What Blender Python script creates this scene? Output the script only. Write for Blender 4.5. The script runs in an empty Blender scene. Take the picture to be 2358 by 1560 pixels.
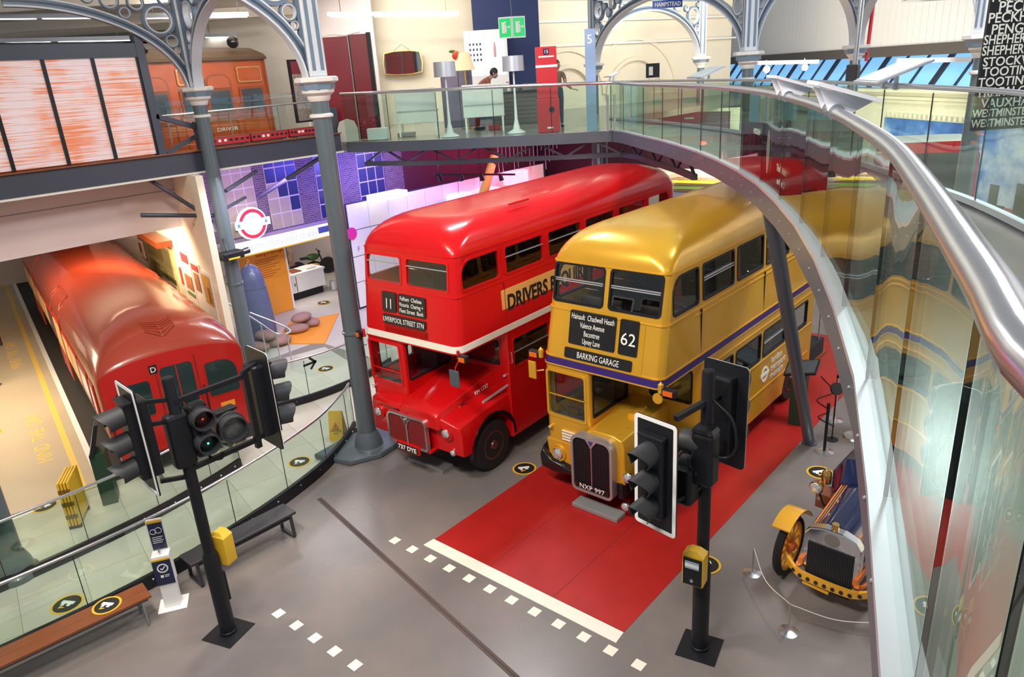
import bpy, bmesh, math, random
from mathutils import Vector, Matrix
random.seed(7)
S = bpy.context.scene
COL = S.collection
PI = math.pi
# ---------------------------------------------------------------- camera
W, H, FPX = 2358, 1560, 1676.12
YAW, PITCH, ROLL = 0.724873608, 1.22166260, -0.0653799771
CAM = Vector((6.17013252, -9.00438762, 7.09384593))
RM = Matrix.Rotation(YAW, 3, 'Z') @ Matrix.Rotation(PITCH, 3, 'X') @ Matrix.Rotation(ROLL, 3, 'Z')
cd = bpy.data.cameras.new('camera')
cam = bpy.data.objects.new('camera', cd)
COL.objects.link(cam)
cam.matrix_world = Matrix.Translation(CAM) @ RM.to_4x4()
cd.sensor_width = 36.0
cd.lens = FPX * 36.0 / W
cd.clip_start = 0.05
cd.clip_end = 300
S.camera = cam
# ---------------------------------------------------------------- world and light
wd = bpy.data.worlds.new('world')
S.world = wd
wd.use_nodes = True
bg = wd.node_tree.nodes['Background']
bg.inputs[0].default_value = (0.86, 0.93, 1.0, 1)
bg.inputs[1].default_value = 0.20
S.view_settings.view_transform = 'Standard'
S.view_settings.look = 'None'
S.view_settings.gamma = 1
S.view_settings.exposure = 0.55
S.view_settings.use_curve_mapping = False
def lamp(kind, name, loc, target, power, col=(1, 1, 1), size=1.0, size_y=None, spot=60, blend=0.6):
    d = bpy.data.lights.new(name, kind)
    d.energy = power
    d.color = col
    if kind == 'AREA':
        d.shape = 'RECTANGLE' if size_y else 'SQUARE'
        d.size = size
        if size_y: d.size_y = size_y
    else:
        d.shadow_soft_size = size
    if kind == 'SPOT':
        d.spot_size = math.radians(spot)
        d.spot_blend = blend
    o = bpy.data.objects.new(name, d)
    COL.objects.link(o)
    o.location = loc
    o.rotation_euler = (Vector(target) - Vector(loc)).to_track_quat('-Z', 'Y').to_euler()
    return o
LIGHTS = True
if LIGHTS:
    # area lamps added above the hall for overall light, then spots on the floor
    lamp('AREA', 'hall_fill', (-1.8, -7.5, 11.0), (-2.5, -1.5, 0.5), 518, (1, 0.88, 0.74), 2.4, 0.8)
    lamp('AREA', 'hall_fill', (2.6, -8.5, 11.0), (0.3, 0.0, 2), 518, (1, 0.92, 0.82), 2.4, 0.8)
    lamp('AREA', 'hall_fill', (4.2, 4.5, 11.0), (0.8, 3.0, 1.5), 460, (0.90, 0.95, 1), 3.0, 0.8)
    lamp('AREA', 'hall_fill', (-5.0, 3.0, 10.5), (-4.0, 3.0, 3), 241, (0.92, 0.95, 1), 3.0, 0.5)
    lamp('SPOT', 'hall_spot', (-4.0, -2.0, 9.5), (-1.9, -4.4, 0), 630, (1, 0.82, 0.66), 0.25, spot=38, blend=0.8)
    lamp('SPOT', 'hall_spot', (3.5, 1.5, 10.0), (2.9, -0.6, 0), 546, (0.9, 0.95, 1), 0.25, spot=34, blend=0.7)
    lamp('SPOT', 'hall_spot', (-6.5, -8.0, 9.5), (-3.6, -4.4, 0), 420, (1, 0.86, 0.70), 0.25, spot=40, blend=0.8)
    # the low exhibition rooms under the gallery
    lamp('AREA', 'train_room_light', (-14.6, -2.6, 4.9), (-14.4, -2.6, 0), 170, (1, 0.76, 0.50), 4.5, 1.6)
    lamp('AREA', 'poster_wall_light', (-13.6, -1.6, 3.6), (-14.4, 0.6, 1.8), 60, (1, 0.80, 0.52), 3.0, 0.4)
    lamp('AREA', 'platform_light', (-14.5, -6.2, 3.8), (-14.5, -5.6, 0), 182, (1, 0.86, 0.60), 6.0, 1.6)
    lamp('AREA', 'war_room_light', (-17.0, 4.4, 2.9), (-17, 4.4, 0), 90, (1, 0.93, 0.86), 3.0, 2.0)
    lamp('AREA', 'walkway_light', (-9.2, 1.0, 5.1), (-9.8, 1.2, 0), 120, (0.95, 0.93, 1.0), 3.0, 1.0)
    lamp('AREA', 'facade_blue_light', (-12.0, 5.6, 4.6), (-14, 5.4, 3.8), 60, (0.12, 0.10, 1.0), 2.4, 0.4)
    lamp('AREA', 'facade_violet_light', (-12.0, 2.2, 4.7), (-14, 2.2, 3.4), 34, (0.55, 0.35, 1.0), 1.6, 0.4)
    lamp('AREA', 'future_room_blue_light', (-12.0, 7.2, 4.6), (-13.4, 7.6, 2.6), 95, (0.42, 0.36, 1.0), 3.0, 0.8)
    lamp('AREA', 'future_room_pink_light', (-11.0, 12.0, 4.6), (-13.2, 12.0, 2.8), 110, (1.0, 0.12, 0.32), 2.5, 0.8)
    lamp('AREA', 'back_hall_light', (-3.0, 15.0, 5.1), (-4.0, 18.0, 3), 420, (1, 0.88, 0.70), 5.0, 2.0)
    # gallery level
    lamp('AREA', 'gallery_light', (-12.5, 7.0, 9.6), (-13.0, 9.5, 5.6), 153, (1, 0.93, 0.84), 5.0, 1.5)
    lamp('AREA', 'carriage_light', (-11.4, 1.0, 8.8), (-13.5, 1.2, 6.6), 55, (1, 0.86, 0.66), 3.0, 0.4)
    lamp('AREA', 'arch_light', (-6.0, 15.5, 10.5), (-9.0, 20.0, 7.5), 420, (1, 0.93, 0.80), 6.0, 2.0)
    lamp('AREA', 'mural_light', (8.5, 7.0, 9.5), (12.5, 11.0, 4.0), 800, (1, 0.98, 0.94), 5.0, 1.5)
    lamp('AREA', 'boarded_wall_fill', (1.5, 13.0, 10.3), (3.0, 18.0, 9.0), 240, (1, 0.97, 0.94), 6.0, 1.5)  # added lamp that brightens the boarded wall
    lamp('AREA', 'ceiling_fill', (-13.0, 2.0, 9.1), (-13.0, 2.2, 10.5), 110, (1, 0.90, 0.78), 5.0, 2.0)  # this pair is added to brighten the left gallery ceiling
    lamp('AREA', 'ceiling_fill', (-12.0, 9.0, 9.2), (-12.0, 9.2, 10.5), 60, (1, 0.92, 0.82), 5.0, 1.5)
# ---------------------------------------------------------------- measuring: a line of sight met with a real plane
def ray(u, v): return RM @ Vector(((u - W/2)/FPX, (H/2 - v)/FPX, -1))
def gz(u, v, z=0.0): d = ray(u, v); return CAM + d*((z - CAM.z)/d.z)
def gx(u, v, x): d = ray(u, v); return CAM + d*((x - CAM.x)/d.x)
def gy(u, v, y): d = ray(u, v); return CAM + d*((y - CAM.y)/d.y)
HD = Vector((-math.sin(YAW), math.cos(YAW), 0))
RD = Vector((math.cos(YAW), math.sin(YAW), 0))
def gd(u, v, D): d = ray(u, v); return CAM + d*(D/d.dot(HD))
def fr(D, s, z): p = CAM + HD*D + RD*s; return Vector((p.x, p.y, z))
def sz(u, v, D): p = gd(u, v, D); return (p - CAM).dot(RD), p.z
# ---------------------------------------------------------------- materials
MATS = {}
def mat(name, col, rough=0.5, metal=0.0, coat=0.0, var=0.06, scale=6.0, bump=0.0, bscale=40.0, emit=None, estr=0.0, spec=0.5):
    if name in MATS: return MATS[name]
    m = bpy.data.materials.new(name)
    m.use_nodes = True
    nt = m.node_tree
    b = nt.nodes['Principled BSDF']
    b.inputs['Roughness'].default_value = rough
    b.inputs['Metallic'].default_value = metal
    b.inputs['Coat Weight'].default_value = coat
    b.inputs['Coat Roughness'].default_value = 0.06
    b.inputs['Specular IOR Level'].default_value = spec
    c = (col[0], col[1], col[2], 1)
    if var > 0:
        tc = nt.nodes.new('ShaderNodeTexCoord')
        n = nt.nodes.new('ShaderNodeTexNoise')
        n.inputs['Scale'].default_value = scale
        n.inputs['Detail'].default_value = 4
        nt.links.new(tc.outputs['Object'], n.inputs['Vector'])
        r = nt.nodes.new('ShaderNodeMix')
        r.data_type = 'RGBA'
        r.inputs[6].default_value = (c[0]*(1-var), c[1]*(1-var), c[2]*(1-var), 1)
        r.inputs[7].default_value = (min(1, c[0]*(1+var)), min(1, c[1]*(1+var)), min(1, c[2]*(1+var)), 1)
        nt.links.new(n.outputs['Fac'], r.inputs[0])
        nt.links.new(r.outputs[2], b.inputs['Base Color'])
    else:
        b.inputs['Base Color'].default_value = c
    if bump > 0:
        tc = nt.nodes.new('ShaderNodeTexCoord')
        n2 = nt.nodes.new('ShaderNodeTexNoise')
        n2.inputs['Scale'].default_value = bscale
        n2.inputs['Detail'].default_value = 3
        nt.links.new(tc.outputs['Object'], n2.inputs['Vector'])
        bp = nt.nodes.new('ShaderNodeBump')
        bp.inputs['Strength'].default_value = bump
        bp.inputs['Distance'].default_value = 0.02
        nt.links.new(n2.outputs['Fac'], bp.inputs['Height'])
        nt.links.new(bp.outputs['Normal'], b.inputs['Normal'])
    if emit:
        b.inputs['Emission Color'].default_value = (emit[0], emit[1], emit[2], 1)
        b.inputs['Emission Strength'].default_value = estr
    MATS[name] = m
    return m
def glassmat(name, tint, rough=0.0, base=0.04, bumpy=0.0):
    m = bpy.data.materials.new(name)
    m.use_nodes = True
    nt = m.node_tree
    for n in list(nt.nodes): nt.nodes.remove(n)
    out = nt.nodes.new('ShaderNodeOutputMaterial')
    mx = nt.nodes.new('ShaderNodeMixShader')
    tr = nt.nodes.new('ShaderNodeBsdfTransparent')
    tr.inputs[0].default_value = (tint[0], tint[1], tint[2], 1)
    gl = nt.nodes.new('ShaderNodeBsdfGlossy')
    gl.inputs['Roughness'].default_value = rough
    gl.inputs['Color'].default_value = (0.95, 1, 0.98, 1)
    lw = nt.nodes.new('ShaderNodeLayerWeight')
    lw.inputs[0].default_value = 0.5
    pw = nt.nodes.new('ShaderNodeMath'); pw.operation = 'POWER'; pw.inputs[1].default_value = 5
    ma = nt.nodes.new('ShaderNodeMath'); ma.operation = 'MULTIPLY_ADD'
    ma.inputs[1].default_value = 1 - base; ma.inputs[2].default_value = base
    L = nt.links.new
    L(lw.outputs['Facing'], pw.inputs[0]); L(pw.outputs[0], ma.inputs[0]); L(ma.outputs[0], mx.inputs[0])
    if bumpy > 0:
        tc = nt.nodes.new('ShaderNodeTexCoord')
        mp = nt.nodes.new('ShaderNodeMapping'); mp.inputs['Scale'].default_value = (1, 1, 0.6)
        nz = nt.nodes.new('ShaderNodeTexNoise'); nz.inputs['Scale'].default_value = 2.2; nz.inputs['Detail'].default_value = 1
        bp = nt.nodes.new('ShaderNodeBump'); bp.inputs['Strength'].default_value = bumpy; bp.inputs['Distance'].default_value = 0.02
        L(tc.outputs['Object'], mp.inputs[0]); L(mp.outputs[0], nz.inputs['Vector']); L(nz.outputs['Fac'], bp.inputs['Height']); L(bp.outputs[0], gl.inputs['Normal'])
    L(tr.outputs[0], mx.inputs[1]); L(gl.outputs[0], mx.inputs[2]); L(mx.outputs[0], out.inputs[0])
    MATS[name] = m
    return m
K = dict(
 red=mat('bus_red', (0.62, 0.005, 0.007), 0.24, 0, 0.18, 0.05, 3, spec=0.4),
 redshade=mat('bus_red_shaded', (0.40, 0.012, 0.02), 0.20, 0, 0.6, 0.10, 2),  # unused; the roof's duller, pinkish light put into the red
 gold=mat('bus_gold', (0.75, 0.40, 0.030), 0.30, 0.35, 0.3, 0.08, 3),
 goldreflect=mat('bus_gold_reflection', (0.52, 0.33, 0.07), 0.26, 0.5, 0.4, 0.16, 1.2),  # unused; reflections on the roof put into the gold
 purple=mat('band_purple', (0.035, 0.012, 0.16), 0.4),
 cream=mat('band_cream', (0.86, 0.82, 0.72), 0.4),
 black=mat('gloss_black', (0.008, 0.008, 0.010), 0.25, 0, 0.3),
 satin=mat('satin_black', (0.010, 0.011, 0.015), 0.42, spec=0.35),
 matt=mat('matt_black', (0.02, 0.02, 0.024), 0.75),
 rubber=mat('tyre_rubber', (0.012, 0.012, 0.013), 0.7, 0, 0, 0.15, 20, 0.2, 60),
 chrome=mat('chrome', (0.82, 0.83, 0.86), 0.12, 1.0, 0, 0.03),
 steel=mat('brushed_steel', (0.60, 0.61, 0.64), 0.24, 0.9, 0, 0.05, 12),
 alu=mat('aluminium', (0.72, 0.74, 0.80), 0.38, 0.8, 0, 0.04),
 gun=mat('gunmetal_paint', (0.075, 0.09, 0.115), 0.4, 0, 0.15, 0.08),
 beam=mat('beam_paint', (0.045, 0.05, 0.075), 0.45, 0, 0.1, 0.08),
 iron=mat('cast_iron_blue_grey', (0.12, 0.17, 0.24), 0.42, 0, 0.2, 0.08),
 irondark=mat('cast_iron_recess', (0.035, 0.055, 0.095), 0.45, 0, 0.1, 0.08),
 ironlight=mat('cast_iron_pale', (0.50, 0.53, 0.58), 0.45, 0, 0.1, 0.06),  # paler grey of rib edges, piers and ring beads
 stonecap=mat('painted_capital', (0.62, 0.60, 0.58), 0.5, 0, 0, 0.05),
 white=mat('white_paint', (0.85, 0.85, 0.85), 0.45, 0, 0, 0.03),
 offwhite=mat('offwhite_paint', (0.72, 0.68, 0.62), 0.6, 0, 0, 0.05),
 creamwall=mat('cream_wall', (0.80, 0.74, 0.60), 0.7, 0, 0, 0.05, 2),
 pinkwall=mat('pale_plaster', (0.70, 0.62, 0.63), 0.7, 0, 0, 0.05, 2),
 navy=mat('navy_wall', (0.012, 0.03, 0.13), 0.6, 0, 0, 0.06, 2),
 maroon=mat('maroon_laminate', (0.22, 0.012, 0.025), 0.35, 0, 0.2, 0.06, 2),
 yellow=mat('safety_yellow', (0.78, 0.47, 0.03), 0.4, 0, 0.1, 0.05),
 yellowline=mat('line_yellow', (0.80, 0.56, 0.12), 0.6),
 orange=mat('exhibit_orange', (0.85, 0.32, 0.03), 0.55),
 adorange=mat('advert_orange', (0.85, 0.42, 0.11), 0.5),
 navypaint=mat('coach_navy', (0.010, 0.016, 0.06), 0.18, 0, 0.8),
 coachorange=mat('coach_orange', (0.85, 0.20, 0.015), 0.3, 0, 0.5),
 coachyellow=mat('coach_yellow', (0.85, 0.42, 0.03), 0.3, 0, 0.5),
 wood=mat('varnished_wood', (0.22, 0.06, 0.018), 0.35, 0, 0.3, 0.25, 5),
 teak=mat('carriage_teak', (0.42, 0.075, 0.010), 0.3, 0, 0.5, 0.2, 3),
 teakdark=mat('carriage_teak_dark', (0.27, 0.055, 0.01), 0.35, 0, 0.4, 0.2, 3),
 brass=mat('brass', (0.75, 0.50, 0.16), 0.25, 1.0),
 trainred=mat('tube_train_red', (0.34, 0.042, 0.018), 0.28, 0, 0.5, 0.12, 1.6),
 trainface=mat('tube_train_face_red', (0.48, 0.010, 0.008), 0.28, 0, 0.2, 0.06, 2),
 dark=mat('dark_interior', (0.03, 0.026, 0.026), 0.7),
 seat=mat('seat_moquette', (0.05, 0.035, 0.03), 0.85, 0, 0, 0.3, 30),
 seatgrey=mat('seat_moquette_grey', (0.06, 0.06, 0.075), 0.8, 0, 0, 0.3, 30),
 maroonhub=mat('hub_maroon', (0.10, 0.012, 0.014), 0.35, 0, 0.3),
 lens=mat('lamp_glass', (0.75, 0.78, 0.80), 0.08, 0.6, 0.5),
 amber=mat('amber_lens', (0.75, 0.14, 0.01), 0.25),
 grey=mat('mid_grey', (0.20, 0.21, 0.22), 0.5),
 green=mat('dark_green_paint', (0.012, 0.045, 0.025), 0.5),
 blind=mat('blind_black', (0.010, 0.011, 0.013), 0.35, 0, 0.2),
 ink=mat('blind_white', (0.85, 0.86, 0.82), 0.6, 0, 0, 0),
 blackink=mat('black_ink', (0.012, 0.01, 0.01), 0.6, 0, 0, 0),
 skin=mat('skin', (0.45, 0.23, 0.16), 0.55),
 hair=mat('dark_hair', (0.015, 0.011, 0.01), 0.6),
 shirt=mat('rust_shirt', (0.30, 0.085, 0.06), 0.8),
 trousers=mat('red_trousers', (0.32, 0.03, 0.035), 0.8),
 mask=mat('face_mask', (0.16, 0.20, 0.28), 0.8),
 jean=mat('denim', (0.04, 0.06, 0.12), 0.8),
)
G_RAIL = glassmat('balustrade_glass', (0.87, 0.955, 0.905), 0.0, 0.07, 0.03)
G_WIN = glassmat('window_glass', (0.93, 0.96, 0.95), 0.0, 0.05)
G_DARK = glassmat('tinted_glass', (0.35, 0.42, 0.42), 0.0, 0.06)
# ---------------------------------------------------------------- mesh helpers
def unit(v):
    v = Vector(v); return v.normalized()
class MB:
    def __init__(s): s.v = []; s.f = []
    def add(s, vs, fs):
        n = len(s.v); s.v += [tuple(p) for p in vs]; s.f += [tuple(i + n for i in f) for f in fs]; return s
    def box(s, x0, x1, y0, y1, z0, z1):
        vs = [(x, y, z) for z in (z0, z1) for y in (y0, y1) for x in (x0, x1)]
        return s.add(vs, [(0,2,3,1),(4,5,7,6),(0,1,5,4),(2,6,7,3),(0,4,6,2),(1,3,7,5)])
    def obox(s, c, ax, ay, az):     # oriented box: centre and three half-axes
        c, ax, ay, az = Vector(c), Vector(ax), Vector(ay), Vector(az)
        vs = [c + ax*i + ay*j + az*k for k in (-1,1) for j in (-1,1) for i in (-1,1)]
        return s.add(vs, [(0,2,3,1),(4,5,7,6),(0,1,5,4),(2,6,7,3),(0,4,6,2),(1,3,7,5)])
    def bar(s, p0, p1, w, h, up=(0,0,1)):
        p0, p1 = Vector(p0), Vector(p1); d = p1 - p0; t = d.normalized()
        a = t.cross(Vector(up))
        if a.length < 1e-4: a = t.cross(Vector((0,1,0)))
        a.normalize(); b = a.cross(t)
        return s.obox((p0+p1)/2, d/2, a*w/2, b*h/2)
    def loops(s, L, closed=True, cap=True, ring=False):
        n = len(L[0]); base = len(s.v); vs = [tuple(p) for l in L for p in l]; fs = []
        m = n if closed else n-1
        R = len(L) if ring else len(L)-1
        for k in range(R):
            k2 = (k+1) % len(L)
            for i in range(m):
                j = (i+1) % n
                fs.append((k*n+i, k*n+j, k2*n+j, k2*n+i))
        if cap and closed and not ring:
            fs.append(tuple(range(n-1, -1, -1))); fs.append(tuple((len(L)-1)*n+i for i in range(n)))
        return s.add(vs, fs)
    def prism(s, poly, z0, z1):
        return s.loops([[(x,y,z0) for x,y in poly], [(x,y,z1) for x,y in poly]])
    def xprism(s, poly, x0, x1):    # poly in (y,z)
        return s.loops([[(x0,y,z) for y,z in poly], [(x1,y,z) for y,z in poly]])
    def yprism(s, poly, y0, y1):    # poly in (x,z)
        return s.loops([[(x,y0,z) for x,z in poly], [(x,y1,z) for x,z in poly]])
    def tube(s, path, r, n=8, closed=False):
        path = [Vector(p) for p in path]; L = []
        k = len(path)
        t0 = (path[1]-path[0]).normalized()
        a = t0.cross(Vector((0,0,1)))
        if a.length < 1e-3: a = t0.cross(Vector((0,1,0)))
        a.normalize()
        for i, p in enumerate(path):
            if closed: t = path[(i+1)%k] - path[i-1]
            else: t = path[min(i+1,k-1)] - path[max(i-1,0)]
            t.normalize()
            a = (a - t*a.dot(t))
            if a.length < 1e-4: a = t.cross(Vector((0.3,0.9,0.2)))
            a.normalize(); b = t.cross(a)
            rr = r[i] if isinstance(r, (list,tuple)) else r
            L.append([p + a*(rr*math.cos(2*PI*j/n)) + b*(rr*math.sin(2*PI*j/n)) for j in range(n)])
        return s.loops(L, True, True, closed)
    def cyl(s, p0, p1, r0, r1=None, n=16): return s.tube([p0, p1], [r0, r0 if r1 is None else r1], n)
    def lathe(s, prof, c=(0,0,0), n=24, axis='z'):
        L = []
        for r, h in prof:
            l = []
            for j in range(n):
                a = 2*PI*j/n; x, y = r*math.cos(a), r*math.sin(a)
                q = (x,y,h) if axis == 'z' else ((h,x,y) if axis == 'x' else (x,h,-y))
                l.append((c[0]+q[0], c[1]+q[1], c[2]+q[2]))
            L.append(l)
        return s.loops(L)
    def sphere(s, c, r, n=12, m=8, sc=(1,1,1)):
        prof = [(max(1e-4, r*math.sin(PI*i/m)), -r*math.cos(PI*i/m)) for i in range(m+1)]
        k = len(s.v); s.lathe(prof, (0,0,0), n)
        for i in range(k, len(s.v)):
            p = s.v[i]; s.v[i] = (c[0]+p[0]*sc[0], c[1]+p[1]*sc[1], c[2]+p[2]*sc[2])
        return s
    def xf(s, M, k=0):
        for i in range(k, len(s.v)): s.v[i] = tuple(M @ Vector(s.v[i]))
        return s
    def mesh(s, name):
        me = bpy.data.meshes.new(name); me.from_pydata(s.v, [], s.f)
        bm = bmesh.new(); bm.from_mesh(me); bmesh.ops.recalc_face_normals(bm, faces=bm.faces); bm.to_mesh(me); bm.free()
        return me
    def build(s, name, m, parent=None, smooth=0, bevel=0, loc=None, label=None, seg=2):
        me = s.mesh(name)
        return place(name, me, m, parent, smooth, bevel, loc, label, seg)
def place(name, me, m, parent=None, smooth=0, bevel=0, loc=None, label=None, seg=2):
    if m is not None and not me.materials: me.materials.append(m)
    if smooth:
        me.polygons.foreach_set('use_smooth', [True]*len(me.polygons))
        me.set_sharp_from_angle(angle=math.radians(smooth))
    o = bpy.data.objects.new(name, me); COL.objects.link(o)
    if parent: o.parent = parent
    if loc is not None: o.location = loc
    if bevel:
        b = o.modifiers.new('bevel', 'BEVEL'); b.width = bevel; b.segments = seg; b.limit_method = 'ANGLE'; b.angle_limit = math.radians(40)
    if label: o['label'] = label
    return o
def thing(name, label, cat, loc=(0,0,0), rz=0.0, group=None):
    o = bpy.data.objects.new(name, None); COL.objects.link(o); o.empty_display_size = 0.2
    o.location = loc; o.rotation_euler = (0,0,rz); o['label'] = label; o['category'] = cat
    if group: o['group'] = group
    return o
def tag(o, label, cat, group=None, kind=None):
    if label: o['label'] = label
    if cat: o['category'] = cat
    if group: o['group'] = group
    if kind: o['kind'] = kind
    return o
def struct(o, label=None):
    o['kind'] = 'structure'
    if label: o['label'] = label
    return o
def copytree(o, parent=None, loc=None, rz=None, label=None):
    c = o.copy(); COL.objects.link(c); c.parent = parent
    if loc is not None: c.location = loc
    if rz is not None: c.rotation_euler = (0,0,rz)
    if label: c['label'] = label
    for ch in list(o.children): copytree(ch, c)
    return c
def rrect(a0, a1, b0, b1, r, n=5):
    r = [r]*4 if not isinstance(r, (list,tuple)) else r   # corners: (a0,b0) (a1,b0) (a1,b1) (a0,b1)
    P = []
    for k, (cx, cy, st, rr) in enumerate(((a0+r[0], b0+r[0], PI, r[0]), (a1-r[1], b0+r[1], 1.5*PI, r[1]), (a1-r[2], b1-r[2], 0, r[2]), (a0+r[3], b1-r[3], 0.5*PI, r[3]))):
        for i in range(n+1):
            t = st + 0.5*PI*i/n; P.append((cx+rr*math.cos(t), cy+rr*math.sin(t)))
    return P
def text(s, size, m, parent, origin, right, up, name='lettering', depth=0.004, align='LEFT', sx=1.0, bold=0.0, fit=None):
    cu = bpy.data.curves.new('t', 'FONT'); cu.body = s; cu.size = size; cu.extrude = depth; cu.align_x = align; cu.offset = bold; cu.resolution_u = 3
    ob = bpy.data.objects.new('t', cu)
    me = bpy.data.meshes.new_from_object(ob)
    bpy.data.objects.remove(ob); bpy.data.curves.remove(cu)
    r, u = unit(right), unit(up); nrm = r.cross(u); O = Vector(origin)
    if fit:
        xs = [v.co.x for v in me.vertices]; wdt = max(xs) - min(xs)
        if wdt > 0: sx = fit/wdt
    for v in me.vertices:
        c = v.co; v.co = O + r*(c.x*sx) + u*c.y + nrm*c.z
    me.name = name
    return place(name, me, m, parent)
def crv(pts, n=8, closed=False):   # Catmull-Rom
    P = [Vector(p) for p in pts]; out = []
    K_ = len(P)
    for i in range(K_ if closed else K_-1):
        p1, p2 = P[i], P[(i+1)%K_]
        p0 = P[i-1] if (i > 0 or closed) else p1*2-p2
        p3 = P[(i+2)%K_] if (i+2 < K_ or closed) else p2*2-p1
        for k in range(n):
            t = k/n
            out.append(0.5*((2*p1)+(p2-p0)*t+(2*p0-5*p1+4*p2-p3)*t*t+(3*p1-p0-3*p2+p3)*t**3))
    if not closed: out.append(P[-1])
    return out
def boolean_cut(mb, cut, name):
    a = mb.mesh(name); b = cut.mesh('cutter')
    oa = bpy.data.objects.new(name, a); ob = bpy.data.objects.new('cutter', b)
    COL.objects.link(oa); COL.objects.link(ob)
    md = oa.modifiers.new('cut', 'BOOLEAN'); md.object = ob; md.operation = 'DIFFERENCE'; md.solver = 'EXACT'
    dg = bpy.context.evaluated_depsgraph_get(); dg.update()
    me = bpy.data.meshes.new_from_object(oa.evaluated_get(dg))
    bpy.data.objects.remove(oa); bpy.data.objects.remove(ob); bpy.data.meshes.remove(a); bpy.data.meshes.remove(b)
    me.name = name
    return me
# ================================================================ structure
def gdist(u, v, D): d = ray(u, v); return CAM + d*(D/math.hypot(d.x, d.y))
# floor resin with worn cloudy patches
def floormat(name, c1, c2, rough, sc=0.35):
    m = bpy.data.materials.new(name); m.use_nodes = True; nt = m.node_tree; b = nt.nodes['Principled BSDF']; L = nt.links.new
    tc = nt.nodes.new('ShaderNodeTexCoord'); n = nt.nodes.new('ShaderNodeTexNoise'); n.inputs['Scale'].default_value = sc; n.inputs['Detail'].default_value = 5; n.inputs['Roughness'].default_value = 0.6
    L(tc.outputs['Object'], n.inputs['Vector'])
    cr = nt.nodes.new('ShaderNodeValToRGB'); cr.color_ramp.elements[0].position = 0.35; cr.color_ramp.elements[1].position = 0.68
    cr.color_ramp.elements[0].color = (*c1, 1); cr.color_ramp.elements[1].color = (*c2, 1)
    L(n.outputs['Fac'], cr.inputs[0]); L(cr.outputs[0], b.inputs['Base Color'])
    n2 = nt.nodes.new('ShaderNodeTexNoise'); n2.inputs['Scale'].default_value = 1.6; n2.inputs['Detail'].default_value = 2; L(tc.outputs['Object'], n2.inputs['Vector'])
    mr = nt.nodes.new('ShaderNodeMapRange'); mr.inputs[3].default_value = rough*0.94; mr.inputs[4].default_value = rough*1.06; L(n2.outputs['Fac'], mr.inputs[0]); L(mr.outputs[0], b.inputs['Roughness'])
    b.inputs['Specular IOR Level'].default_value = 0.4
    return m
M_FLOOR = floormat('resin_floor', (0.165,0.15,0.152), (0.235,0.203,0.188), 0.27)
M_TILE = floormat('stone_tile', (0.52,0.49,0.42), (0.60,0.57,0.50), 0.42, 0.8)
M_PLAT = floormat('platform_concrete', (0.50,0.42,0.30), (0.58,0.49,0.36), 0.35)
M_GALF = floormat('gallery_floor', (0.26,0.25,0.235), (0.33,0.32,0.29), 0.22)
M_CARPET = floormat('red_vinyl', (0.36,0.012,0.010), (0.44,0.016,0.013), 0.42, 1.2)
NEAR = [(-4.9,-11.5),(-4.66,-9.2),(-4.5,-7.9),(-4.38,-6.8),(-4.34,-5.7),(-4.45,-4.5),(-4.67,-3.3),(-4.92,-2.4),(-5.32,-1.5),(-5.9,-0.68)]
FAR = [(-6.45,-9.5),(-6.3,-8.0),(-6.22,-6.5),(-6.2,-5.4),(-6.32,-4.2),(-6.62,-3.0)]
nearc = [(p.x, p.y) for p in crv([(x,y,0) for x,y in NEAR], 4)]
struct(MB().box(-40,20,-16,45,-0.30,-0.02).build('floor_base', M_TILE))
struct(MB().prism([(14,-14),(14,14),(-6.6,14),(-6.6,0.2)]+list(reversed(nearc))+[(-4.9,-14)], -0.02, 0.012).build('floor', M_FLOOR), 'grey resin hall floor')
fl = bpy.data.objects['floor']
MB().bar((-4.29,-2.79,0.014),(2.8,-4.13,0.014),0.09,0.006).build('drain_strip', mat('drain_brown',(0.09,0.06,0.055),0.6), fl)
MB().bar((-4.29,-2.79,0.016),(2.8,-4.13,0.016),0.02,0.006).build('drain_slot', mat('drain_dark',(0.05,0.03,0.03),0.6), fl)
# tiles of the walkway, each laid with a joint
TR = math.radians(-12.7); tc_, ts_ = math.cos(TR), math.sin(TR)
fw = MB().box(-11.6,-4.0,-13,2.4,-0.02,-0.004).build('floor_walkway', mat('grout',(0.25,0.23,0.2),0.8)); struct(fw, 'pale tiled walkway floor')
tile = MB().box(-0.447,0.447,-0.447,0.447,-0.004,0.004).mesh('tile')
TO, TX, TY = Vector((-7.67,-3.43,0)), Vector((0.2201,0.9755,0)), Vector((-0.9755,0.2201,0))
for i in range(-14, 10):
    for j in range(-14, 12):
        x, y = -6.2 + 0.9*(i*tc_-j*ts_), -3.0 + 0.9*(i*ts_+j*tc_)
        if -11.4 < x < -4.2 and -12.5 < y < 2.0:
            d = Vector((x,y,0)) - TO; lx, ly = d.dot(TX), d.dot(TY)
            if ly > 0.9 and lx < 1.7: continue
            if y < -4 and x > -4.0: continue
            o = place('tile', tile, M_TILE, fw, 0, 0, (x,y,0)); o.rotation_euler = (0,0,TR)
def trl(x, y, z=0): p = TO + TX*x + TY*y; return Vector((p.x,p.y,z))
def trprism(x0,x1,y0,y1,z0,z1): return MB().prism([trl(x,y)[:2] for x,y in ((x0,y0),(x1,y0),(x1,y1),(x0,y1))], z0, z1)
struct(trprism(-12,-1.62,0.3,22,-0.02,0.02).build('floor_platform', M_PLAT), 'cream station platform')
pf = bpy.data.objects['floor_platform']
trprism(-1.74,-1.62,0.3,22,0.02,0.024).build('edge_line', K['white'], pf); trprism(-2.05,-1.93,0.3,22,0.02,0.024).build('yellow_line', K['yellowline'], pf)
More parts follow.
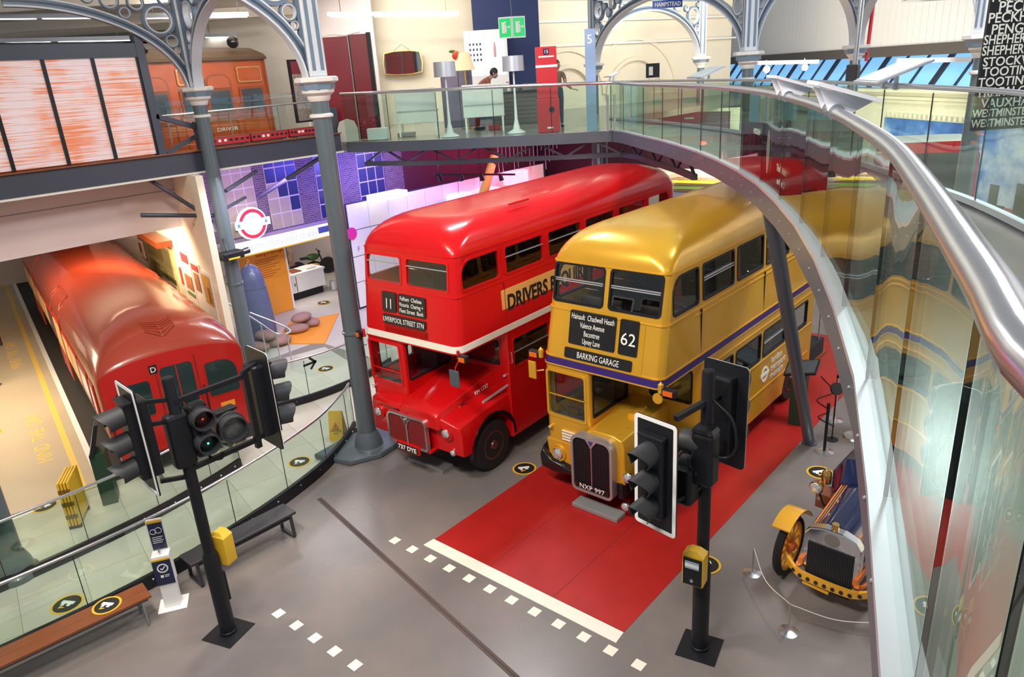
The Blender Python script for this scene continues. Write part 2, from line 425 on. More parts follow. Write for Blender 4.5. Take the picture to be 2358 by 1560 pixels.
for y in (2.2, 9.5): text('MIND  THE  GAP', 0.42, K['yellowline'], pf, trl(-2.30,y,0.021), TY, -TX, 'lettering', 0.002)
struct(trprism(-1.62,1.75,0.3,22,-0.02,0.008).build('floor_track', mat('track_dark',(0.035,0.03,0.028),0.8)), 'dark track bed')
# red carpet and white stop line
cp = MB().prism([(-1.63,-2.42),(1.96,-2.39),(1.99,10.1),(-1.62,10.1)], 0.012, 0.018).build('carpet', M_CARPET); tag(cp, 'long red vinyl carpet laid under the gold bus', 'carpet')
for x in (-0.43, 0.78): MB().box(x-0.004,x+0.004,-2.4,10.1,0.018,0.0188).build('carpet_seam', mat('seam',(0.10,0.012,0.012),0.7), cp)
MB().prism([(-1.67,-2.64),(1.98,-2.62),(1.96,-2.40),(-1.65,-2.43)], 0.012, 0.019).build('stop_line', K['cream'], fl)
sq = MB().box(-0.075,0.075,-0.075,0.075,0.012,0.016).mesh('white_marker')
for k in range(12): place('white_marker', sq, K['cream'], fl, 0, 0, (-2.15+0.4145*k,-2.83+0.006*k,0))
for k in range(5): place('white_marker', sq, K['white'], fl, 0, 0, (-2.20+0.4225*k,-4.99+0.012*k,0))
# ---------------------------------------------------------------- gallery slab and its edges
JN = [(-10.9,3.9),(-9.5,4.3),(-8.2,4.85),(-6.9,5.6),(-5.6,6.35),(-4.36,7.2),(-3.78,6.85),(-2.58,5.76),(-1.63,4.92),(-0.73,4.03),(0.14,3.11),(0.96,2.14),(1.75,1.13),(2.47,0.10),(3.14,-0.99),(3.78,-2.12),(4.37,-3.29),(4.88,-4.42),(5.32,-5.48),(5.67,-6.50),(5.98,-7.47),(6.14,-7.95),(6.45,-8.35),(6.9,-8.75)]
OUT = [(-6.8,10.9),(-4.4,9.4),(-2.12,7.71),(-0.55,6.38),(1.2,4.5),(3.0,2.2),(4.53,0.03),(5.06,-0.8),(5.46,-1.55),(6.4,-3.6),(7.4,-6.2),(8.2,-8.6)]
ZG = 5.57
slab = [(x,y) for x,y in JN] + [(8.2,-8.75)] + list(reversed(OUT)) + [(-6.8,26),(-26,26),(-26,-12),(-11.1,-12),(-11.1,3.9)]
struct(MB().prism(slab, 5.34, 5.55).build('floor_gallery', M_GALF), 'pale upper gallery floor')
def along(path, off, z0, z1, th):     # wall-like strip following a plan curve
    P = [Vector((x,y,0)) for x,y in path]; A=[]; B=[]
    for i,p in enumerate(P):
        t = (P[min(i+1,len(P)-1)] - P[max(i-1,0)]).normalized(); n = Vector((-t.y,t.x,0))
        A.append(p + n*(off-th/2)); B.append(p + n*(off+th/2))
    L = [[(a.x,a.y,z0),(b.x,b.y,z0),(b.x,b.y,z1),(a.x,a.y,z1)] for a,b in zip(A,B)]
    return MB().loops(L)
fas = along(JN, 0.0, 5.30, 5.57, 0.07).build('trim_1', K['gun'], None, 30); struct(fas, 'grey curved steel fascia of the gallery edge')
MB().loops([[(x-0.06,y,5.57),(x+0.02,y,5.57),(x+0.02,y,5.605),(x-0.06,y,5.605)] for x,y in JN[5:]]).build('channel', K['alu'], fas)
for k in range(6, 21):
    for q in (0.25,0.75):
        a,b = Vector((*JN[k],5.43)), Vector((*JN[k+1],5.43)) if k+1 < len(JN) else Vector((*JN[k],5.43)); p = a.lerp(b,q); MB().sphere((p.x-0.03,p.y-0.02,p.z),0.011,8,5).build('bolt', K['grey'], fas, 60)
struct(along(OUT, 0.0, 5.32, 5.57, 0.06).build('trim_2', K['gun'], None, 30), 'grey steel fascia along the far gallery edge')
# lattice truss under the bridge
BR = [(-10.7,4.3),(-9.4,4.7),(-8.1,5.25),(-6.8,6.0),(-5.5,6.75),(-4.3,7.55),(-3.6,7.2),(-2.45,6.15),(-1.5,5.3),(-0.6,4.4)]
tr_ = along(BR, 0, 4.88, 5.00, 0.10).build('trim_3', K['beam'], None, 30); struct(tr_, 'dark steel lattice truss under the bridge')
for k in range(len(BR)-1):
    a, b = BR[k], BR[k+1]; m_ = ((a[0]+b[0])/2,(a[1]+b[1])/2)
    MB().bar((*a,4.95),(*m_,5.34),0.05,0.05).build('lattice_bar', K['beam'], tr_); MB().bar((*m_,5.34),(*b,4.95),0.05,0.05).build('lattice_bar', K['beam'], tr_)
# straight dark beam on the left with pale flange lines
bm_ = MB().box(-11.10,-10.96,-12,3.75,5.36,5.82).build('trim_4', K['beam']); struct(bm_, 'dark steel edge beam of the left gallery')
MB().box(-11.16,-10.88,-12,3.75,5.32,5.36).build('flange', K['offwhite'], bm_); MB().box(-11.30,-10.88,-12,3.75,5.82,5.85).build('flange', K['wood'], bm_)
struct(MB().box(-12.56,-12.44,-12,0.28,3.93,5.34).build('wall_bulkhead', K['pinkwall']), 'pale bulkhead over the train')
MB().box(-12.435,-12.43,-12,0.28,4.86,4.872).build('panel_joint', K['grey'], bpy.data.objects['wall_bulkhead'])
# braces to the second column
def brace(p0, p1, r=0.05):
    o = MB().cyl(p0, p1, r, n=10).build('strut', K['beam'], tr2, 40); return o
tr2 = MB().box(-10.8,-10.6,-0.35,-0.15,4.3,4.5).build('trim_5', K['beam']); struct(tr2, 'dark steel brackets fixed to the rear column')
brace(gx(345,415,-11.2), gx(460,488,-10.8)); brace(gx(325,496,-10.9), gx(500,497,-10.8)); brace(gx(735,365,-11.4), gx(595,455,-12.6), 0.06); brace(gx(520,440,-10.6), gx(590,395,-11.2)); brace(gx(520,480,-10.6), gx(565,455,-11.2),0.04)
# poster wall beside the train
wp = MB().prism([trl(1.86,3.0)[:2],trl(2.02,3.0)[:2],trl(2.02,17)[:2],trl(1.86,17)[:2]], 0, 5.34).build('wall_posters', K['creamwall']); struct(wp, 'cream wall beside the train hung with posters')
struct(MB().prism([trl(-1.2,17)[:2],trl(2.0,17)[:2],trl(2.0,17.2)[:2],trl(-1.2,17.2)[:2]],0,5.3).build('wall_tunnel_end', mat('foliage_dark',(0.01,0.035,0.015),0.8,0,0,0.5,3)), 'dark green end wall')
struct(MB().prism([trl(-7,22)[:2],trl(2.0,22)[:2],trl(2.0,22.2)[:2],trl(-7,22.2)[:2]],0,5.3).build('wall_platform_end', K['pinkwall']), 'pale platform end wall')
struct(MB().prism([trl(-7.2,0)[:2],trl(-7,0)[:2],trl(-7,22)[:2],trl(-7.2,22)[:2]],0,5.3).build('wall_platform_side', K['creamwall']), 'cream platform side wall')
# brick and window facade over the war gallery
def brickmat(name, c1, c2, mo):
    m = bpy.data.materials.new(name); m.use_nodes = True; nt = m.node_tree; L = nt.links.new; b = nt.nodes['Principled BSDF']; b.inputs['Roughness'].default_value = 0.8
    tc = nt.nodes.new('ShaderNodeTexCoord'); sp = nt.nodes.new('ShaderNodeSeparateXYZ'); cb = nt.nodes.new('ShaderNodeCombineXYZ'); bt = nt.nodes.new('ShaderNodeTexBrick')
    L(tc.outputs['Object'], sp.inputs[0]); L(sp.outputs['Y'], cb.inputs['X']); L(sp.outputs['Z'], cb.inputs['Y']); L(cb.outputs[0], bt.inputs['Vector'])
    bt.inputs['Scale'].default_value = 5; bt.inputs['Color1'].default_value = (*c1,1); bt.inputs['Color2'].default_value = (*c2,1); bt.inputs['Mortar'].default_value = (*mo,1); bt.inputs['Mortar Size'].default_value = 0.018; bt.inputs['Brick Width'].default_value = 0.9; bt.inputs['Row Height'].default_value = 0.33
    L(bt.outputs[0], b.inputs['Base Color']); return m
M_BR = brickmat('printed_brick', (0.10,0.06,0.10), (0.17,0.10,0.14), (0.42,0.36,0.42))
fc = MB().box(-14.10,-13.98,0.9,8.5,2.92,5.34).build('wall_facade', M_BR); struct(fc, 'brick warehouse facade mural with tall windows')
M_PN = mat('facade_pane_blue',(0.03,0.035,0.12),0.3); M_PL = mat('facade_pane_lit',(0.42,0.34,0.26),0.5); M_MU = mat('facade_mullion',(0.62,0.55,0.52),0.6)
def facade_window(y0,y1,nc,nr,lit):
    z0, z1 = 3.02, 5.32; MB().box(-13.985,-13.965,y0,y1,z0,z1).build('glazing_bars', M_MU, fc)
    w_, h_ = (y1-y0)/nc, (z1-z0)/nr
    for a in range(nc):
        for c in range(nr): MB().box(-13.97,-13.955,y0+a*w_+0.02,y0+(a+1)*w_-0.02,z0+c*h_+0.02,z0+(c+1)*h_-0.02).build('pane', M_PL if lit(a,c) else M_PN, fc)
facade_window(1.62,2.62,3,5,lambda a,c: True); facade_window(3.02,4.12,3,5,lambda a,c: c < 3-a*1.2); facade_window(4.82,5.75,3,5,lambda a,c: False); facade_window(6.5,7.6,3,5,lambda a,c: False)
MB().box(-13.97,-13.90,0.95,8.5,2.88,2.98).build('cornice', mat('cornice_lilac',(0.35,0.27,0.38),0.6), fc)
struct(MB().box(-14.1,-13.98,8.5,16,3.0,5.34).build('wall_future_upper', mat('plum_wall',(0.07,0.012,0.03),0.7)), 'dark plum upper wall')
struct(MB().box(-22,-21.9,0.6,8,0,5.34).build('wall_war_room', K['pinkwall']), 'pale rear wall of the war gallery')
struct(MB().box(-22,-14.2,8.0,8.1,0,5.34).build('wall_war_side', K['pinkwall']), 'pale side wall of the war gallery')
struct(MB().box(-22,-14.0,1.0,1.1,0,5.34).build('wall_war_left', K['pinkwall']), 'pale left wall of the war gallery')
# white gridded wall of the future gallery, panel by panel
wf = MB().box(-13.2,-13.06,5.05,15.5,0,3.50).build('wall_future', mat('panel_joint_dark',(0.03,0.03,0.06),0.6)); struct(wf, 'white panelled wall of the future gallery')
pan = MB().box(-13.06,-13.03,0.008,0.842,0.008,0.842).mesh('wall_panel')
for a in range(12):
    for c in range(4): place('wall_panel', pan, K['white'], wf, 0, 0, (0,5.15+a*0.85,0.05+c*0.86))
for k,ch in enumerate('FUTURE'): text(ch, 0.24, mat('letter_lilac',(0.35,0.25,0.6),0.5), wf, (-13.02,5.35+k*0.5,1.92), (0,1,0), (0,0,1), 'lettering')
MB().lathe([(0.01,0),(0.2,0),(0.2,0.02),(0.01,0.02)], (-13.02,5.2,2.55), 20, 'x').build('pink_disc', mat('pink_disc',(0.8,0.03,0.32),0.5), wf)
struct(MB().box(-17,-5.5,16.5,16.7,0,5.34).build('wall_back', mat('plum_wall2',(0.05,0.012,0.03),0.7)), 'dark back wall under the gallery')
# landing with coloured stripes and cream wall behind the buses
ld = MB().prism([gz(1490,475,3.3)[:2],gz(1800,475,3.3)[:2],gz(1800,385,3.3)[:2],gz(1490,385,3.3)[:2]], 3.0, 3.3).build('floor_landing', K['creamwall']); struct(ld, 'raised landing painted with coloured stripes')
for k,(v0,v1,c) in enumerate(((400,408,(0.9,0.45,0.3)),(408,414,(0.35,0.2,0.12)),(414,422,(0.95,0.75,0.05)),(422,428,(0.35,0.2,0.12)),(428,436,(0.5,0.85,0.12)),(436,442,(0.35,0.2,0.12)),(442,452,(0.45,0.45,0.7)),(452,458,(0.35,0.2,0.12)),(458,466,(0.8,0.3,0.35)))):
    P = [gz(1520,v1,3.302), gz(1760,v1+6,3.302), gz(1760,v0+6,3.302), gz(1560,v0,3.302)]
    MB().loops([[(p.x,p.y,3.30) for p in P],[(p.x,p.y,3.306) for p in P]]).build('stripe', mat('stripe_%d'%k,c,0.5), ld)
a, b = gz(1330,392,3.0), gz(1800,392,3.0)
d = (b-a).normalized()
wl_ = MB().prism([(a.x,a.y),(b.x,b.y),(b.x-d.y*0.2,b.y+d.x*0.2),(a.x-d.y*0.2,a.y+d.x*0.2)], 0, 5.34).build('wall_frames', K['creamwall']); struct(wl_, 'cream wall with framed prints behind the buses')
for (u0,u1) in ((1415,1450),(1490,1527),(1533,1592)):
    q0, q1 = a.lerp(b,(u0-1330)/470), a.lerp(b,(u1-1330)/470)
    MB().obox((q0+q1)/2+Vector((d.y,-d.x,0.72))*0.03+Vector((0,0,0.55)), (q1-q0)/2, Vector((d.y,-d.x,0))*0.02, Vector((0,0,0.30))).build('picture_frame', K['satin'], wl_)
    MB().obox((q0+q1)/2+Vector((d.y,-d.x,0.72))*0.055+Vector((0,0,0.55)), (q1-q0)*0.46, Vector((d.y,-d.x,0))*0.005, Vector((0,0,0.26))).build('print', K['offwhite'], wl_)
struct(MB().cyl(gdist(1392,395,23)*1.0, Vector((gdist(1392,395,23).x,gdist(1392,395,23).y,5.34)), 0.10, n=12).build('trim_6', K['gun']), 'thin dark post behind the red bus')
# ---------------------------------------------------------------- cast-iron columns and arches
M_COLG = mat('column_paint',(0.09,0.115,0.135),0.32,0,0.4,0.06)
def column(name, x, y, label, z0=0.0, top=10.6, r=0.17, rz=0.0, upper=True, below=True):
    o = thing(name, label, 'column', (x,y,z0), rz)
    h = 7.0 - z0
    if z0 < 1:
        MB().lathe([(0.34,0),(0.34,0.10),(0.29,0.14),(0.27,0.26),(0.24,0.34),(0.21,0.42),(0.19,0.46)], n=28).build('base', M_COLG, o, 35)
    MB().lathe([(r*1.12,0.40 if z0 < 1 else 0),(r*1.02,h*0.5),(r*0.92,h-0.15)], n=24).build('shaft', M_COLG, o, 40)
    for zz in (h*0.37,): MB().lathe([(r*1.05,zz-0.03),(r*1.2,zz-0.02),(r*1.2,zz+0.02),(r*1.05,zz+0.03)], n=24).build('ring', M_COLG, o, 40)
    MB().lathe([(r*0.95,h-0.44),(r*1.2,h-0.42),(r*1.2,h-0.38),(r*0.95,h-0.36)], n=24).build('ring', K['stonecap'], o, 40)
    MB().lathe([(r,h-0.16),(r*1.15,h-0.12),(r*1.2,h-0.07),(r*1.6,h-0.02),(r*1.65,h+0.03)], n=24).build('necking', K['stonecap'], o, 40)
    MB().lathe([(0.30,h+0.03),(0.30,h+0.13)], n=8).xf(Matrix.Rotation(PI/8,4,'Z')).build('capital_block', K['iron'], o)
    MB().lathe([(0.31,h+0.13),(0.37,h+0.16),(0.37,h+0.22),(0.33,h+0.24)], n=8).xf(Matrix.Rotation(PI/8,4,'Z')).build('capital_top', K['stonecap'], o)
    if upper:
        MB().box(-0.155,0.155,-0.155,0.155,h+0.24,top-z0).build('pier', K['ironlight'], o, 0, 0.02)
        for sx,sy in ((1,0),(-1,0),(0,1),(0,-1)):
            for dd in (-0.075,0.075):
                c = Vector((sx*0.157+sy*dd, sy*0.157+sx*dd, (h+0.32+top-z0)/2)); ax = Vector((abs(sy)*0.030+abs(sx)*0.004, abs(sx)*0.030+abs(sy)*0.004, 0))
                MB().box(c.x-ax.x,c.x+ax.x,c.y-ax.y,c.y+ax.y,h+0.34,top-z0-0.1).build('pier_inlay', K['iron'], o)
    return o
def arch(x, y, d, half, label, z0=7.22, rise=1.75, full=False, ztop=9.25, sc=1.0, k=1.0):
    """one half (or whole) arch with pierced spandrel, springing at (x,y) along d"""
    d = Vector((d[0],d[1],0)).normalized(); n = Vector((-d.y,d.x,0))
    o = thing('spandrel_arch', label, 'arch', (x,y,0))
    def P(s_, z, w_): q = d*s_ + n*w_; return (q.x, q.y, z)
    def halfside(flip):
        f = (lambda s_: 2*half - s_) if flip else (lambda s_: s_)
        N = 18
        def el(t, off): # off = outward (into the spandrel) offset
            a = half-0.20+off; c = rise+off
            return half - a*math.cos(t), z0 - 0.05 + c*math.sin(t)
        T = [0.5*PI*i/N for i in range(N+1)]
        def strip(o0,o1,w0,name,m):
            L = []
            for t_ in T:
                s0,a0 = el(t_,o0); s1,a1 = el(t_,o1); s0 = max(s0,0.0); s1 = max(s1,0.0)
                L.append([P(f(s0),a0,-w0),P(f(s1),a1,-w0),P(f(s1),a1,w0),P(f(s0),a0,w0)])
            MB().loops(L).build(name, m, o, 30)
        th = 0.20*sc
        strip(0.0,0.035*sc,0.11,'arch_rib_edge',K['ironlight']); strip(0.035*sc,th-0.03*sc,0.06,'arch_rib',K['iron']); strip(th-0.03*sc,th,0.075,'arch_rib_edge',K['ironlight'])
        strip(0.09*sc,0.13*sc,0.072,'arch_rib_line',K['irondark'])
        # rings packed between rib and pier
        rib = [el(0.5*PI*i/60, th) for i in range(61)]
        def clear(s_, z): return min(math.hypot(s_-a, z-c) for a, c in rib)
        def above(s_, z): q_ = (half-s_)/(half-0.20+th); return z > z0-0.05+(rise+th)*math.sqrt(max(0,1-q_*q_))
        z = z0 + 0.78; placed = []
        while z < ztop - 0.12:
            # circle tangent to pier (s=0.16) and rib at this height
            r_ = 0.02
            while r_ < 0.62 and clear(0.17+r_, z) > r_ and above(0.17+r_, z) and 0.17+r_ < half and z+r_ < ztop-0.05: r_ += 0.01
            s_ = 0.17+r_
            if r_ > 0.07 and above(s_, z) and all(math.hypot(s_-a, z-c) > r_+q-0.02 for a,c,q in placed): placed.append((s_,z,r_)); z += r_
            z += 0.02
        for seed in ((0.9,ztop-0.25),(1.4,ztop-0.2),(1.15,ztop-0.45),(1.8,ztop-0.14)):
            s_, z = seed; r_ = 0.0
            if s_ > half or not above(s_, z): continue
            lim = min([clear(s_,z), ztop-z, s_-0.16]+[math.hypot(s_-a,z-c)-q for a,c,q in placed])
            if lim > 0.09: placed.append((s_,z,lim-0.01))
        for (s_,z,r_) in placed:
            M_ = 26; ang = [2*PI*i/M_ for i in range(M_)]
            L = [[P(f(s_+q*math.cos(a_)), z+q*math.sin(a_), w_) for a_ in ang] for q,w_ in ((r_,-0.05),(r_,0.05),(r_*0.80,0.05),(r_*0.80,-0.05))]
            rg = MB().loops(L,True,False,True).build('spandrel_ring', K['iron'], o, 40)
            L = [[P(f(s_+q*math.cos(a_)), z+q*math.sin(a_), w_) for a_ in ang] for q,w_ in ((r_*0.82,-0.062),(r_*0.82,0.062),(r_*0.72,0.062),(r_*0.72,-0.062))]
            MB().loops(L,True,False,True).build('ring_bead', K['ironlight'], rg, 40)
        L = [[P(f(s_),z,w_) for s_,w_ in ((0.11,-0.06),(0.19,-0.06),(0.19,0.06),(0.11,0.06))] for z in (z0+0.02,ztop)]
        MB().loops(L).build('spandrel_upright', K['iron'], o)
    halfside(False)
    if full: halfside(True)
    L = [[P(s_,z,w_) for z,w_ in ((ztop,-0.08),(ztop,0.08),(ztop+0.14,0.08),(ztop+0.14,-0.08))] for s_ in (0, 2*half if full else half)]
    MB().loops(L).build('top_chord', K['iron'], o)
    return o
GR = math.radians(-12)
column('iron_column', -4.985, -1.038, 'tall grey cast-iron column beside the red bus radiator', rz=GR)
MB().prism([(-5.62,-1.95),(-4.75,-1.72),(-4.48,-1.15),(-4.55,-0.45),(-5.2,-0.3),(-5.7,-0.9)], 0.012, 0.13).build('column_plinth', M_COLG, None, 0, 0.03)
tag(bpy.data.objects['column_plinth'], 'low grey plinth under the column beside the red bus', 'plinth')
column('iron_column', -10.70, -0.25, 'grey cast-iron column rising past the roundel sign to the gallery', rz=GR)
column('iron_column', -6.50, -7.05, 'dark column standing between the two curved glass balustrades', rz=GR, upper=False)
DN = (-0.227,-0.974)
arch(-4.985,-1.038,DN,3.1,'blue-grey iron arch springing left from the front column'); arch(-10.70,-0.25,DN,3.3,'blue-grey iron arch over the striped screens'); arch(-10.70,-0.25,(0.99,-0.14),2.9,'iron arch springing from the rear column towards the front column')
pA, pB, pC, pD, pE = gdist(1368,165,27), gdist(1722,165,20), gdist(1967,160,24), gdist(2256,180,16), gdist(1614,145,31)
for nm,p,lb in (('iron_column',pA,'slender iron column behind the blue sign numbered 5'),('iron_column',pB,'iron column with pale capital behind the gallery lecterns'),('iron_column',pC,'iron column behind the steel pole and red pipe'),('iron_column',pD,'iron column behind the black destination board'),('iron_column',pE,'cream iron pilaster at the foot of the inner arch')):
    column(nm, p.x, p.y, lb, 0.0, 10.6, 0.15, YAW)
def arch2(p, q, lb): d_ = q-p; h_ = math.hypot(d_.x,d_.y)/2; arch(p.x,p.y,(d_.x,d_.y),h_,lb,7.2,1.72,True,9.2)
arch2(pA,pB,'wide iron arch carrying the small blue HAMPSTEAD sign'); arch2(pB,pC,'iron arch in front of the white boarded wall'); arch2(pC,pD,'iron arch beside the destination board'); arch2(pA,pE,'inner iron arch in front of the cream arched wall')
# ---------------------------------------------------------------- upper walls
def wallq(name, u0, v0, u1, v1, D0, D1, m, label, th=0.15):   # upright wall between two sight lines at given depths
    a, b = gd(u0,v0,D0), gd(u1,v0,D1); z0_, z1_ = 5.3, gd(u0,v0,D0).z
    d_ = Vector((b.x-a.x,b.y-a.y,0)).normalized(); n_ = Vector((-d_.y,d_.x,0))*th
    o = MB().prism([(a.x,a.y),(b.x,b.y),(b.x+n_.x,b.y+n_.y),(a.x+n_.x,a.y+n_.y)], z0_, max(z1_,12.0) if v0 < 0 else z1_).build(name, m); struct(o, label); return o
wallq('wall_gallery_back', 640, -60, 1082, 200, 28.5, 28.5, K['creamwall'], 'cream back wall of the gallery')
wallq('wall_gallery_pink', 200, -60, 845, 200, 27.6, 27.6, K['pinkwall'], 'pale pink back wall of the gallery')
wallq('wall_navy', 1080, -60, 1236, 200, 28.0, 28.0, K['navy'], 'deep blue end wall of the gallery')
wallq('wall_gallery_left', -500, -60, 660, 200, 30.0, 26.0, K['offwhite'], 'pale end wall behind the wooden carriage')
wa = wallq('wall_arches', 1234, -60, 1690, 200, 31.0, 36.0, K['creamwall'], 'cream wall with blind round arches')
# blind arches in relief
for (u,rr) in ((1300,1.9),(1455,2.4)):
    fcn = (u-1234)/456.0; c = gd(u,165,31.0+5*fcn); d_ = (gd(1690,165,36)-gd(1234,165,31)); d_.z = 0; d_.normalize(); n_ = Vector((d_.y,-d_.x,0))
    for q,off in ((rr,0.22),(rr*0.66,0.32)):
        L = [[tuple(c + d_*(e*math.cos(a_)) + Vector((0,0,e*math.sin(a_)-1.0)) + n_*w_) for e,w_ in ((q,0.0),(q,off),(q-0.14,off),(q-0.14,0.0))] for a_ in [PI*i/24 for i in range(25)]]
        MB().loops(L).build('arch_moulding', K['creamwall'], wa, 40)
for zz in (8.0, 8.9, 9.7):
    a_, b_ = gd(1234,165,30.9), gd(1690,165,35.9); MB().bar((a_.x,a_.y,zz),(b_.x,b_.y,zz),0.12,0.06).build('cornice', K['white'], wa)
# far hall wall on the right: cream with cornices, sky mural, boarded upper wall and roof glazing
e_ = Vector((-0.734,0.679,0)); nq = Vector((0.679,0.734,0)); Q0 = Vector((CAM.x,CAM.y,0)) + nq*17.0
def onwall(u, v):
    d_ = ray(u,v); t_ = (Q0-Vector((CAM.x,CAM.y,0))).dot(nq)/d_.dot(nq); return CAM + d_*t_
def wq(P, dep=0.05):   # slab hugging the wall through four points
    return MB().loops([[tuple(p) for p in P], [tuple(p - nq*dep) for p in P]])
WTOP = onwall(2100,206).z
A_, B_ = Q0 + e_*60, Q0 - e_*12
struct(MB().prism([A_[:2],B_[:2],(B_+nq*0.3)[:2],(A_+nq*0.3)[:2]], -0.3, WTOP).build('wall_right', K['creamwall']), 'cream hall wall with cornice and sky mural')
wr = bpy.data.objects['wall_right']
for zz,dp in ((WTOP-0.04,0.30),(onwall(2100,226).z,0.16),(onwall(2100,234).z,0.10)):
    MB().bar(Q0+e_*60+Vector((0,0,zz))-nq*dp/2, Q0-e_*12+Vector((0,0,zz))-nq*dp/2, dp, 0.10).build('cornice', K['creamwall'], wr)
def skymat():
    m = bpy.data.materials.new('sky_mural'); m.use_nodes = True; nt = m.node_tree; L = nt.links.new; b = nt.nodes['Principled BSDF']; b.inputs['Roughness'].default_value = 0.5
    tc = nt.nodes.new('ShaderNodeTexCoord'); n = nt.nodes.new('ShaderNodeTexNoise'); n.inputs['Scale'].default_value = 0.42; n.inputs['Detail'].default_value = 7; n.inputs['Roughness'].default_value = 0.6
    L(tc.outputs['Object'], n.inputs['Vector']); cr = nt.nodes.new('ShaderNodeValToRGB'); E_ = cr.color_ramp.elements
    E_[0].position = 0.38; E_[0].color = (0.02,0.10,0.42,1); E_[1].position = 0.62; E_[1].color = (0.62,0.72,0.85,1); x = E_.new(0.48); x.color = (0.07,0.22,0.60,1)
    L(n.outputs['Fac'], cr.inputs[0]); L(cr.outputs[0], b.inputs['Base Color']); return m
mu0, mu1 = onwall(2040,270), onwall(2358,290)
ms, me_ = (mu0-Q0).dot(e_), (mu1-Q0).dot(e_)-8
def wp_(s_, z): return Q0 + e_*s_ + Vector((0,0,z))
mz1 = mu0.z
mr = wq([wp_(ms,0.3),wp_(me_,0.3),wp_(me_,mz1),wp_(ms,mz1)],0.05).build('sky_mural', skymat(), wr)
for k in range(44): 
    p = wp_(ms-0.05-k*0.25, mz1+0.12); MB().obox(p-nq*0.06, e_*0.07, nq*0.05, Vector((0,0,0.07))).build('dentil', K['creamwall'], wr)
# printed skyline along the mural foot
random.seed(3)
for k in range(36):
    s_ = ms-3.5-k*0.34; hz = random.uniform(2.2,3.2); MB().obox(wp_(s_,hz/2)-nq*0.065, e_*0.17, nq*0.01, Vector((0,0,hz/2))).build('skyline_block', mat('skyline',(0.10,0.10,0.07),0.8,0,0,0.4) if k%3 else mat('skyline_pink',(0.42,0.18,0.14),0.8), mr)
# boarded upper wall (planks) with dark lintel, and the glazed lean-to roof below it
Q1 = Vector((CAM.x,CAM.y,0)) + nq*18.5
def onw1(u, v): d_ = ray(u,v); return CAM + d_*(18.5/d_.dot(nq))
LZ0, LZ1 = onw1(2000,133).z, onw1(2000,110).z
wb = MB().prism([(Q1+e_*62)[:2],(Q1-e_*8)[:2],(Q1-e_*8+nq*0.2)[:2],(Q1+e_*62+nq*0.2)[:2]], LZ1, 13).build('wall_boarded', mat('board_joint',(0.45,0.45,0.46),0.7)); struct(wb, 'white boarded upper wall')
brd = MB().obox((0,0,0), e_*0.185, nq*0.02, Vector((0,0,2.5))).mesh('board')
for k in range(180): place('board', brd, K['white'], wb, 0, 0, Q1+e_*(61.8-k*0.385)-nq*0.03+Vector((0,0,LZ1+2.5)))
MB().obox(Q1+e_*26-nq*0.1+Vector((0,0,(LZ0+LZ1)/2)), e_*35, nq*0.1, Vector((0,0,(LZ1-LZ0)/2))).build('lintel', mat('lintel_brown',(0.10,0.09,0.085),0.6), wb)
gl_ = thing('roof_glazing', 'blue-lit sloping roof glazing beyond the boarded wall', 'skylight', tuple(Q1+nq*1.0))
M_SKY = mat('skylight_glass',(0.25,0.55,0.85),0.3,0,0,0.25,1.5,emit=(0.22,0.52,0.9),estr=0.55)
for k in range(46):
    s_ = 54-k*1.3; lo = e_*s_+Vector((0,0,5.4))-nq*0.2; 
    MB().loops([[tuple(e_*s_-nq*0.5+Vector((0,0,5.6))),tuple(e_*(s_-1.24)-nq*0.5+Vector((0,0,5.6))),tuple(e_*(s_-1.24)+nq*1.6+Vector((0,0,8.6))),tuple(e_*s_+nq*1.6+Vector((0,0,8.6)))],[tuple(e_*s_-nq*0.5+Vector((0,0,5.64))),tuple(e_*(s_-1.24)-nq*0.5+Vector((0,0,5.64))),tuple(e_*(s_-1.24)+nq*1.6+Vector((0,0,8.64))),tuple(e_*s_+nq*1.6+Vector((0,0,8.64)))]]).build('pane', M_SKY, gl_)
    MB().bar(e_*(s_+0.03)-nq*0.56+Vector((0,0,5.6)), e_*(s_+0.03)+nq*1.54+Vector((0,0,8.6)), 0.07 if k%3 else 0.28, 0.10).build('glazing_bar', K['beam'], gl_)
struct(MB().prism([(Q1+e_*62+nq*3)[:2],(Q1-e_*8+nq*3)[:2],(Q1-e_*8+nq*3.2)[:2],(Q1+e_*62+nq*3.2)[:2]], 0, 9).build('wall_outer', K['pinkwall']), 'pale outer wall')
# ceiling over the left gallery
struct(MB().prism([fr(20,-24,0)[:2],fr(20,1.5,0)[:2],fr(30,1.5,0)[:2],fr(30,-24,0)[:2]], 10.1, 10.25).build('ceiling', K['offwhite']), 'pale boarded ceiling of the left gallery')
# ================================================================ double-decker buses
class BusSpec: pass
def ring_pts(b, z, i=0.0):
    return [(x, y, z) for x, y in rrect(-b.hw(z)+i, b.hw(z)-i, b.yf(z)+i, b.L-i, [b.rf, b.rf, b.rb, b.rb], 6)]
def roof_pts(b, th, i=0.0):
    z0 = b.zr; c = math.cos(th); s_ = math.sin(th)
    z = z0 + (b.zt - i - z0)*s_**0.92
    hw = (b.hw(z0)-i)*c**b.ce; y0 = b.yf(z0)+i + b.df*(1-c**0.62); y1 = b.L-i - b.db*(1-c**0.62)
    rf = min(b.rf + 0.55*s_, hw*0.92); rb = min(b.rb + 0.5*s_, hw*0.92)
    return [(x, y, z) for x, y in rrect(-hw, hw, y0, y1, [rf, rf, rb, rb], 6)]
def band(b, z0, z1, off, name, m, parent):
    o0 = [ring_pts(b, z0, -off), ring_pts(b, z1, -off), ring_pts(b, z1, 0.012), ring_pts(b, z0, 0.012)]
    return MB().loops(o0, True, False, True).build(name, m, parent, 35)
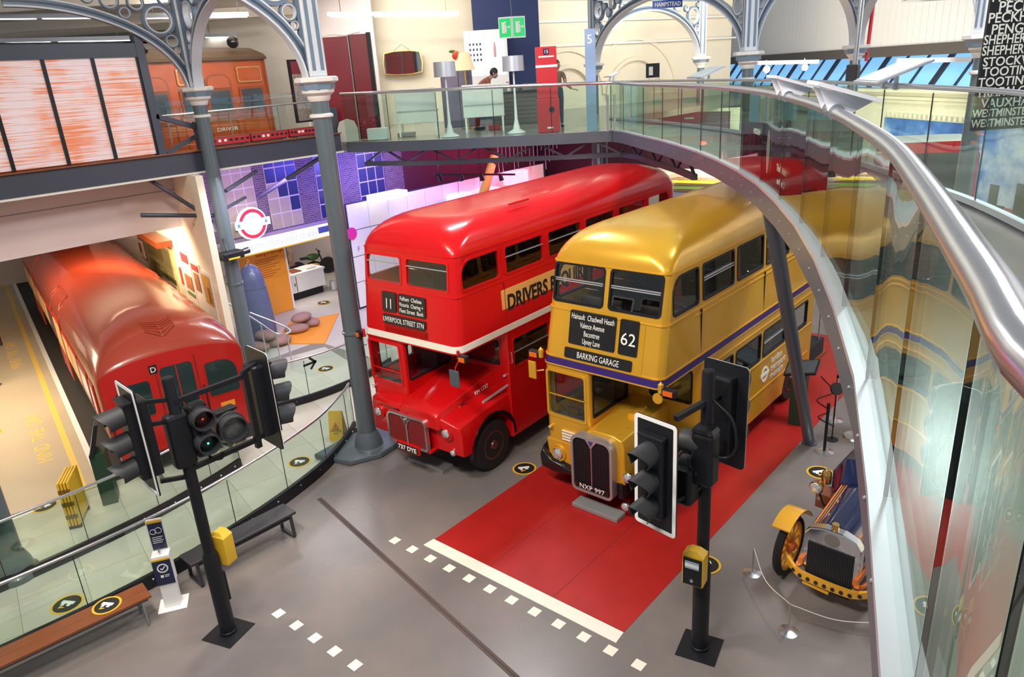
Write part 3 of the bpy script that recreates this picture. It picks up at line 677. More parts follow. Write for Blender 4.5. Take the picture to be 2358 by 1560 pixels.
def window(fmap, a0, a1, b0, b1, r, parent, name, fm, gm=None, fw=0.022, split=None, sm=None):
    """frame ring as the part, pane and slide rails as its sub-parts"""
    gm = gm or G_WIN
    o = rrect(a0-0.012, a1+0.012, b0-0.012, b1+0.012, r)
    rr = [max(0.01, q-0.02) for q in (r if isinstance(r, (list,tuple)) else [r]*4)]
    q = rrect(a0+fw, a1-fw, b0+fw, b1-fw, rr)
    L = [[fmap(a, c, 0.012) for a, c in o], [fmap(a, c, 0.012) for a, c in q], [fmap(a, c, -0.05) for a, c in q], [fmap(a, c, -0.05) for a, c in o]]
    f = MB().loops(L, True, False, True).build(name, fm, parent, 40)
    p = rrect(a0, a1, b0, b1, r)
    MB().loops([[fmap(a, c, -0.012) for a, c in p], [fmap(a, c, -0.020) for a, c in p]]).build('pane', gm, f)
    if split:
        for h in split:
            z = b0 + (b1-b0)*h
            MB().loops([[fmap(a, z+dz, oo) for dz, oo in ((-0.007,-0.008),(0.007,-0.008),(0.007,0.012),(-0.007,0.012))] for a in (a0+0.01, a1-0.01)]).build('slide_rail', sm or K['alu'], f)
    return f
def wheel(parent, x, y, z, r, w, hubm, sgn, twin=False):
    t = MB().lathe([(r*0.56, -w/2), (r*0.90, -w/2), (r*0.985, -w*0.32), (r, 0), (r*0.985, w*0.32), (r*0.90, w/2), (r*0.56, w/2)], (x, y, z), 36, 'x').build('wheel', K['rubber'], parent, 40)
    d = sgn*w/2
    MB().lathe([(0.02, d*1.25), (r*0.16, d*1.25), (r*0.20, d*0.9), (r*0.30, d*0.62), (r*0.46, d*0.55), (r*0.50, d*1.02), (r*0.57, d*1.04), (r*0.57, d*0.2), (0.02, d*0.2)], (x, y, z), 28, 'x').build('hub', hubm, t, 30)
    for k in range(8):
        a = 2*PI*k/8; MB().cyl((x+d*0.6, y+r*0.38*math.cos(a), z+r*0.38*math.sin(a)), (x+d*0.86, y+r*0.38*math.cos(a), z+r*0.38*math.sin(a)), 0.016, n=6).build('wheel_nut', hubm, t)
    return t
def seat_part(parent, x, y, z, first=[None]):
    if first[0] is None:
        mb = MB().box(-0.42, 0.42, 0, 0.40, 0.34, 0.44).box(-0.42, 0.42, 0.36, 0.44, 0.40, 0.88).box(-0.03, 0.03, 0.1, 0.3, 0, 0.34)
        rail = MB().tube([(-0.40,0.42,0.80),(-0.40,0.42,0.94),(-0.34,0.42,0.99),(0.34,0.42,0.99),(0.40,0.42,0.94),(0.40,0.42,0.80)], 0.013, 6)
        first[0] = (mb.mesh('seat'), rail.mesh('grab_rail'))
    s = place('seat', first[0][0], K['seat'], parent, 0, 0.03, (x, y, z))
    place('grab_rail', first[0][1], K['chrome'], s, 40)
    return s
def headlamp(parent, c, r, m_rim, name='headlamp', d=(0,-1,0), deep=0.07):
    c = Vector(c); d = unit(d)
    q = d.to_track_quat('Z', 'Y').to_matrix().to_4x4(); q.translation = c
    o = MB().lathe([(0.01,-deep),(r*0.7,-deep),(r*1.06,-0.01),(r*1.06,0.02),(r*0.95,0.03),(r*0.9,0.012),(0.01,0.012)], n=24).xf(q).build(name, m_rim, parent, 40)
    MB().lathe([(r*0.92,0.012),(r*0.75,0.03),(r*0.4,0.045),(0.01,0.05)], n=24).xf(q).build('lens', K['lens'], o, 60)
    return o
def build_bus(b):
    t = thing('double_decker_bus', b.label, 'bus', b.loc, b.rz)
    BM, FM = b.body, b.frame
    side = lambda sg: (lambda a, c, o: (sg*(b.hw(c)+o), a, c))
    front = lambda a, c, o: (a, b.yf(c)-o, c)
    rear = lambda a, c, o: (a, b.L+o, c)
    low = lambda sg: (lambda a, c, o: (sg*(b.w+o), a, c))
    # ---- upper deck shell with its windows cut out
    wl = [b.zA, b.zA+0.25, b.zw, b.zu0, b.zu1, b.zr]
    TH = [0.10,0.25,0.42,0.6,0.78,0.95,1.10,1.24,1.36,1.46,1.53]
    i = 0.045
    L = [roof_pts(b, th, i) for th in reversed(TH)] + [ring_pts(b, z, i) for z in reversed(wl)] + [ring_pts(b, z) for z in wl] + [roof_pts(b, th) for th in TH]
    shell = MB().loops(L)
    cut = MB()
    for sg in (-1, 1):
        for (a0, a1, r) in b.uw:
            P = rrect(a0, a1, b.zu0, b.zu1, r); cut.loops([[(sg*(b.w-0.45), y, z) for y, z in P], [(sg*(b.w+0.2), y, z) for y, z in P]])
    for (a0, a1) in b.fw:
        P = rrect(a0, a1, b.zf0, b.zf1, 0.07); cut.loops([[(x, -0.4, z) for x, z in P], [(x, 0.6, z) for x, z in P]])
    P = rrect(-0.72, 0.72, b.zu0, b.zu1, 0.1); cut.loops([[(x, b.L-0.4, z) for x, z in P], [(x, b.L+0.2, z) for x, z in P]])
    me = boolean_cut(shell, cut, 'upper_deck_body')
    place('upper_deck_body', me, BM, t, 38)
    for sg in (-1, 1):
        for k, (a0, a1, r) in enumerate(b.uw):
            window(side(sg), a0, a1, b.zu0, b.zu1, r, t, 'side_window', FM, G_WIN, 0.02, b.usplit if k in b.uslide else None)
    for (a0, a1) in b.fw: window(front, a0, a1, b.zf0, b.zf1, 0.07, t, 'front_window', b.fframe, G_WIN, 0.026, b.fsplit)
    window(rear, -0.72, 0.72, b.zu0, b.zu1, 0.1, t, 'rear_window', FM)
    MB().box(-b.w+0.06, b.w-0.06, 0.12, b.L-0.1, b.zA+0.02, b.zA+0.07).build('upper_deck_floor', K['dark'], t)
    for sg in (-1, 1):
        for k in range(8): seat_part(t, sg*(b.w-0.55), 0.62+k*0.80, b.zA+0.07)
    # ---- lower saloon
    w, i = b.w, 0.05; y0, y1, pe = b.ybulk, b.L-0.12, b.plat
    C = [(w,pe),(w,y0+0.02),(w-0.02,y0),(-w+0.02,y0),(-w,y0+0.02),(-w,y1-0.2),(-w+0.2,y1),(0.35,y1),(0.35,y1-i),(-w+i+0.2,y1-i),(-w+i,y1-0.22),(-w+i,y0+i),(w-i,y0+i),(w-i,pe)]
    lowb = MB().prism(C, b.zs, b.zA+0.01)
    cut = MB()
    for sg in (-1, 1):
        for (a0, a1, r) in b.lw:
            P = rrect(a0, a1, b.zl0, b.zl1, r); cut.loops([[(sg*(w-0.3), y, z) for y, z in P], [(sg*(w+0.2), y, z) for y, z in P]])
        P = [(b.yrear+0.60*math.cos(a), b.zs-0.05+0.66*max(0,math.sin(a))) for a in [PI*k/16 for k in range(17)]]
        cut.loops([[(sg*(w-0.3), y, z) for y, z in P], [(sg*(w+0.2), y, z) for y, z in P]])
    P = rrect(*b.bulkwin, 0.06); cut.loops([[(x, y0-0.2, z) for x, z in P], [(x, y0+0.2, z) for x, z in P]])
    me = boolean_cut(lowb, cut, 'lower_deck_body'); place('lower_deck_body', me, BM, t, 30)
    for sg in (-1, 1):
        for k, (a0, a1, r) in enumerate(b.lw):
            window(low(sg), a0, a1, b.zl0, b.zl1, r, t, 'saloon_window', FM, G_WIN, 0.02, [0.52] if k in b.lslide else None)
    window(lambda a, c, o: (a, y0-o, c), *b.bulkwin, 0.06, t, 'bulkhead_window', FM)
    MB().box(-w+0.06, w-0.06, y0+0.06, y1-0.02, b.zs+0.05, b.zs+0.40).box(-w+0.3, w-0.3, 0.2, y1-0.5, 0.42, b.zs+0.06).build('chassis', K['matt'], t)
    MB().box(-0.1, w-0.01, pe, b.L-0.02, b.zs-0.03, b.zs+0.05).build('rear_platform', K['wood'], t, 0, 0.01)
    MB().cyl((w-0.12, b.L-0.35, b.zs), (w-0.12, b.L-0.35, b.zA), 0.018, n=8).build('platform_pole', K['chrome'], t, 40)
    for sg in (-1, 1):
        for k in range(5): seat_part(t, sg*(w-0.55), 1.75+k*0.85, b.zs+0.40)
    # ---- half cab
    c0, c1 = -w+0.005, b.cabx
    O = rrect(c0, c1, b.yc, y0+0.02, [b.rf*0.8, 0.05, 0.02, 0.02], 4); I = rrect(c0+i, c1-i, b.yc+i, y0-i, [b.rf*0.5, 0.03, 0.01, 0.01], 4)
    cabm = MB().loops([[(x,y,b.zc0) for x,y in O], [(x,y,b.zA+0.01) for x,y in O], [(x,y,b.zA+0.01) for x,y in I], [(x,y,b.zc0) for x,y in I]], True, False, True)
    cut = MB()
    P = rrect(*b.cabwin, 0.07); cut.loops([[(x, b.yc-0.2, z) for x, z in P], [(x, b.yc+0.25, z) for x, z in P]])
    P = rrect(b.yc+0.10, y0-0.1, b.cabwin[2]+b.cabd, b.cabwin[3], 0.05); cut.loops([[(c1-0.2, y, z) for y, z in P], [(c1+0.2, y, z) for y, z in P]])
    P2 = rrect(b.yc+0.25, y0-0.12, b.cabwin[2]+0.1, b.cabwin[3], 0.06); cut.loops([[(c0-0.2, y, z) for y, z in P2], [(c0+0.2, y, z) for y, z in P2]])
    me = boolean_cut(cabm, cut, 'cab'); place('cab', me, BM, t, 30)
    window(lambda a, c, o: (a, b.yc-o, c), *b.cabwin, 0.07, t, 'windscreen', b.cframe, G_WIN, 0.03, [b.wsplit], BM)
    window(lambda a, c, o: (c1+o, a, c), b.yc+0.10, y0-0.1, b.cabwin[2]+b.cabd, b.cabwin[3], 0.05, t, 'cab_side_window', K['satin'])
    window(lambda a, c, o: (c0-o, a, c), b.yc+0.25, y0-0.12, b.cabwin[2]+0.1, b.cabwin[3], 0.06, t, 'cab_door_window', K['satin'])
    MB().box(c0+0.06, c1-0.06, b.yc+0.06, y0-0.06, b.cabwin[2]-0.45, b.cabwin[2]-0.38).box(c0+0.06, c1-0.06, y0-0.10, y0-0.05, b.cabwin[2]-0.4, b.zA).box(c0+0.06,c1-0.06,b.yc+0.06,b.yc+0.30,b.cabwin[2]-0.2,b.cabwin[2]-0.05).build('cab_interior', K['dark'], t)
    sw = Vector(((c0+c1)/2, b.yc+0.34, b.cabwin[2]+0.06))
    MB().tube([sw + Vector((0.22*math.cos(a), 0.16*math.sin(a), 0.10*math.sin(a))) for a in [2*PI*k/20 for k in range(20)]], 0.014, 6, True).cyl(sw, sw+Vector((0,0.05,-0.4)), 0.02, n=8).bar(sw+Vector((-0.22,0,0)), sw+Vector((0.22,0,0)), 0.02, 0.015).build('steering_wheel', K['matt'], t, 40)
    MB().box((c0+c1)/2-0.22, (c0+c1)/2+0.22, y0-0.38, y0-0.1, b.cabwin[2]-0.38, b.cabwin[2]-0.12).box((c0+c1)/2-0.22, (c0+c1)/2+0.22, y0-0.17, y0-0.1, b.cabwin[2]-0.12, b.cabwin[2]+0.4).build('driver_seat', K['seatgrey'], t, 0, 0.03)
    for sg in (-1, 1): wheel(t, sg*(w-0.20), b.yrear, 0.50, 0.50, 0.30, b.hub, sg)
    return t
def blind(t, b, x0, x1, z0, z1, lines, name='blind', fm=None):
    f = lambda a, c, o: (a, b.yf(c)-o, c)
    P = rrect(x0, x1, z0, z1, 0.025, 3)
    o = MB().loops([[f(a, c, 0.030) for a, c in P], [f(a, c, -0.01) for a, c in P]]).build(name, K['blind'], t)
    if fm:
        Q = rrect(x0-0.02, x1+0.02, z0-0.02, z1+0.02, 0.03, 3)
        MB().loops([[f(a, c, 0.034) for a, c in Q], [f(a, c, 0.034) for a, c in P], [f(a, c, 0) for a, c in P], [f(a, c, 0) for a, c in Q]], True, False, True).build('surround', fm, o)
    n = len(lines)
    for s_, cx, z, h, wd in lines:
        text(s_, h, K['ink'], o, Vector(f(cx, z, 0.036)), (1,0,0), Vector(f(cx, z+1, 0.036))-Vector(f(cx, z, 0.036)), 'lettering', 0.002, 'CENTER', 1, 0.0, wd)
    return o
# ---------------------------------------------------------------- the gold bus
g = BusSpec()
g.label = 'gold double-decker bus on the red carpet with purple band, route 62'; g.loc = (0,0,0.019); g.rz = 0
g.w = 1.143; g.L = 7.95; g.zA = 2.40; g.zw = 3.36; g.zu0, g.zu1 = 3.45, 4.05; g.zr = 4.13; g.zt = 4.66; g.zf0, g.zf1 = 3.48, 4.11
g.hw = lambda z: 1.143 - 0.035*max(0, z-2.4); g.yf = lambda z: 0.19*max(0, z-2.4)
g.rf, g.rb, g.ce, g.df, g.db = 0.15, 0.25, 0.42, 1.05, 0.9
g.body = K['gold']; g.frame = K['satin']; g.fframe = K['satin']; g.cframe = K['gold']; g.hub = K['maroonhub']
g.uw = [(0.42,1.25,[0.07,0.07,0.07,0.30]),(1.40,2.55,0.06),(2.69,3.80,0.06),(3.94,5.05,0.06),(5.19,6.30,0.06),(6.45,7.45,[0.06,0.06,0.25,0.06])]
g.uslide = (1, 3); g.usplit = [0.55, 0.62]; g.fw = [(-1.0,-0.03),(0.08,1.0)]; g.fsplit = [0.55, 0.60]
g.ybulk = 1.30; g.plat = 6.68; g.zs = 0.38; g.zl0, g.zl1 = 1.60, 2.14; g.lw = [(1.46,2.57,0.06),(2.70,3.81,0.06),(3.94,5.05,0.06),(5.42,6.28,[0.2,0.06,0.06,0.06])]; g.lslide = (0, 2)
g.yrear = 5.72; g.bulkwin = (0.20, 1.00, 1.62, 2.22); g.cabx = -0.20; g.yc = 0.02; g.zc0 = 0.55; g.cabwin = (-1.08,-0.27,1.42,2.29); g.cabd = 0.10; g.wsplit = 0.48
t = build_bus(g)
band(g, 2.42, 2.53, 0.006, 'purple_band', K['purple'], t)
for z, h in ((2.40,0.02),(2.545,0.02),(3.35,0.022),(4.12,0.022)): band(g, z, z+h, 0.014, 'moulding', K['gold'], t)
for a0, a1, z in ((1.10,6.2,3.26),(1.40,6.5,0.88),(1.40,6.6,2.24),(1.40,6.6,1.52)):
    for sg in (-1,1): MB().box(sg*(g.hw(z)-0.005), sg*(g.hw(z)+0.014), a0, a1, z, z+0.022).build('moulding', K['gold'], t)
for y in (1.32, 3.87, 6.38):
    MB().box(g.hw(3)+0.012-0.02, g.hw(3)+0.016, y, y+0.006, 2.57, 3.34).build('panel_joint', K['satin'], t)
blind(t, g, -0.62, 0.27, 2.83, 3.38, [('Hainault  Chadwell Heath', -0.17, 3.25, 0.13, 0.82), ('Valence Avenue', -0.17, 3.12, 0.13, 0.47), ('Becontree', -0.17, 2.99, 0.13, 0.30), ('Upney Lane', -0.17, 2.865, 0.13, 0.34)], 'via_blind')
bl = blind(t, g, 0.34, 0.68, 2.83, 3.38, [('62', 0.51, 2.99, 0.28, 0.26)], 'route_blind')
blind(t, g, -0.68, 0.61, 2.585, 2.755, [('BARKING GARAGE', -0.02, 2.62, 0.145, 0.80)], 'destination_blind')
# panel that carries the blinds stands a little proud
fmap = lambda a, c, o: (a, g.yf(c)-o, c)
P = rrect(-0.74, 0.78, 2.56, 3.34, 0.03, 3)
MB().loops([[fmap(a, c, 0.010) for a, c in P], [fmap(a, c, -0.02) for a, c in P]]).build('blind_panel', K['gold'], t)
# bonnet, radiator, wings
B = [(-0.22,1.25),(-0.20,1.40),(-0.05,1.47),(0.35,1.47),(0.50,1.42),(0.55,1.28),(0.56,0.62),(-0.22,0.62)]
Bb = [(x*1.06, z+0.10 if z > 1 else z) for x, z in B]
MB().loops([[(x,-0.12,z-0.03) for x,z in B], [(x,0.5,z+0.02) for x,z in B], [(x,1.31,z) for x,z in Bb]]).build('bonnet', K['gold'], t, 50, 0.02)
for k in range(6): MB().sphere((0.40, 0.0+k*0.22, 1.475+k*0.018), 0.010, 6, 4).build('bonnet_rivet', K['gold'], t, 60)
MB().cyl((0.30,0.55,1.48),(0.30,0.95,1.53),0.10,0.06,14).build('bonnet_bulge', K['gold'], t, 50)
P = rrect(-0.41, 0.41, 0.30, 1.37, [0.10,0.10,0.16,0.16]); Q = rrect(-0.365, 0.365, 0.345, 1.32, [0.07,0.07,0.13,0.13])
rd = MB().loops([[(x,-0.27,z) for x,z in P], [(x,-0.27,z) for x,z in Q], [(x,-0.22,z) for x,z in Q], [(x,-0.10,z) for x,z in P]], True, False, True).build('radiator_shell', mat('radiator_chrome',(0.42,0.41,0.43),0.32,0.55), t, 40)
MB().yprism(Q, -0.235, -0.11).build('grille', K['satin'], rd)
for k in range(17): MB().box(-0.355+k*0.0435, -0.350+k*0.0435, -0.243, -0.235, 0.47, 1.29).build('grille_slat', K['black'], rd)
MB().box(-0.009, 0.009, -0.262, -0.235, 0.46, 1.20).build('centre_strip', K['steel'], rd)
MB().yprism([(-0.12,1.325),(0.12,1.325),(0.05,1.24),(0,1.16),(-0.05,1.24)], -0.268, -0.235).build('badge', K['steel'], rd)
MB().yprism([(-0.05,1.31),(0.05,1.31),(0,1.22)], -0.276, -0.262).build('badge_enamel', mat('badge_blue', (0.03,0.05,0.25), 0.3), rd)
pl = MB().box(-0.34, 0.34, -0.262, -0.235, 0.36, 0.47).build('number_plate', K['black'], t); text('NXP 997', 0.125, K['ink'], pl, (0, -0.264, 0.37), (1,0,0), (0,0,1), 'lettering', 0.002, 'CENTER', 1, 0, 0.50)
# cab front panel details
headlamp(t, (-0.87,-0.03,0.72), 0.10, K['chrome']); MB().lathe([(0.10,0),(0.155,-0.01),(0.16,0.01),(0.15,0.05)], (-0.87,-0.02,0.72), 24, 'y').build('lamp_surround', K['gold'], t, 40)
headlamp(t, (0.62,-0.12,0.77), 0.085, K['chrome']); headlamp(t, (0.60,-0.16,0.24), 0.075, K['chrome'], 'fog_lamp')
headlamp(t, (-1.02,-0.01,1.20), 0.035, K['gold'], 'side_lamp')
for k in range(4): MB().box(-0.78,-0.46,-0.012,0.01,1.01+k*0.055,1.035+k*0.055).build('louvre', K['cream'], t)
MB().yprism([(-1.13,0.95),(-0.30,0.95),(-0.28,0.54),(-0.62,0.52),(-1.08,0.60)], 0.0, 0.06).build('cab_apron', K['gold'], t, 0, 0.01)
MW = [(-1.24,0.40),(-1.26,0.62),(-1.20,0.74),(-1.12,0.66),(-1.0,0.56),(-0.62,0.50),(-0.40,0.50),(-0.40,0.42),(-0.64,0.40),(-0.95,0.36)]
MB().loops([[(x*0.97,-0.10,z) for x,z in MW],[(x,0.0,z+0.05) for x,z in MW],[(x,0.22,z+0.12) for x,z in MW],[(x,0.42,z+0.16) for x,z in MW]]).build('front_mudguard', K['black'], t, 50, 0.015)
for sg, x0, x1 in ((-1,-1.14,-0.80),(1,0.60,1.14)):
    A = [(0.75+0.66*math.cos(a), 0.44+0.62*math.sin(a)) for a in [PI*k/14 for k in range(-1,15)]]
    Ai = [(0.75+0.60*math.cos(a), 0.44+0.57*math.sin(a)) for a in [PI*k/14 for k in range(-1,15)]]
    MB().loops([[(x0,y,z) for y,z in A]+[(x0,y,z) for y,z in reversed(Ai)], [(x1,y,z) for y,z in A]+[(x1,y,z) for y,z in reversed(Ai)]]).build('front_wing', K['black'], t, 40, 0.015)
    wheel(t, sg*(g.w-0.19), 0.75, 0.50, 0.50, 0.27, g.hub, sg)
MB().box(-0.42,-0.30,-0.10,0.1,0.36,0.62).box(0.46,0.54,-0.16,0.1,0.34,0.62).build('tow_bracket', K['satin'], t, 0, 0.01)
# mirrors and indicators
for sg, z in ((-1,2.55),(1,2.44)):
    x = sg*1.15
    o = MB().cyl((x,-0.02,z-0.06),(x,-0.02,z+0.08),0.045,n=12).cyl((x,-0.02,z+0.08),(x,-0.02,z+0.12),0.035,0.01,n=12).build('lamp_bracket', K['gold'], t, 40)
    MB().box(x+sg*0.03, x+sg*0.26, -0.06, 0.05, z-0.09, z+0.03).build('indicator', K['satin'], t, 0, 0.015); MB().box(x+sg*0.06, x+sg*0.22, -0.075, -0.055, z-0.07, z+0.01).build('indicator_lens', K['amber'], t)
MB().tube([(-1.12,0.0,2.25),(-1.22,-0.08,2.24),(-1.26,-0.1,2.28)], 0.012, 6).build('mirror_arm', K['gold'], t, 40)
MB().box(-1.36,-1.20,-0.13,-0.10,2.10,2.42).build('mirror', K['gold'], t, 0, 0.01)
MB().lathe([(0.01,0.02),(0.08,0.02),(0.09,0),(0.08,-0.02),(0.01,-0.02)], (1.10,-0.02,2.27), 18, 'y').build('round_reflector', K['gold'], t, 40)
# roundel emblem and lettering on the side panel
def ring_yz(x, y, z, r0, r1, n=28):
    L = [[(x+dx, y+r*math.cos(2*PI*k/n), z+r*math.sin(2*PI*k/n)) for k in range(n)] for dx, r in ((0.004,r1),(0.010,r1),(0.010,r0),(0.004,r0))]
    return MB().loops(L, True, False, True)
e = ring_yz(1.143, 4.10, 1.20, 0.115, 0.165); e.box(1.147,1.155,3.90,4.30,1.17,1.235); e.build('roundel_emblem', K['ink'], t)
for k, s_ in enumerate(('london','transport','museum')):
    text(s_, 0.20, K['ink'], t, (1.149, 4.40, 1.32-k*0.17), (0,1,0), (0,0,1), 'lettering', 0.002)
MB().box(-0.36,0.55,-0.36,-0.08,0.019,0.095).build('steel_jack_plate', mat('plate_grey',(0.30,0.30,0.31),0.35,0.2), None, 0, 0.01)
tag(bpy.data.objects['steel_jack_plate'], 'grey metal support plate on the carpet under the gold bus radiator', 'plate')
# ---------------------------------------------------------------- the red bus
r = BusSpec()
r.label = 'red double-decker bus with white band and drivers advert, route 11'; r.loc = (-3.449,-0.973,0.023); r.rz = math.radians(2.35)
r.w = 1.219; r.L = 8.40; r.zA = 2.58; r.zw = 3.56; r.zu0, r.zu1 = 3.65, 4.17; r.zr = 4.26; r.zt = 4.80; r.zf0, r.zf1 = 3.64, 4.16
r.hw = lambda z: 1.219 - 0.03*max(0, z-2.6); r.yf = lambda z: 0.10*max(0, z-2.6)
r.rf, r.rb, r.ce, r.df, r.db = 0.17, 0.30, 0.40, 0.9, 0.8
r.body = K['red']; r.frame = K['red']; r.fframe = K['red']; r.cframe = K['red']; r.hub = K['maroonhub']
r.uw = [(0.26,1.30,[0.08,0.08,0.08,0.28]),(1.46,2.64,0.07),(2.80,3.98,0.07),(4.14,5.32,0.07),(5.49,6.72,0.07),(6.86,7.95,[0.07,0.07,0.25,0.07])]
r.uslide = (1,2,3,4); r.usplit = [0.62]; r.fw = [(-1.03,-0.12),(0.0,1.02)]; r.fsplit = [0.72]
r.ybulk = 1.32; r.plat = 7.05; r.zs = 0.44; r.zl0, r.zl1 = 1.82, 2.42; r.lw = [(1.48,2.66,0.06),(2.80,3.98,0.06),(4.14,5.32,0.06),(5.52,6.70,[0.2,0.06,0.06,0.06])]; r.lslide = (0,1,2)
r.yrear = 5.85; r.bulkwin = (0.10, 1.05, 1.86, 2.44); r.cabx = -0.20; r.yc = 0.02; r.zc0 = 0.70; r.cabwin = (-1.13,-0.29,1.66,2.50); r.cabd = 0.12; r.wsplit = 0.33
t = build_bus(r)
band(r, 2.60, 2.72, 0.008, 'white_band', K['cream'], t)
for z, h in ((2.575,0.018),(3.56,0.016),(4.245,0.02)): band(r, z, z+h, 0.010, 'moulding', K['red'], t)
blind(t, r, -0.62, -0.26, 3.13, 3.49, [('11', -0.44, 3.19, 0.27, 0.13)], 'route_blind')
blind(t, r, -0.20, 0.48, 3.13, 3.49, [('Fulham  Chelsea', 0.13, 3.385, 0.105, 0.54), ('Victoria  Charing +', 0.14, 3.275, 0.105, 0.60), ('Fleet Street  Bank', 0.14, 3.165, 0.105, 0.60)], 'via_blind')
blind(t, r, -0.62, 0.47, 2.91, 3.07, [('LIVERPOOL STREET STN', -0.08, 2.945, 0.13, 1.04)], 'destination_blind')
fm = lambda a, c, o: (a, r.yf(c)-o, c)
P = rrect(-0.60, 0.50, 2.75, 2.88, 0.01, 2)
vg = MB().loops([[fm(a, c, 0.012) for a, c in P], [fm(a, c, -0.02) for a, c in P]]).build('vent_grille', mat('vent_red', (0.25,0.012,0.012), 0.5), t)
for k in range(6): MB().box(-0.58,0.48,-0.035+r.yf(2.8),0.0,2.765+k*0.019,2.772+k*0.019).build('vent_bar', K['red'], vg)
# adverts and side lettering
o = MB().box(1.198,1.206,1.27,5.6,2.84,3.40).build('advert_panel', K['adorange'], t)
text('DRIVERS REQUIRED', 0.41, K['blackink'], o, (1.208, 1.42, 2.99), (0,1,0), (0,0,1), 'lettering', 0.002, 'LEFT', 1, 0.014, 2.95)
for y in (1.36, 4.05, 6.78):
    MB().box(1.19,1.212,y,y+0.006,2.74,3.54).build('panel_joint', mat('joint_red',(0.2,0.005,0.006),0.5), t)
# front cowl, bonnet and wings: one pressed body, its grille opening, wheel arch
CW = [(-1.16,0.78),(-1.16,1.25),(-1.12,1.36),(-1.0,1.42),(-0.3,1.45),(0.72,1.45),(0.80,1.38),(1.0,1.30),(1.16,1.22),(1.20,1.05),(1.20,0.78)]
sec = []
for y, s_, dz, zb in ((-0.26,0.94,-0.10,0.66),(-0.22,0.985,-0.04,0.63),(-0.10,1.0,0.0,0.62),(0.35,1.0,0.04,0.62),(1.33,1.0,0.12,0.62)):
    L = []
    for x, z in CW:
        L.append((x*s_, y + (0.16*(abs(x)/1.2)**3 if y < 0 else 0), (z+dz if z > 1.0 else zb)))
    sec.append(L)
cowl = MB().loops(sec)
cut = MB().xprism([(0.78+0.62*math.cos(a), 0.50+0.63*math.sin(a)) for a in [2*PI*k/28 for k in range(28)]], 0.72, 1.4)
cut.xprism([(0.78+0.62*math.cos(a), 0.50+0.63*math.sin(a)) for a in [2*PI*k/28 for k in range(28)]], -1.4, -0.80)
me = boolean_cut(cowl, cut, 'front_cowl'); place('front_cowl', me, K['red'], t, 40, 0.012)
BN = [(-0.24,1.20),(-0.22,1.44),(-0.12,1.52),(0.58,1.52),(0.76,1.46),(0.82,1.32),(0.82,1.20)]
MB().loops([[(x*0.97,-0.24,z-0.08) for x,z in BN], [(x,-0.12,z) for x,z in BN], [(x,0.5,z+(0.12 if z>1.3 else 0)) for x,z in BN], [(x*1.05,1.34,z+(0.28 if z>1.3 else 0.0)) for x,z in BN]]).build('bonnet', K['red'], t, 45, 0.03, seg=3)
MB().box(0.0,0.008,-0.27,1.3,1.30,1.31).build('bonnet_seam', K['maroonhub'], t)
text('RM 1737', 0.105, K['ink'], t, (0.860, 0.72, 1.47), (0.03,1,0.10), (-0.25,-0.08,1), 'lettering', 0.002)
MB().cyl((0.84,0.30,1.42),(0.84,0.42,1.45),0.016,n=8).build('bonnet_handle', K['chrome'], t, 40)
MB().bar((1.02,0.72,1.36),(1.16,1.36,1.52),0.05,0.05).build('wing_vent_tube', K['alu'], t, 0, 0.02)
P = rrect(-0.51, 0.51, 0.64, 1.27, [0.05,0.05,0.12,0.12]); Q = rrect(-0.475, 0.475, 0.675, 1.235, [0.03,0.03,0.10,0.10])
gs = MB().loops([[(x,-0.30,z) for x,z in P], [(x,-0.30,z) for x,z in Q], [(x,-0.25,z) for x,z in Q], [(x,-0.22,z) for x,z in P]], True, False, True).build('radiator_surround', K['steel'], t, 40)
MB().yprism(Q, -0.275, -0.24).build('grille', mat('grille_red',(0.20,0.018,0.018),0.5), gs)
for k in range(18): MB().box(-0.46+k*0.0535,-0.454+k*0.0535,-0.283,-0.274,0.69,1.22).build('grille_slat', mat('slat_red',(0.28,0.02,0.02),0.45), gs)
MB().tube([(-0.13,-0.29,1.22),(-0.05,-0.295,1.16),(-0.008,-0.295,1.05),(-0.008,-0.295,0.68)], 0.010, 6).build('centre_strip', K['steel'], gs, 40)
MB().tube([(0.13,-0.29,1.22),(0.05,-0.295,1.16),(0.008,-0.295,1.05),(0.008,-0.295,0.68)], 0.010, 6).build('centre_strip', K['steel'], gs, 40)
MB().lathe([(0.01,-0.02),(0.045,-0.015),(0.05,0)], (0,-0.285,1.185), 16, 'y').build('badge', K['chrome'], gs, 40)
MB().box(-0.54,0.54,-0.27,-0.05,0.60,0.66).build('front_valance', K['red'], t, 0, 0.015)
pl = MB().box(-0.30,0.30,-0.33,-0.27,0.52,0.70).build('number_plate', K['red'], t, 0, 0.012)
MB().box(-0.275,0.275,-0.337,-0.325,0.545,0.675).build('plate_face', K['black'], pl); text('737 DYE', 0.125, K['ink'], pl, (0,-0.340,0.565), (1,0,0), (0,0,1), 'lettering', 0.002, 'CENTER', 1, 0.003, 0.48)
for x in (-0.90, 0.88):
    headlamp(t, (x,-0.155,1.08), 0.085, K['chrome']); MB().lathe([(0.09,0.01),(0.14,-0.005),(0.15,0.01),(0.15,0.06)], (x,-0.15,1.08), 24, 'y').build('lamp_surround', K['red'], t, 40)
headlamp(t, (0.98,-0.12,0.70), 0.06, K['chrome'], 'fog_lamp')
headlamp(t, (-1.10,0.0,1.52), 0.035, K['chrome'], 'side_lamp'); headlamp(t, (1.13,1.30,1.72), 0.035, K['chrome'], 'side_lamp')
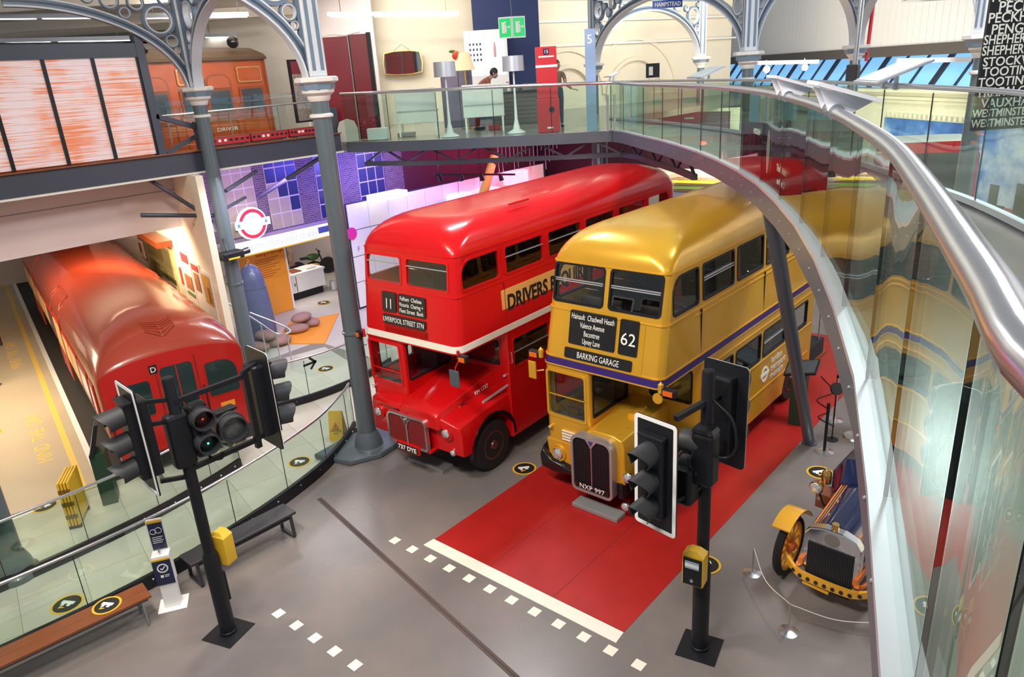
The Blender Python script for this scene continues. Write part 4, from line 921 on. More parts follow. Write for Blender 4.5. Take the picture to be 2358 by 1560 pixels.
MB().xprism([(0.78+0.66*math.cos(a), 0.50+0.68*math.sin(a)) for a in [PI*k/20 for k in range(21)]]+[(0.78+0.60*math.cos(a), 0.50+0.62*math.sin(a)) for a in [PI*k/20 for k in range(20,-1,-1)]], 1.18, 1.225).build('wheel_arch_trim', K['black'], t, 40)
for sg in (-1,1): wheel(t, sg*(r.w-0.18), 0.78, 0.50, 0.51, 0.28, r.hub, sg)
for sg in (-1,1):
    x = sg*1.24
    MB().box(x+sg*0.0, x+sg*0.19, -0.07, 0.04, 2.50, 2.62).build('indicator', K['satin'], t, 0, 0.015); MB().box(x+sg*0.04, x+sg*0.17, -0.085, -0.065, 2.52, 2.60).build('indicator_lens', K['amber'], t)
    MB().cyl((x-sg*0.03,0,2.52),(x-sg*0.03,0,2.68),0.028,n=10).build('lamp_bracket', K['red'], t, 40)
MB().tube([(1.22,-0.02,2.5),(1.20,-0.08,2.40),(1.2,-0.1,2.34)],0.010,6).build('mirror_arm', K['red'], t, 40); MB().box(1.08,1.30,-0.14,-0.10,2.05,2.36).build('mirror', K['gun'], t, 0, 0.02)
MB().tube([(-1.18,0.0,2.1),(-1.24,-0.06,2.12),(-1.24,-0.06,2.35),(-1.18,0,2.36)],0.010,6).build('mirror_arm', K['satin'], t, 40)
MB().tube([(1.225,1.40,1.95),(1.25,1.40,1.97),(1.25,1.40,2.15),(1.225,1.40,2.17)],0.010,6).build('grab_handle', K['chrome'], t, 40)
MB().box(0.9,0.94,2.0,2.6,4.80,4.84).build('roof_vent', K['red'], t, 0, 0.01)
for y in (1.6, 5.6): MB().box(-0.55,-0.35,y,y+0.6,4.70,4.80).build('roof_vent', K['red'], t, 0, 0.02)
jp = MB().box(-0.52,0.44,0.08,0.40,0.012,0.09).build('steel_jack_plate', MATS['plate_grey'], None, 0, 0.01); jp.location = (-3.449,-0.973,0); jp.rotation_euler = (0,0,r.rz)
tag(jp, 'grey metal support plate on the floor under the red bus grille', 'plate')
# ================================================================ balustrades
def balustrade(name, label, path, z0, h, kick, rail_r=0.025, rail_dz=0.03, gap=0.012, railz=None, kickm=None, gm=None, bolts=True, posts=False):
    o = thing(name, label, 'balustrade', (0,0,0))
    P = [Vector((x,y,0)) for x,y in path]; FC = crv([(x,y,0) for x,y in path], 6)
    for i in range(len(P)-1):
        a, b = P[i], P[i+1]; d = (b-a).normalized(); n = Vector((-d.y,d.x,0))*0.008
        a2, b2 = a + d*gap/2, b - d*gap/2
        za = (railz[i] if railz else z0+h) - 0.01; zb = (railz[i+1] if railz else z0+h) - 0.01
        Q = FC[i*6:(i+1)*6+1]; L = []
        for k, q in enumerate(Q):
            f = k/6; zz = za+(zb-za)*f; tt = (FC[min(i*6+k+1,len(FC)-1)] - FC[max(i*6+k-1,0)]).normalized(); n = Vector((-tt.y,tt.x,0))*0.008
            q = q + tt*(gap/2 if k == 0 else (-gap/2 if k == 6 else 0))
            L.append([(q.x-n.x,q.y-n.y,z0),(q.x+n.x,q.y+n.y,z0),(q.x+n.x,q.y+n.y,zz),(q.x-n.x,q.y-n.y,zz)])
        MB().loops(L).build('glass_panel', gm or G_RAIL, o, 30)
        MB().bar((b.x,b.y,z0+0.02),(b.x,b.y,zb-0.02),0.010,0.014,(1,0,0)).build('joint_seal', K['satin'], o)
    pts = crv([(p.x,p.y,(railz[i] if railz else z0+h)+rail_dz) for i,p in enumerate(P)], 5)
    MB().tube(pts, rail_r, 12).build('handrail', K['steel'], o, 50)
    if kick:
        c = [(p.x,p.y) for p in crv([(x,y,0) for x,y in path], 4)]
        along(c, 0.0, z0-0.0, z0+kick, 0.07).build('kick_plate', kickm or K['satin'], o, 30)
        if bolts:
            for i in range(len(P)-1):
                for q in (0.25,0.75):
                    p = P[i].lerp(P[i+1],q); d = (P[i+1]-P[i]).normalized(); n = Vector((d.y,-d.x,0))*0.04
                    MB().sphere((p.x+n.x,p.y+n.y,z0+kick*0.6),0.022,8,5).build('bolt', K['steel'], o, 60)
    return o
def resample(path, step):
    c = crv([(x,y,0) for x,y in path], 12); out = [c[0]]; acc = 0
    for a, b in zip(c, c[1:]):
        acc += (b-a).length
        if acc >= step: out.append(b); acc = 0
    if (out[-1]-c[-1]).length > 0.3: out.append(c[-1])
    else: out[-1] = c[-1]
    return [(p.x,p.y) for p in out]
balustrade('glass_balustrade', 'curved glass balustrade with black kick plate behind the two benches', resample(NEAR,1.12), 0.012, 1.10, 0.24)
balustrade('glass_balustrade', 'inner curved glass balustrade in front of the train', resample(FAR,1.12), 0.005, 1.10, 0.20)
balustrade('glass_balustrade', 'low curved glass ramp balustrade with the black arrow', resample([(-8.55,-1.5),(-8.2,-0.7),(-8.02,0.6),(-8.1,1.7),(-8.4,2.8)],1.25), 0.005, 1.08, 0.18)
# arrow printed on the ramp glass
ar = MB()
ar.obox((0,0,0),(0.17,0,0),(0,0.003,0),(0,0,0.028)); ar.obox((0.10,0,0.06),(0.085,0,-0.085),(0,0.003,0),(0.02,0,0.02)); ar.obox((0.10,0,-0.06),(0.085,0,0.085),(0,0.003,0),(-0.02,0,0.02))
ao = ar.build('arrow_sign', K['blackink']); pA2 = gx(712,838,-8.0); ao.location = (-7.99,pA2.y,pA2.z); ao.rotation_euler = (0,0,PI/2); tag(ao, 'black arrow printed on the ramp glass', 'arrow')
RZ = [6.82,6.80,6.78,6.76,6.73,6.69,6.67]+[6.655]*(len(JN)-7)
gb = balustrade('glass_balustrade', 'long curved glass gallery balustrade with steel handrail', JN, 5.58, 1.07, 0, 0.042, 0.03, 0.012, RZ)
# printed dark film on the walkway face of five panels
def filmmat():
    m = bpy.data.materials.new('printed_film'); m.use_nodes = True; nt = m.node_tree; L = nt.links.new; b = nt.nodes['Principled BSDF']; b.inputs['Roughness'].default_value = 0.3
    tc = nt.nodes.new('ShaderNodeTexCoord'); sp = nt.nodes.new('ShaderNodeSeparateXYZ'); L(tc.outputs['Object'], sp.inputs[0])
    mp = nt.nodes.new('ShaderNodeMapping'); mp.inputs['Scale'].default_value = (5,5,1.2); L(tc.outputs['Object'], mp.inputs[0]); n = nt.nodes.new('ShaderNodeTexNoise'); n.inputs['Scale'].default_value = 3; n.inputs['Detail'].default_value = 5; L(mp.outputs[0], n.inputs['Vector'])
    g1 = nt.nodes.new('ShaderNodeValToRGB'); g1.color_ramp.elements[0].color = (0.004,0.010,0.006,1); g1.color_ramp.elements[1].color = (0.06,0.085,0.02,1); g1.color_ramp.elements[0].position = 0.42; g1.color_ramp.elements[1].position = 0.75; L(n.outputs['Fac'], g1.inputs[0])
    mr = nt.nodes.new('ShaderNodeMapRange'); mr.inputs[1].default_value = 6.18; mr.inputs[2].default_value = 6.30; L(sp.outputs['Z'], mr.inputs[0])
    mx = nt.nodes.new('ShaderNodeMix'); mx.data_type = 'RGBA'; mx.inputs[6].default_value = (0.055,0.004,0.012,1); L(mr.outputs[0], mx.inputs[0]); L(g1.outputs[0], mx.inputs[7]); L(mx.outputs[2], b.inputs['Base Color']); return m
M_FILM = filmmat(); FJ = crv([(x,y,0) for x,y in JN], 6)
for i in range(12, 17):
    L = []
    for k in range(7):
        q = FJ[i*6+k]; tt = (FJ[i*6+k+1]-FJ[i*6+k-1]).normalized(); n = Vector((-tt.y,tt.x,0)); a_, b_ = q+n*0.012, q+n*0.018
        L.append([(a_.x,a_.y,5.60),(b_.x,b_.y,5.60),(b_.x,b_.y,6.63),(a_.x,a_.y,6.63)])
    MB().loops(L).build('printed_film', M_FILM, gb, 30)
for i,t0,s_,z,sz_ in ((13,0.75,'The Exhibition',5.88,0.11),(13,0.80,'on level 2',5.74,0.11),(12,0.55,'HIDDEN',6.16,0.10)):
    a_, b_ = Vector((*JN[i],0)), Vector((*JN[i+1],0)); d_ = (b_-a_).normalized(); n = Vector((-d_.y,d_.x,0)); q = a_.lerp(b_,t0)+n*0.0
    text(s_, sz_, K['ink'], gb, Vector((q.x,q.y,z))-n*0.004+n*0.012, d_, (0,0,1), 'lettering', 0.001)
a_, b_ = Vector((*JN[13],0)), Vector((*JN[14],0)); d_ = (b_-a_).normalized(); n = Vector((-d_.y,d_.x,0)); c_ = a_.lerp(b_,0.28)+n*0.010
MB().loops([[tuple(c_+d_*(0.10*math.cos(2*PI*k/24))+n*w_+Vector((0,0,6.02+0.26*math.sin(2*PI*k/24)))) for k in range(24)] for w_ in (-0.001,0.001)]).build('oval_print', mat('film_oval',(0.30,0.30,0.26),0.4), gb)
balustrade('glass_balustrade', 'far glass balustrade along the outer gallery edge', resample(OUT,1.25), 5.58, 1.05, 0.06, 0.028, 0.03, 0.012, None, K['alu'], None, False)
# ================================================================ traffic signals
def visor(parent, c, r, ln, m):      # hooded visor pointing to -Y, open at the foot
    L = []
    N = 14
    for k in range(N+1):
        a = math.radians(-35) + math.radians(250)*k/N; ca, sa = math.cos(a), math.sin(a)
        q = ln*(0.62+0.38*max(0,sa))
        L.append([(c[0]+r*ca, c[1], c[2]+r*sa), (c[0]+r*1.02*ca, c[1]-q, c[2]+r*1.02*sa-0.03), (c[0]+r*0.96*ca, c[1]-q, c[2]+r*0.96*sa-0.03), (c[0]+r*0.94*ca, c[1], c[2]+r*0.94*sa)])
    return MB().loops(L).build('visor', m, parent, 50)
M_VIS = mat('visor_grey',(0.030,0.032,0.038),0.55)
M_LR, M_LA, M_LG = mat('lens_red',(0.025,0.004,0.004),0.2), mat('lens_amber',(0.03,0.014,0.003),0.2), mat('lens_green',(0.004,0.016,0.015),0.2)
def signal_head(root, loc, rz, w=0.58, h=1.42, lightm=True):
    e = thing('signal_head', '', '', loc, rz); del e['label']; del e['category']; e.parent = root
    bd = MB().yprism(rrect(-w/2,w/2,-h/2,h/2,0.05), 0.0, 0.02).build('backboard', K['satin'], e)
    P = rrect(-w/2,w/2,-h/2,h/2,0.05); Q = rrect(-w/2+0.045,w/2-0.045,-h/2+0.045,h/2-0.045,0.02)
    MB().loops([[(x,-0.008,z) for x,z in P],[(x,-0.008,z) for x,z in Q],[(x,0.002,z) for x,z in Q],[(x,0.002,z) for x,z in P]],True,False,True).build('white_border', K['white'], e)
    MB().box(-0.16,0.16,-0.10,0.17,-0.50,0.52).build('signal_box', K['satin'], e, 0, 0.03)
    MB().box(-0.17,0.17,-0.11,0.0,0.50,0.54).build('box_lid', K['satin'], e, 0, 0.01)
    for z, m in ((0.34,M_LR),(0.0,M_LA),(-0.34,M_LG)):
        MB().lathe([(0.01,-0.125),(0.07,-0.12),(0.105,-0.10)], (0,0,z), 20, 'y').build('lens', m, e, 60)
        visor(e, (0,-0.10,z), 0.135, 0.30, M_VIS)
    return e
def beacon(root, c, d, r, m, lit=None):  # round pedestrian lamp looking along d
    d = unit(d); q = d.to_track_quat('Z','Y').to_matrix().to_4x4(); q.translation = Vector(c)
    o = MB().lathe([(r*1.15,-0.12),(r*1.2,0),(r*1.12,0.0),(r*1.10,0.12),(r*0.98,0.12),(r*0.98,0.02),(0.01,0.02)], n=22).xf(q).build('lamp_hood', M_VIS, root, 40)
    MB().lathe([(r*0.96,0.022),(r*0.5,0.045),(0.01,0.05)], n=22).xf(q).build('lens', m, o, 60)
    if lit: MB().sphere(Vector(c)+d*0.05, 0.014, 8, 6).build('lit_spot', lit, o, 60)
    return o
def push_box(root, x, y, z, rz, face=True):
    M = Matrix.Translation((x,y,z)) @ Matrix.Rotation(rz,4,'Z')
    b = MB().loops([[(a,yy,c) for a,c in rrect(-0.13,0.13,-0.24,0.20,[0.02,0.02,0.05,0.05])] for yy in (-0.09,0.09)]).xf(M).build('push_button_box', K['yellow'], root, 40, 0.01)
    MB().loops([[(-0.13,-0.09,0.18),(0.13,-0.09,0.18),(0.13,0.09,0.18),(-0.13,0.09,0.18)],[(-0.05,-0.08,0.25),(0.05,-0.08,0.25),(0.05,0.05,0.25),(-0.05,0.05,0.25)]]).xf(M).build('box_cap', K['yellow'], b)
    MB().box(-0.115,0.115,-0.11,-0.085,-0.22,0.155).xf(M).build('face_plate', K['satin'], b, 0, 0.01)
    MB().box(-0.085,0.085,-0.116,-0.108,0.02,0.12).xf(M).build('instruction_label', mat('label_blue_grey',(0.35,0.42,0.55),0.5), b)
    MB().box(-0.085,0.085,-0.118,-0.114,0.045,0.09).xf(M).build('label_line', K['white'], b)
    MB().lathe([(0.01,-0.122),(0.022,-0.118),(0.024,-0.10)],(0,0,-0.15),12,'y').xf(M).build('push_button', K['steel'], b, 40)
    return b
def signal_post(x, y, rz, label):
    t = thing('traffic_signal', label, 'traffic light', (x,y,0.012))
    a = rz; MB().obox((0,0,0.006),(0.25*math.cos(a),0.25*math.sin(a),0),(-0.25*math.sin(a),0.25*math.cos(a),0),(0,0,0.006)).build('base_plate', K['satin'], t)
    MB().lathe([(0.115,0.0),(0.115,0.05),(0.105,0.06),(0.105,1.28),(0.075,1.36)], n=24).build('lower_post', K['satin'], t, 40)
    MB().lathe([(0.075,1.3),(0.075,3.84),(0.066,3.87),(0.01,3.875)], n=20).build('upper_post', K['satin'], t, 40)
    MB().box(-0.03,0.03,0.10,0.13,0.5,0.95).build('access_door', K['satin'], t)
    return t
# right-hand post
t = signal_post(2.88, -2.05, math.radians(12), 'black traffic signal post in front of the gold bus on the carpet side')
signal_head(t, (-0.32,-0.60,2.72), math.radians(-8))
signal_head(t, (0.02,0.42,3.17), math.radians(172), 0.58, 1.30)
MB().bar((0,0,3.50),(-0.12,-0.52,3.46),0.06,0.06).build('bracket_arm', K['satin'], t)
MB().bar((0,0,2.42),(-0.16,-0.52,2.38),0.05,0.05).build('bracket_arm', K['satin'], t)
MB().bar((0,0,3.45),(0.02,0.36,3.45),0.05,0.05).build('bracket_arm', K['satin'], t)
MB().box(-0.10,0.17,-0.22,0.02,2.50,3.18).build('pedestrian_signal_box', K['satin'], t, 0, 0.05)
MB().loops([[(a,y_,3.18) for a,y_ in rrect(-0.10,0.17,-0.22,0.02,0.04)],[(a*0.8,y_*0.9-0.01,3.22) for a,y_ in rrect(-0.10,0.17,-0.22,0.02,0.04)]]).build('box_lid', K['satin'], t)
beacon(t, (-0.13,-0.10,3.0), (-1,-0.15,0), 0.12, M_LR); beacon(t, (-0.13,-0.10,2.66), (-1,-0.15,0), 0.12, M_LG)
wb_ = MB().prism(rrect(-0.33,-0.02,-0.34,-0.04,0.06), 2.26, 2.72).build('wait_lamp_box', K['satin'], t, 0, 0.03)
beacon(t, (-0.34,-0.20,2.48), (-1,-0.15,0), 0.13, K['matt'])
MB().tube(crv([(0.07,0,3.52),(0.30,-0.02,3.35),(0.36,-0.02,3.05),(0.28,-0.02,2.88),(0.14,-0.08,2.86)],6),0.016,8).build('conduit', K['satin'], t, 50)
push_box(t, -0.0, -0.20, 1.40, math.radians(8))
# left-hand post
t = signal_post(-2.45, -5.63, math.radians(18), 'black traffic signal post beside the hand sanitiser and bench')
signal_head(t, (-0.12,-0.46,3.20), math.radians(-4))
signal_head(t, (0.0,1.20,3.13), math.radians(176))
MB().bar((0.05,-0.02,3.56),(0.05,0.95,3.56),0.06,0.06).build('bracket_arm', K['satin'], t)
MB().bar((0.05,-0.02,2.62),(0.05,0.98,2.62),0.06,0.06).build('bracket_arm', K['satin'], t)
MB().bar((0.05,0.95,2.50),(0.05,0.95,3.64),0.075,0.075,(1,0,0)).build('bracket_arm', K['satin'], t)
MB().bar((0.05,0.95,3.62),(0.05,1.15,3.66),0.05,0.05).build('bracket_arm', K['satin'], t)
MB().bar((0.05,0.95,2.62),(0.05,1.15,2.66),0.05,0.05).build('bracket_arm', K['satin'], t)
MB().bar((0,0,3.58),(-0.05,-0.35,3.66),0.05,0.05).build('bracket_arm', K['satin'], t)
MB().bar((0,0,3.30),(-0.05,-0.35,3.36),0.05,0.05).build('bracket_arm', K['satin'], t)
MB().bar((0,0,2.50),(-0.05,-0.35,2.58),0.05,0.05).build('bracket_arm', K['satin'], t)
MB().box(-0.10,0.09,-0.16,0.12,2.66,3.40).build('pedestrian_signal_box', K['satin'], t, 0, 0.05)
MB().box(-0.06,0.11,0.12,0.36,2.72,3.45).build('pedestrian_signal_box', K['satin'], t, 0, 0.04)
beacon(t, (0.13,0.24,3.26), (1,-0.15,-0.05), 0.125, M_LR, mat('spot_red',(0.8,0.02,0.01),0.3,emit=(1,0.05,0.02),estr=0.8)); beacon(t, (0.13,0.24,2.92), (1,-0.15,-0.05), 0.125, M_LG, mat('spot_cyan',(0.02,0.6,0.8),0.3,emit=(0.05,0.8,1),estr=3))
MB().cyl((-0.12,0.62,2.98),(0.10,0.60,2.98),0.17,0.19,20).build('wait_lamp_box', K['satin'], t, 40)
beacon(t, (0.12,0.60,2.98), (1,-0.15,-0.05), 0.165, mat('wait_lens',(0.10,0.10,0.11),0.15,0,0.5,0.4,25))
MB().box(-0.10,0.06,0.46,0.76,3.16,3.20).build('wait_lamp_lid', K['satin'], t, 0, 0.01)
MB().tube(crv([(0.05,0.26,2.72),(0.05,0.30,2.62),(0.05,0.42,2.58),(0.05,0.44,2.66)],5),0.02,8).build('conduit', K['satin'], t, 50)
push_box(t, -0.03, 0.20, 1.30, math.radians(200))
# ================================================================ benches, dispenser, signs on the lower floor
M_BEN = mat('bench_black',(0.03,0.032,0.04),0.35,0,0.2)
b = thing('bench', 'long black metal bench against the curved glass', 'bench', (-3.85,-4.55,0.012), math.radians(-2.5))
MB().box(-0.20,0.20,-0.90,0.90,0.41,0.46).build('seat', M_BEN, b, 0, 0.012)
for y in (-0.80,0.80):
    for s in (-1,1): MB().bar((s*0.17,y,0.42),(s*0.20,y+0.0,0.015),0.025,0.05,(0,1,0)).build('leg', M_BEN, b)
    MB().bar((-0.20,y,0.02),(0.20,y,0.02),0.05,0.025).build('foot_rail', M_BEN, b)
for s in (-1,1): MB().bar((s*0.15,-0.80,0.36),(s*0.15,0.80,0.36),0.03,0.03).build('stretcher', M_BEN, b)
b = thing('bench', 'varnished wooden bench with grey metal legs at the lower left', 'bench', (-3.85,-7.35,0.012), math.radians(-7))
for k in range(2): MB().box(-0.20+k*0.202,-0.002+k*0.202,-1.25,1.25,0.42,0.46).build('seat_plank', K['wood'], b, 0, 0.006)
MB().box(-0.17,0.17,-1.2,1.2,0.38,0.42).build('seat_frame', K['gun'], b)
for y in (-1.12,1.12):
    for s in (-1,1): MB().bar((s*0.17,y,0.40),(s*0.18,y,0.01),0.05,0.03,(0,1,0)).build('leg', K['grey'], b)
    MB().bar((-0.18,y,0.20),(0.18,y,0.20),0.03,0.03).build('stretcher', K['grey'], b)
MB().bar((0,-1.12,0.20),(0,1.12,0.20),0.03,0.03).build('stretcher', K['grey'], b)
s = thing('hand_sanitiser_stand', 'white and navy hand sanitiser stand beside the wooden bench', 'dispenser', (-3.68,-5.82,0.012), math.radians(58))
MB().box(-0.20,0.20,-0.17,0.17,0,0.012).build('base_plate', K['white'], s, 0, 0.01)
MB().box(-0.11,0.11,-0.07,0.08,0.012,0.40).build('stem', K['white'], s, 0, 0.01)
M_NV = mat('print_navy',(0.012,0.022,0.07),0.35)
bx = MB().box(-0.12,0.12,-0.08,0.11,0.40,0.90).build('dispenser_box', K['white'], s, 0, 0.012)
MB().box(-0.121,0.121,-0.086,-0.079,0.42,0.83).build('front_print', M_NV, bx); MB().box(-0.121,0.121,-0.088,-0.079,0.83,0.86).build('yellow_strip', K['yellow'], bx); MB().box(-0.126,-0.119,-0.08,0.10,0.42,0.83).build('side_print', M_NV, bx)
L = [[(q*math.cos(2*PI*k/20),y_,0.70+q*math.sin(2*PI*k/20)) for k in range(20)] for q,y_ in ((0.075,-0.089),(0.075,-0.086),(0.058,-0.086),(0.058,-0.089))]
MB().loops(L,True,False,True).build('tick_ring', K['white'], bx); MB().bar((-0.03,-0.089,0.70),(-0.008,-0.089,0.675),0.004,0.014,(1,0,0)).bar((-0.008,-0.089,0.675),(0.035,-0.089,0.73),0.004,0.014,(1,0,0)).build('tick_mark', K['white'], bx)
MB().box(-0.05,-0.01,-0.089,-0.086,0.545,0.585).box(0.005,0.07,-0.089,-0.086,0.575,0.583).box(0.005,0.06,-0.089,-0.086,0.55,0.558).build('print_lines', K['white'], bx)
MB().cyl((0,0.0,0.90),(0,0.0,0.97),0.022,n=10).bar((0,0,0.965),(0,-0.06,0.955),0.02,0.014).build('pump', K['steel'], s, 40)
bk = MB().yprism(rrect(-0.11,0.11,0.88,1.42,0.03),0.085,0.10).build('backboard', K['white'], s)
MB().box(-0.095,0.095,0.079,0.086,0.92,1.36).build('back_print', M_NV, bk); MB().box(-0.10,0.10,0.078,0.086,1.36,1.40).build('yellow_strip', K['yellow'], bk)
MB().tube([(-0.04+0.04*math.cos(2*PI*k/14),0.076,1.22+0.04*math.sin(2*PI*k/14)) for k in range(14)],0.004,5,True).tube([(0.03+0.045*math.cos(2*PI*k/14),0.076,1.23+0.045*math.sin(2*PI*k/14)) for k in range(14)],0.004,5,True).build('hands_icon', K['white'], bk)
for k in range(4): MB().box(-0.075,0.07-0.02*(k%2),0.077,0.08,1.12-k*0.03,1.13-k*0.03).build('print_line', K['white'], bk)
w = thing('wet_floor_sign', 'yellow folding wet floor sign beside the column base', 'sign', (-6.0,-1.05,0.005), math.radians(35))
for sg in (-1,1):
    P = rrect(-0.15,0.15,0,0.62,0.03); pn = MB().loops([[(x,sg*(0.16-0.16*z/0.62),z) for x,z in P],[(x,sg*(0.16-0.16*z/0.62)+0.014*sg,z) for x,z in P]]).build('panel', K['yellow'], w)
    if sg < 0:
        MB().loops([[(-0.075,-0.125,0.25),(0.075,-0.125,0.25),(0,-0.09,0.39)],[(-0.075,-0.130,0.25),(0.075,-0.130,0.25),(0,-0.096,0.39)]]).build('warning_triangle', mat('warning_red',(0.6,0.04,0.02),0.5), pn)
        MB().loops([[(-0.05,-0.131,0.265),(0.05,-0.131,0.265),(0,-0.107,0.355)],[(-0.05,-0.134,0.265),(0.05,-0.134,0.265),(0,-0.11,0.355)]]).build('triangle_face', K['yellow'], pn)
        MB().box(-0.008,0.008,-0.14,-0.11,0.28,0.33).build('mark', K['blackink'], pn)
        for k in range(3): text(('CAUTION','WET','FLOOR')[k],0.055,K['blackink'],pn,(0,-0.152+0.012*(2-k),0.19-k*0.06),(1,0,0),(0,0.26,1),'lettering',0.002,'CENTER')
def sticker(x, y, z, rz, label, r=0.21):
    o = thing('floor_sticker', label, 'sticker', (x,y,z), rz, 'round black and yellow distancing stickers')
    MB().lathe([(0.01,0.0),(r,0.0),(r,0.003),(0.01,0.003)], n=32).build('yellow_disc', K['yellow'], o)
    MB().lathe([(0.01,0.003),(r*0.84,0.003),(r*0.84,0.005),(0.01,0.005)], n=32).build('black_disc', K['blackink'], o)
    MB().box(-r*0.5,r*0.42,0.0,r*0.28,0.005,0.007).box(-r*0.38,-r*0.14,-r*0.2,0,0.005,0.007).box(r*0.05,r*0.3,-r*0.2,0,0.005,0.007).build('bus_icon', K['white'], o)
    MB().prism([(-r*0.3,-r*0.5),(r*0.1,-r*0.35),(-r*0.3,-r*0.24)],0.005,0.007).build('arrow_icon', K['yellow'], o)
    return o
Z0 = 0.0125
for x,y,z,a,lb in ((-1.85,0.16,Z0,45,'round black and yellow sticker on the floor between the two buses'),(2.19,-0.49,0.0195,45,'round sticker on the floor behind the right traffic signal post'),(2.66,3.06,Z0,45,'round sticker on the floor above the vintage car lamp'),(-5.79,-2.19,0.0045,30,'round sticker on the tiles near the wet floor sign'),(-8.47,-5.99,0.0045,30,'round sticker on the tiles at the far left'),(-5.05,-6.81,0.0045,30,'largest round sticker on the tiles behind the wooden bench'),(-9.56,1.20,0.0045,20,'round sticker on the tiles beneath the black arrow'),(-14.85,4.97,0.0,20,'round sticker on the floor beyond the orange mat'),(-3.80,-6.62,0.474,30,'round sticker stuck on the wooden bench seat'),(-13.1,-5.6,0.0205,20,'round sticker on the train platform')):
    sticker(x,y,z,math.radians(a),lb, 0.19 if z > 0.4 else 0.23)
# ================================================================ barrier posts, stools, cable on the right
def barrier(x, y, label, h, r, m, grp):
    o = thing('barrier_post', label, 'stanchion', (x,y,0.012), 0, grp)
    MB().lathe([(0.01,0.03),(0.03,0.03),(r*0.6,0.022),(r,0.008),(r,0.0)], n=28).build('base', K['steel'], o, 40); MB().cyl((0,0,0.02),(0,0,h),0.010 if h < 0.7 else 0.028,n=12).build('pole', m, o, 40)
    if h > 0.7: MB().cyl((0,0,h),(0,0,h+0.06),0.032,n=12).build('cap', K['satin'], o, 40)
    return o
barrier(2.82,-0.27,'thin low barrier post left of the vintage car wheel',0.45,0.13,K['steel'],'low rope barrier posts'); barrier(3.67,-1.12,'thin low barrier post in front of the vintage car',0.45,0.13,K['steel'],'low rope barrier posts')
barrier(4.75,-0.75,'thin low barrier post right of the vintage car',0.45,0.13,K['steel'],'low rope barrier posts')
barrier(2.47,3.85,'chrome belt barrier post nearer the round-topped table',0.95,0.17,K['satin'],'belt barrier posts'); barrier(2.20,5.25,'chrome belt barrier post behind the round table',0.95,0.17,K['chrome'],'belt barrier posts')
def rope(pts, label): tag(MB().tube(crv(pts,6),0.006,6).build('barrier_rope', K['offwhite'], None, 50), label, 'rope')
rope([(2.82,-0.27,0.45),(3.2,-0.75,0.36),(3.67,-1.12,0.45)],'thin cord strung left of the vintage car'); rope([(3.67,-1.12,0.45),(4.2,-0.97,0.37),(4.75,-0.75,0.45)],'thin cord strung across the front of the vintage car')
st = thing('bar_table', 'tall round-topped table with chrome leg by the gallery edge', 'table', (2.75,4.75,0.012))
MB().lathe([(0.01,1.04),(0.34,1.04),(0.36,1.06),(0.36,1.08),(0.01,1.08)],n=32).build('table_top', K['wood'], st, 40); MB().cyl((0,0,0.03),(0,0,1.04),0.03,n=14).build('leg', K['chrome'], st, 40); MB().lathe([(0.01,0.05),(0.2,0.03),(0.22,0.0)],n=28).build('foot', K['steel'], st, 40); MB().lathe([(0.345,1.02),(0.365,1.03),(0.365,1.05)],n=32).build('edge_band', K['coachorange'], st, 40)
lo = thing('round_paddle_stand', 'small black round disc on a stand beside the bar table', 'sign', (2.43,4.40,0.012))
MB().cyl((0,0,0),(0,0,1.0),0.012,n=8).build('pole', K['satin'], lo, 40); MB().cyl((-0.02,0.0,1.08),(0.02,-0.03,1.10),0.12,n=24).build('disc', K['matt'], lo, 40); MB().lathe([(0.01,0.02),(0.12,0.01),(0.12,0)],n=20).build('foot', K['satin'], lo)
tag(MB().tube(crv([(1.25,7.3,0.030),(1.75,6.6,0.030),(1.6,6.0,0.030),(2.0,5.6,0.030),(1.9,5.2,0.030),(2.3,4.95,0.026)],8),0.010,6).build('power_cable', K['satin'], None, 50), 'thin dark cable trailing over the carpet behind the gold bus', 'cable')
sp = thing('leaning_strut', 'dark inclined round strut propping the gallery in front of the gold bus', 'strut', (2.13,4.03,0.013))
topp = gz(1772,470,5.32) - Vector((2.13,4.03,0.013))
MB().cyl((0,0,0.0),topp,0.105,n=20).build('shaft', K['gun'], sp, 40); MB().lathe([(0.14,0),(0.14,0.03),(0.11,0.05)],n=20).build('shoe', K['gun'], sp, 40)
ds = thing('display_lectern', 'dark green display lectern beside the gold bus rear wheel', 'lectern', (1.62,4.75,0.0185), math.radians(8))
MB().box(-0.14,0.14,-0.16,0.16,0,1.15).build('pedestal', K['green'], ds, 0, 0.01); MB().obox((0.02,-0.02,1.22),(0.30,0,0.06),(0,0.20,0.08),(0,-0.01,0.02)).build('reading_panel', K['satin'], ds); MB().obox((0.02,-0.03,1.245),(0.27,0,0.054),(0,0.17,0.068),(0,0,0.004)).build('panel_print', mat('panel_teal',(0.05,0.07,0.08),0.4,0,0.2,0.5,8), ds)
ds = thing('display_lectern', 'dark green display lectern at the train front corner', 'lectern', (-7.62,-5.12,0.005), math.radians(-25))
MB().box(-0.20,0.20,-0.13,0.13,0,1.05).build('pedestal', K['green'], ds, 0, 0.01); MB().obox((0,0.02,1.33),(0.26,0,0),(0,0.035,0.0),(0,0.10,0.30)).build('reading_panel', K['satin'], ds); MB().obox((0,-0.02,1.33),(0.21,0,0),(0,0.006,0.0),(0,0.085,0.24)).build('panel_print', K['offwhite'], ds)
bb = thing('folded_barrier', 'yellow folded gate barrier leaning at the platform end', 'barrier', (-7.42,-5.75,0.005), math.radians(148))
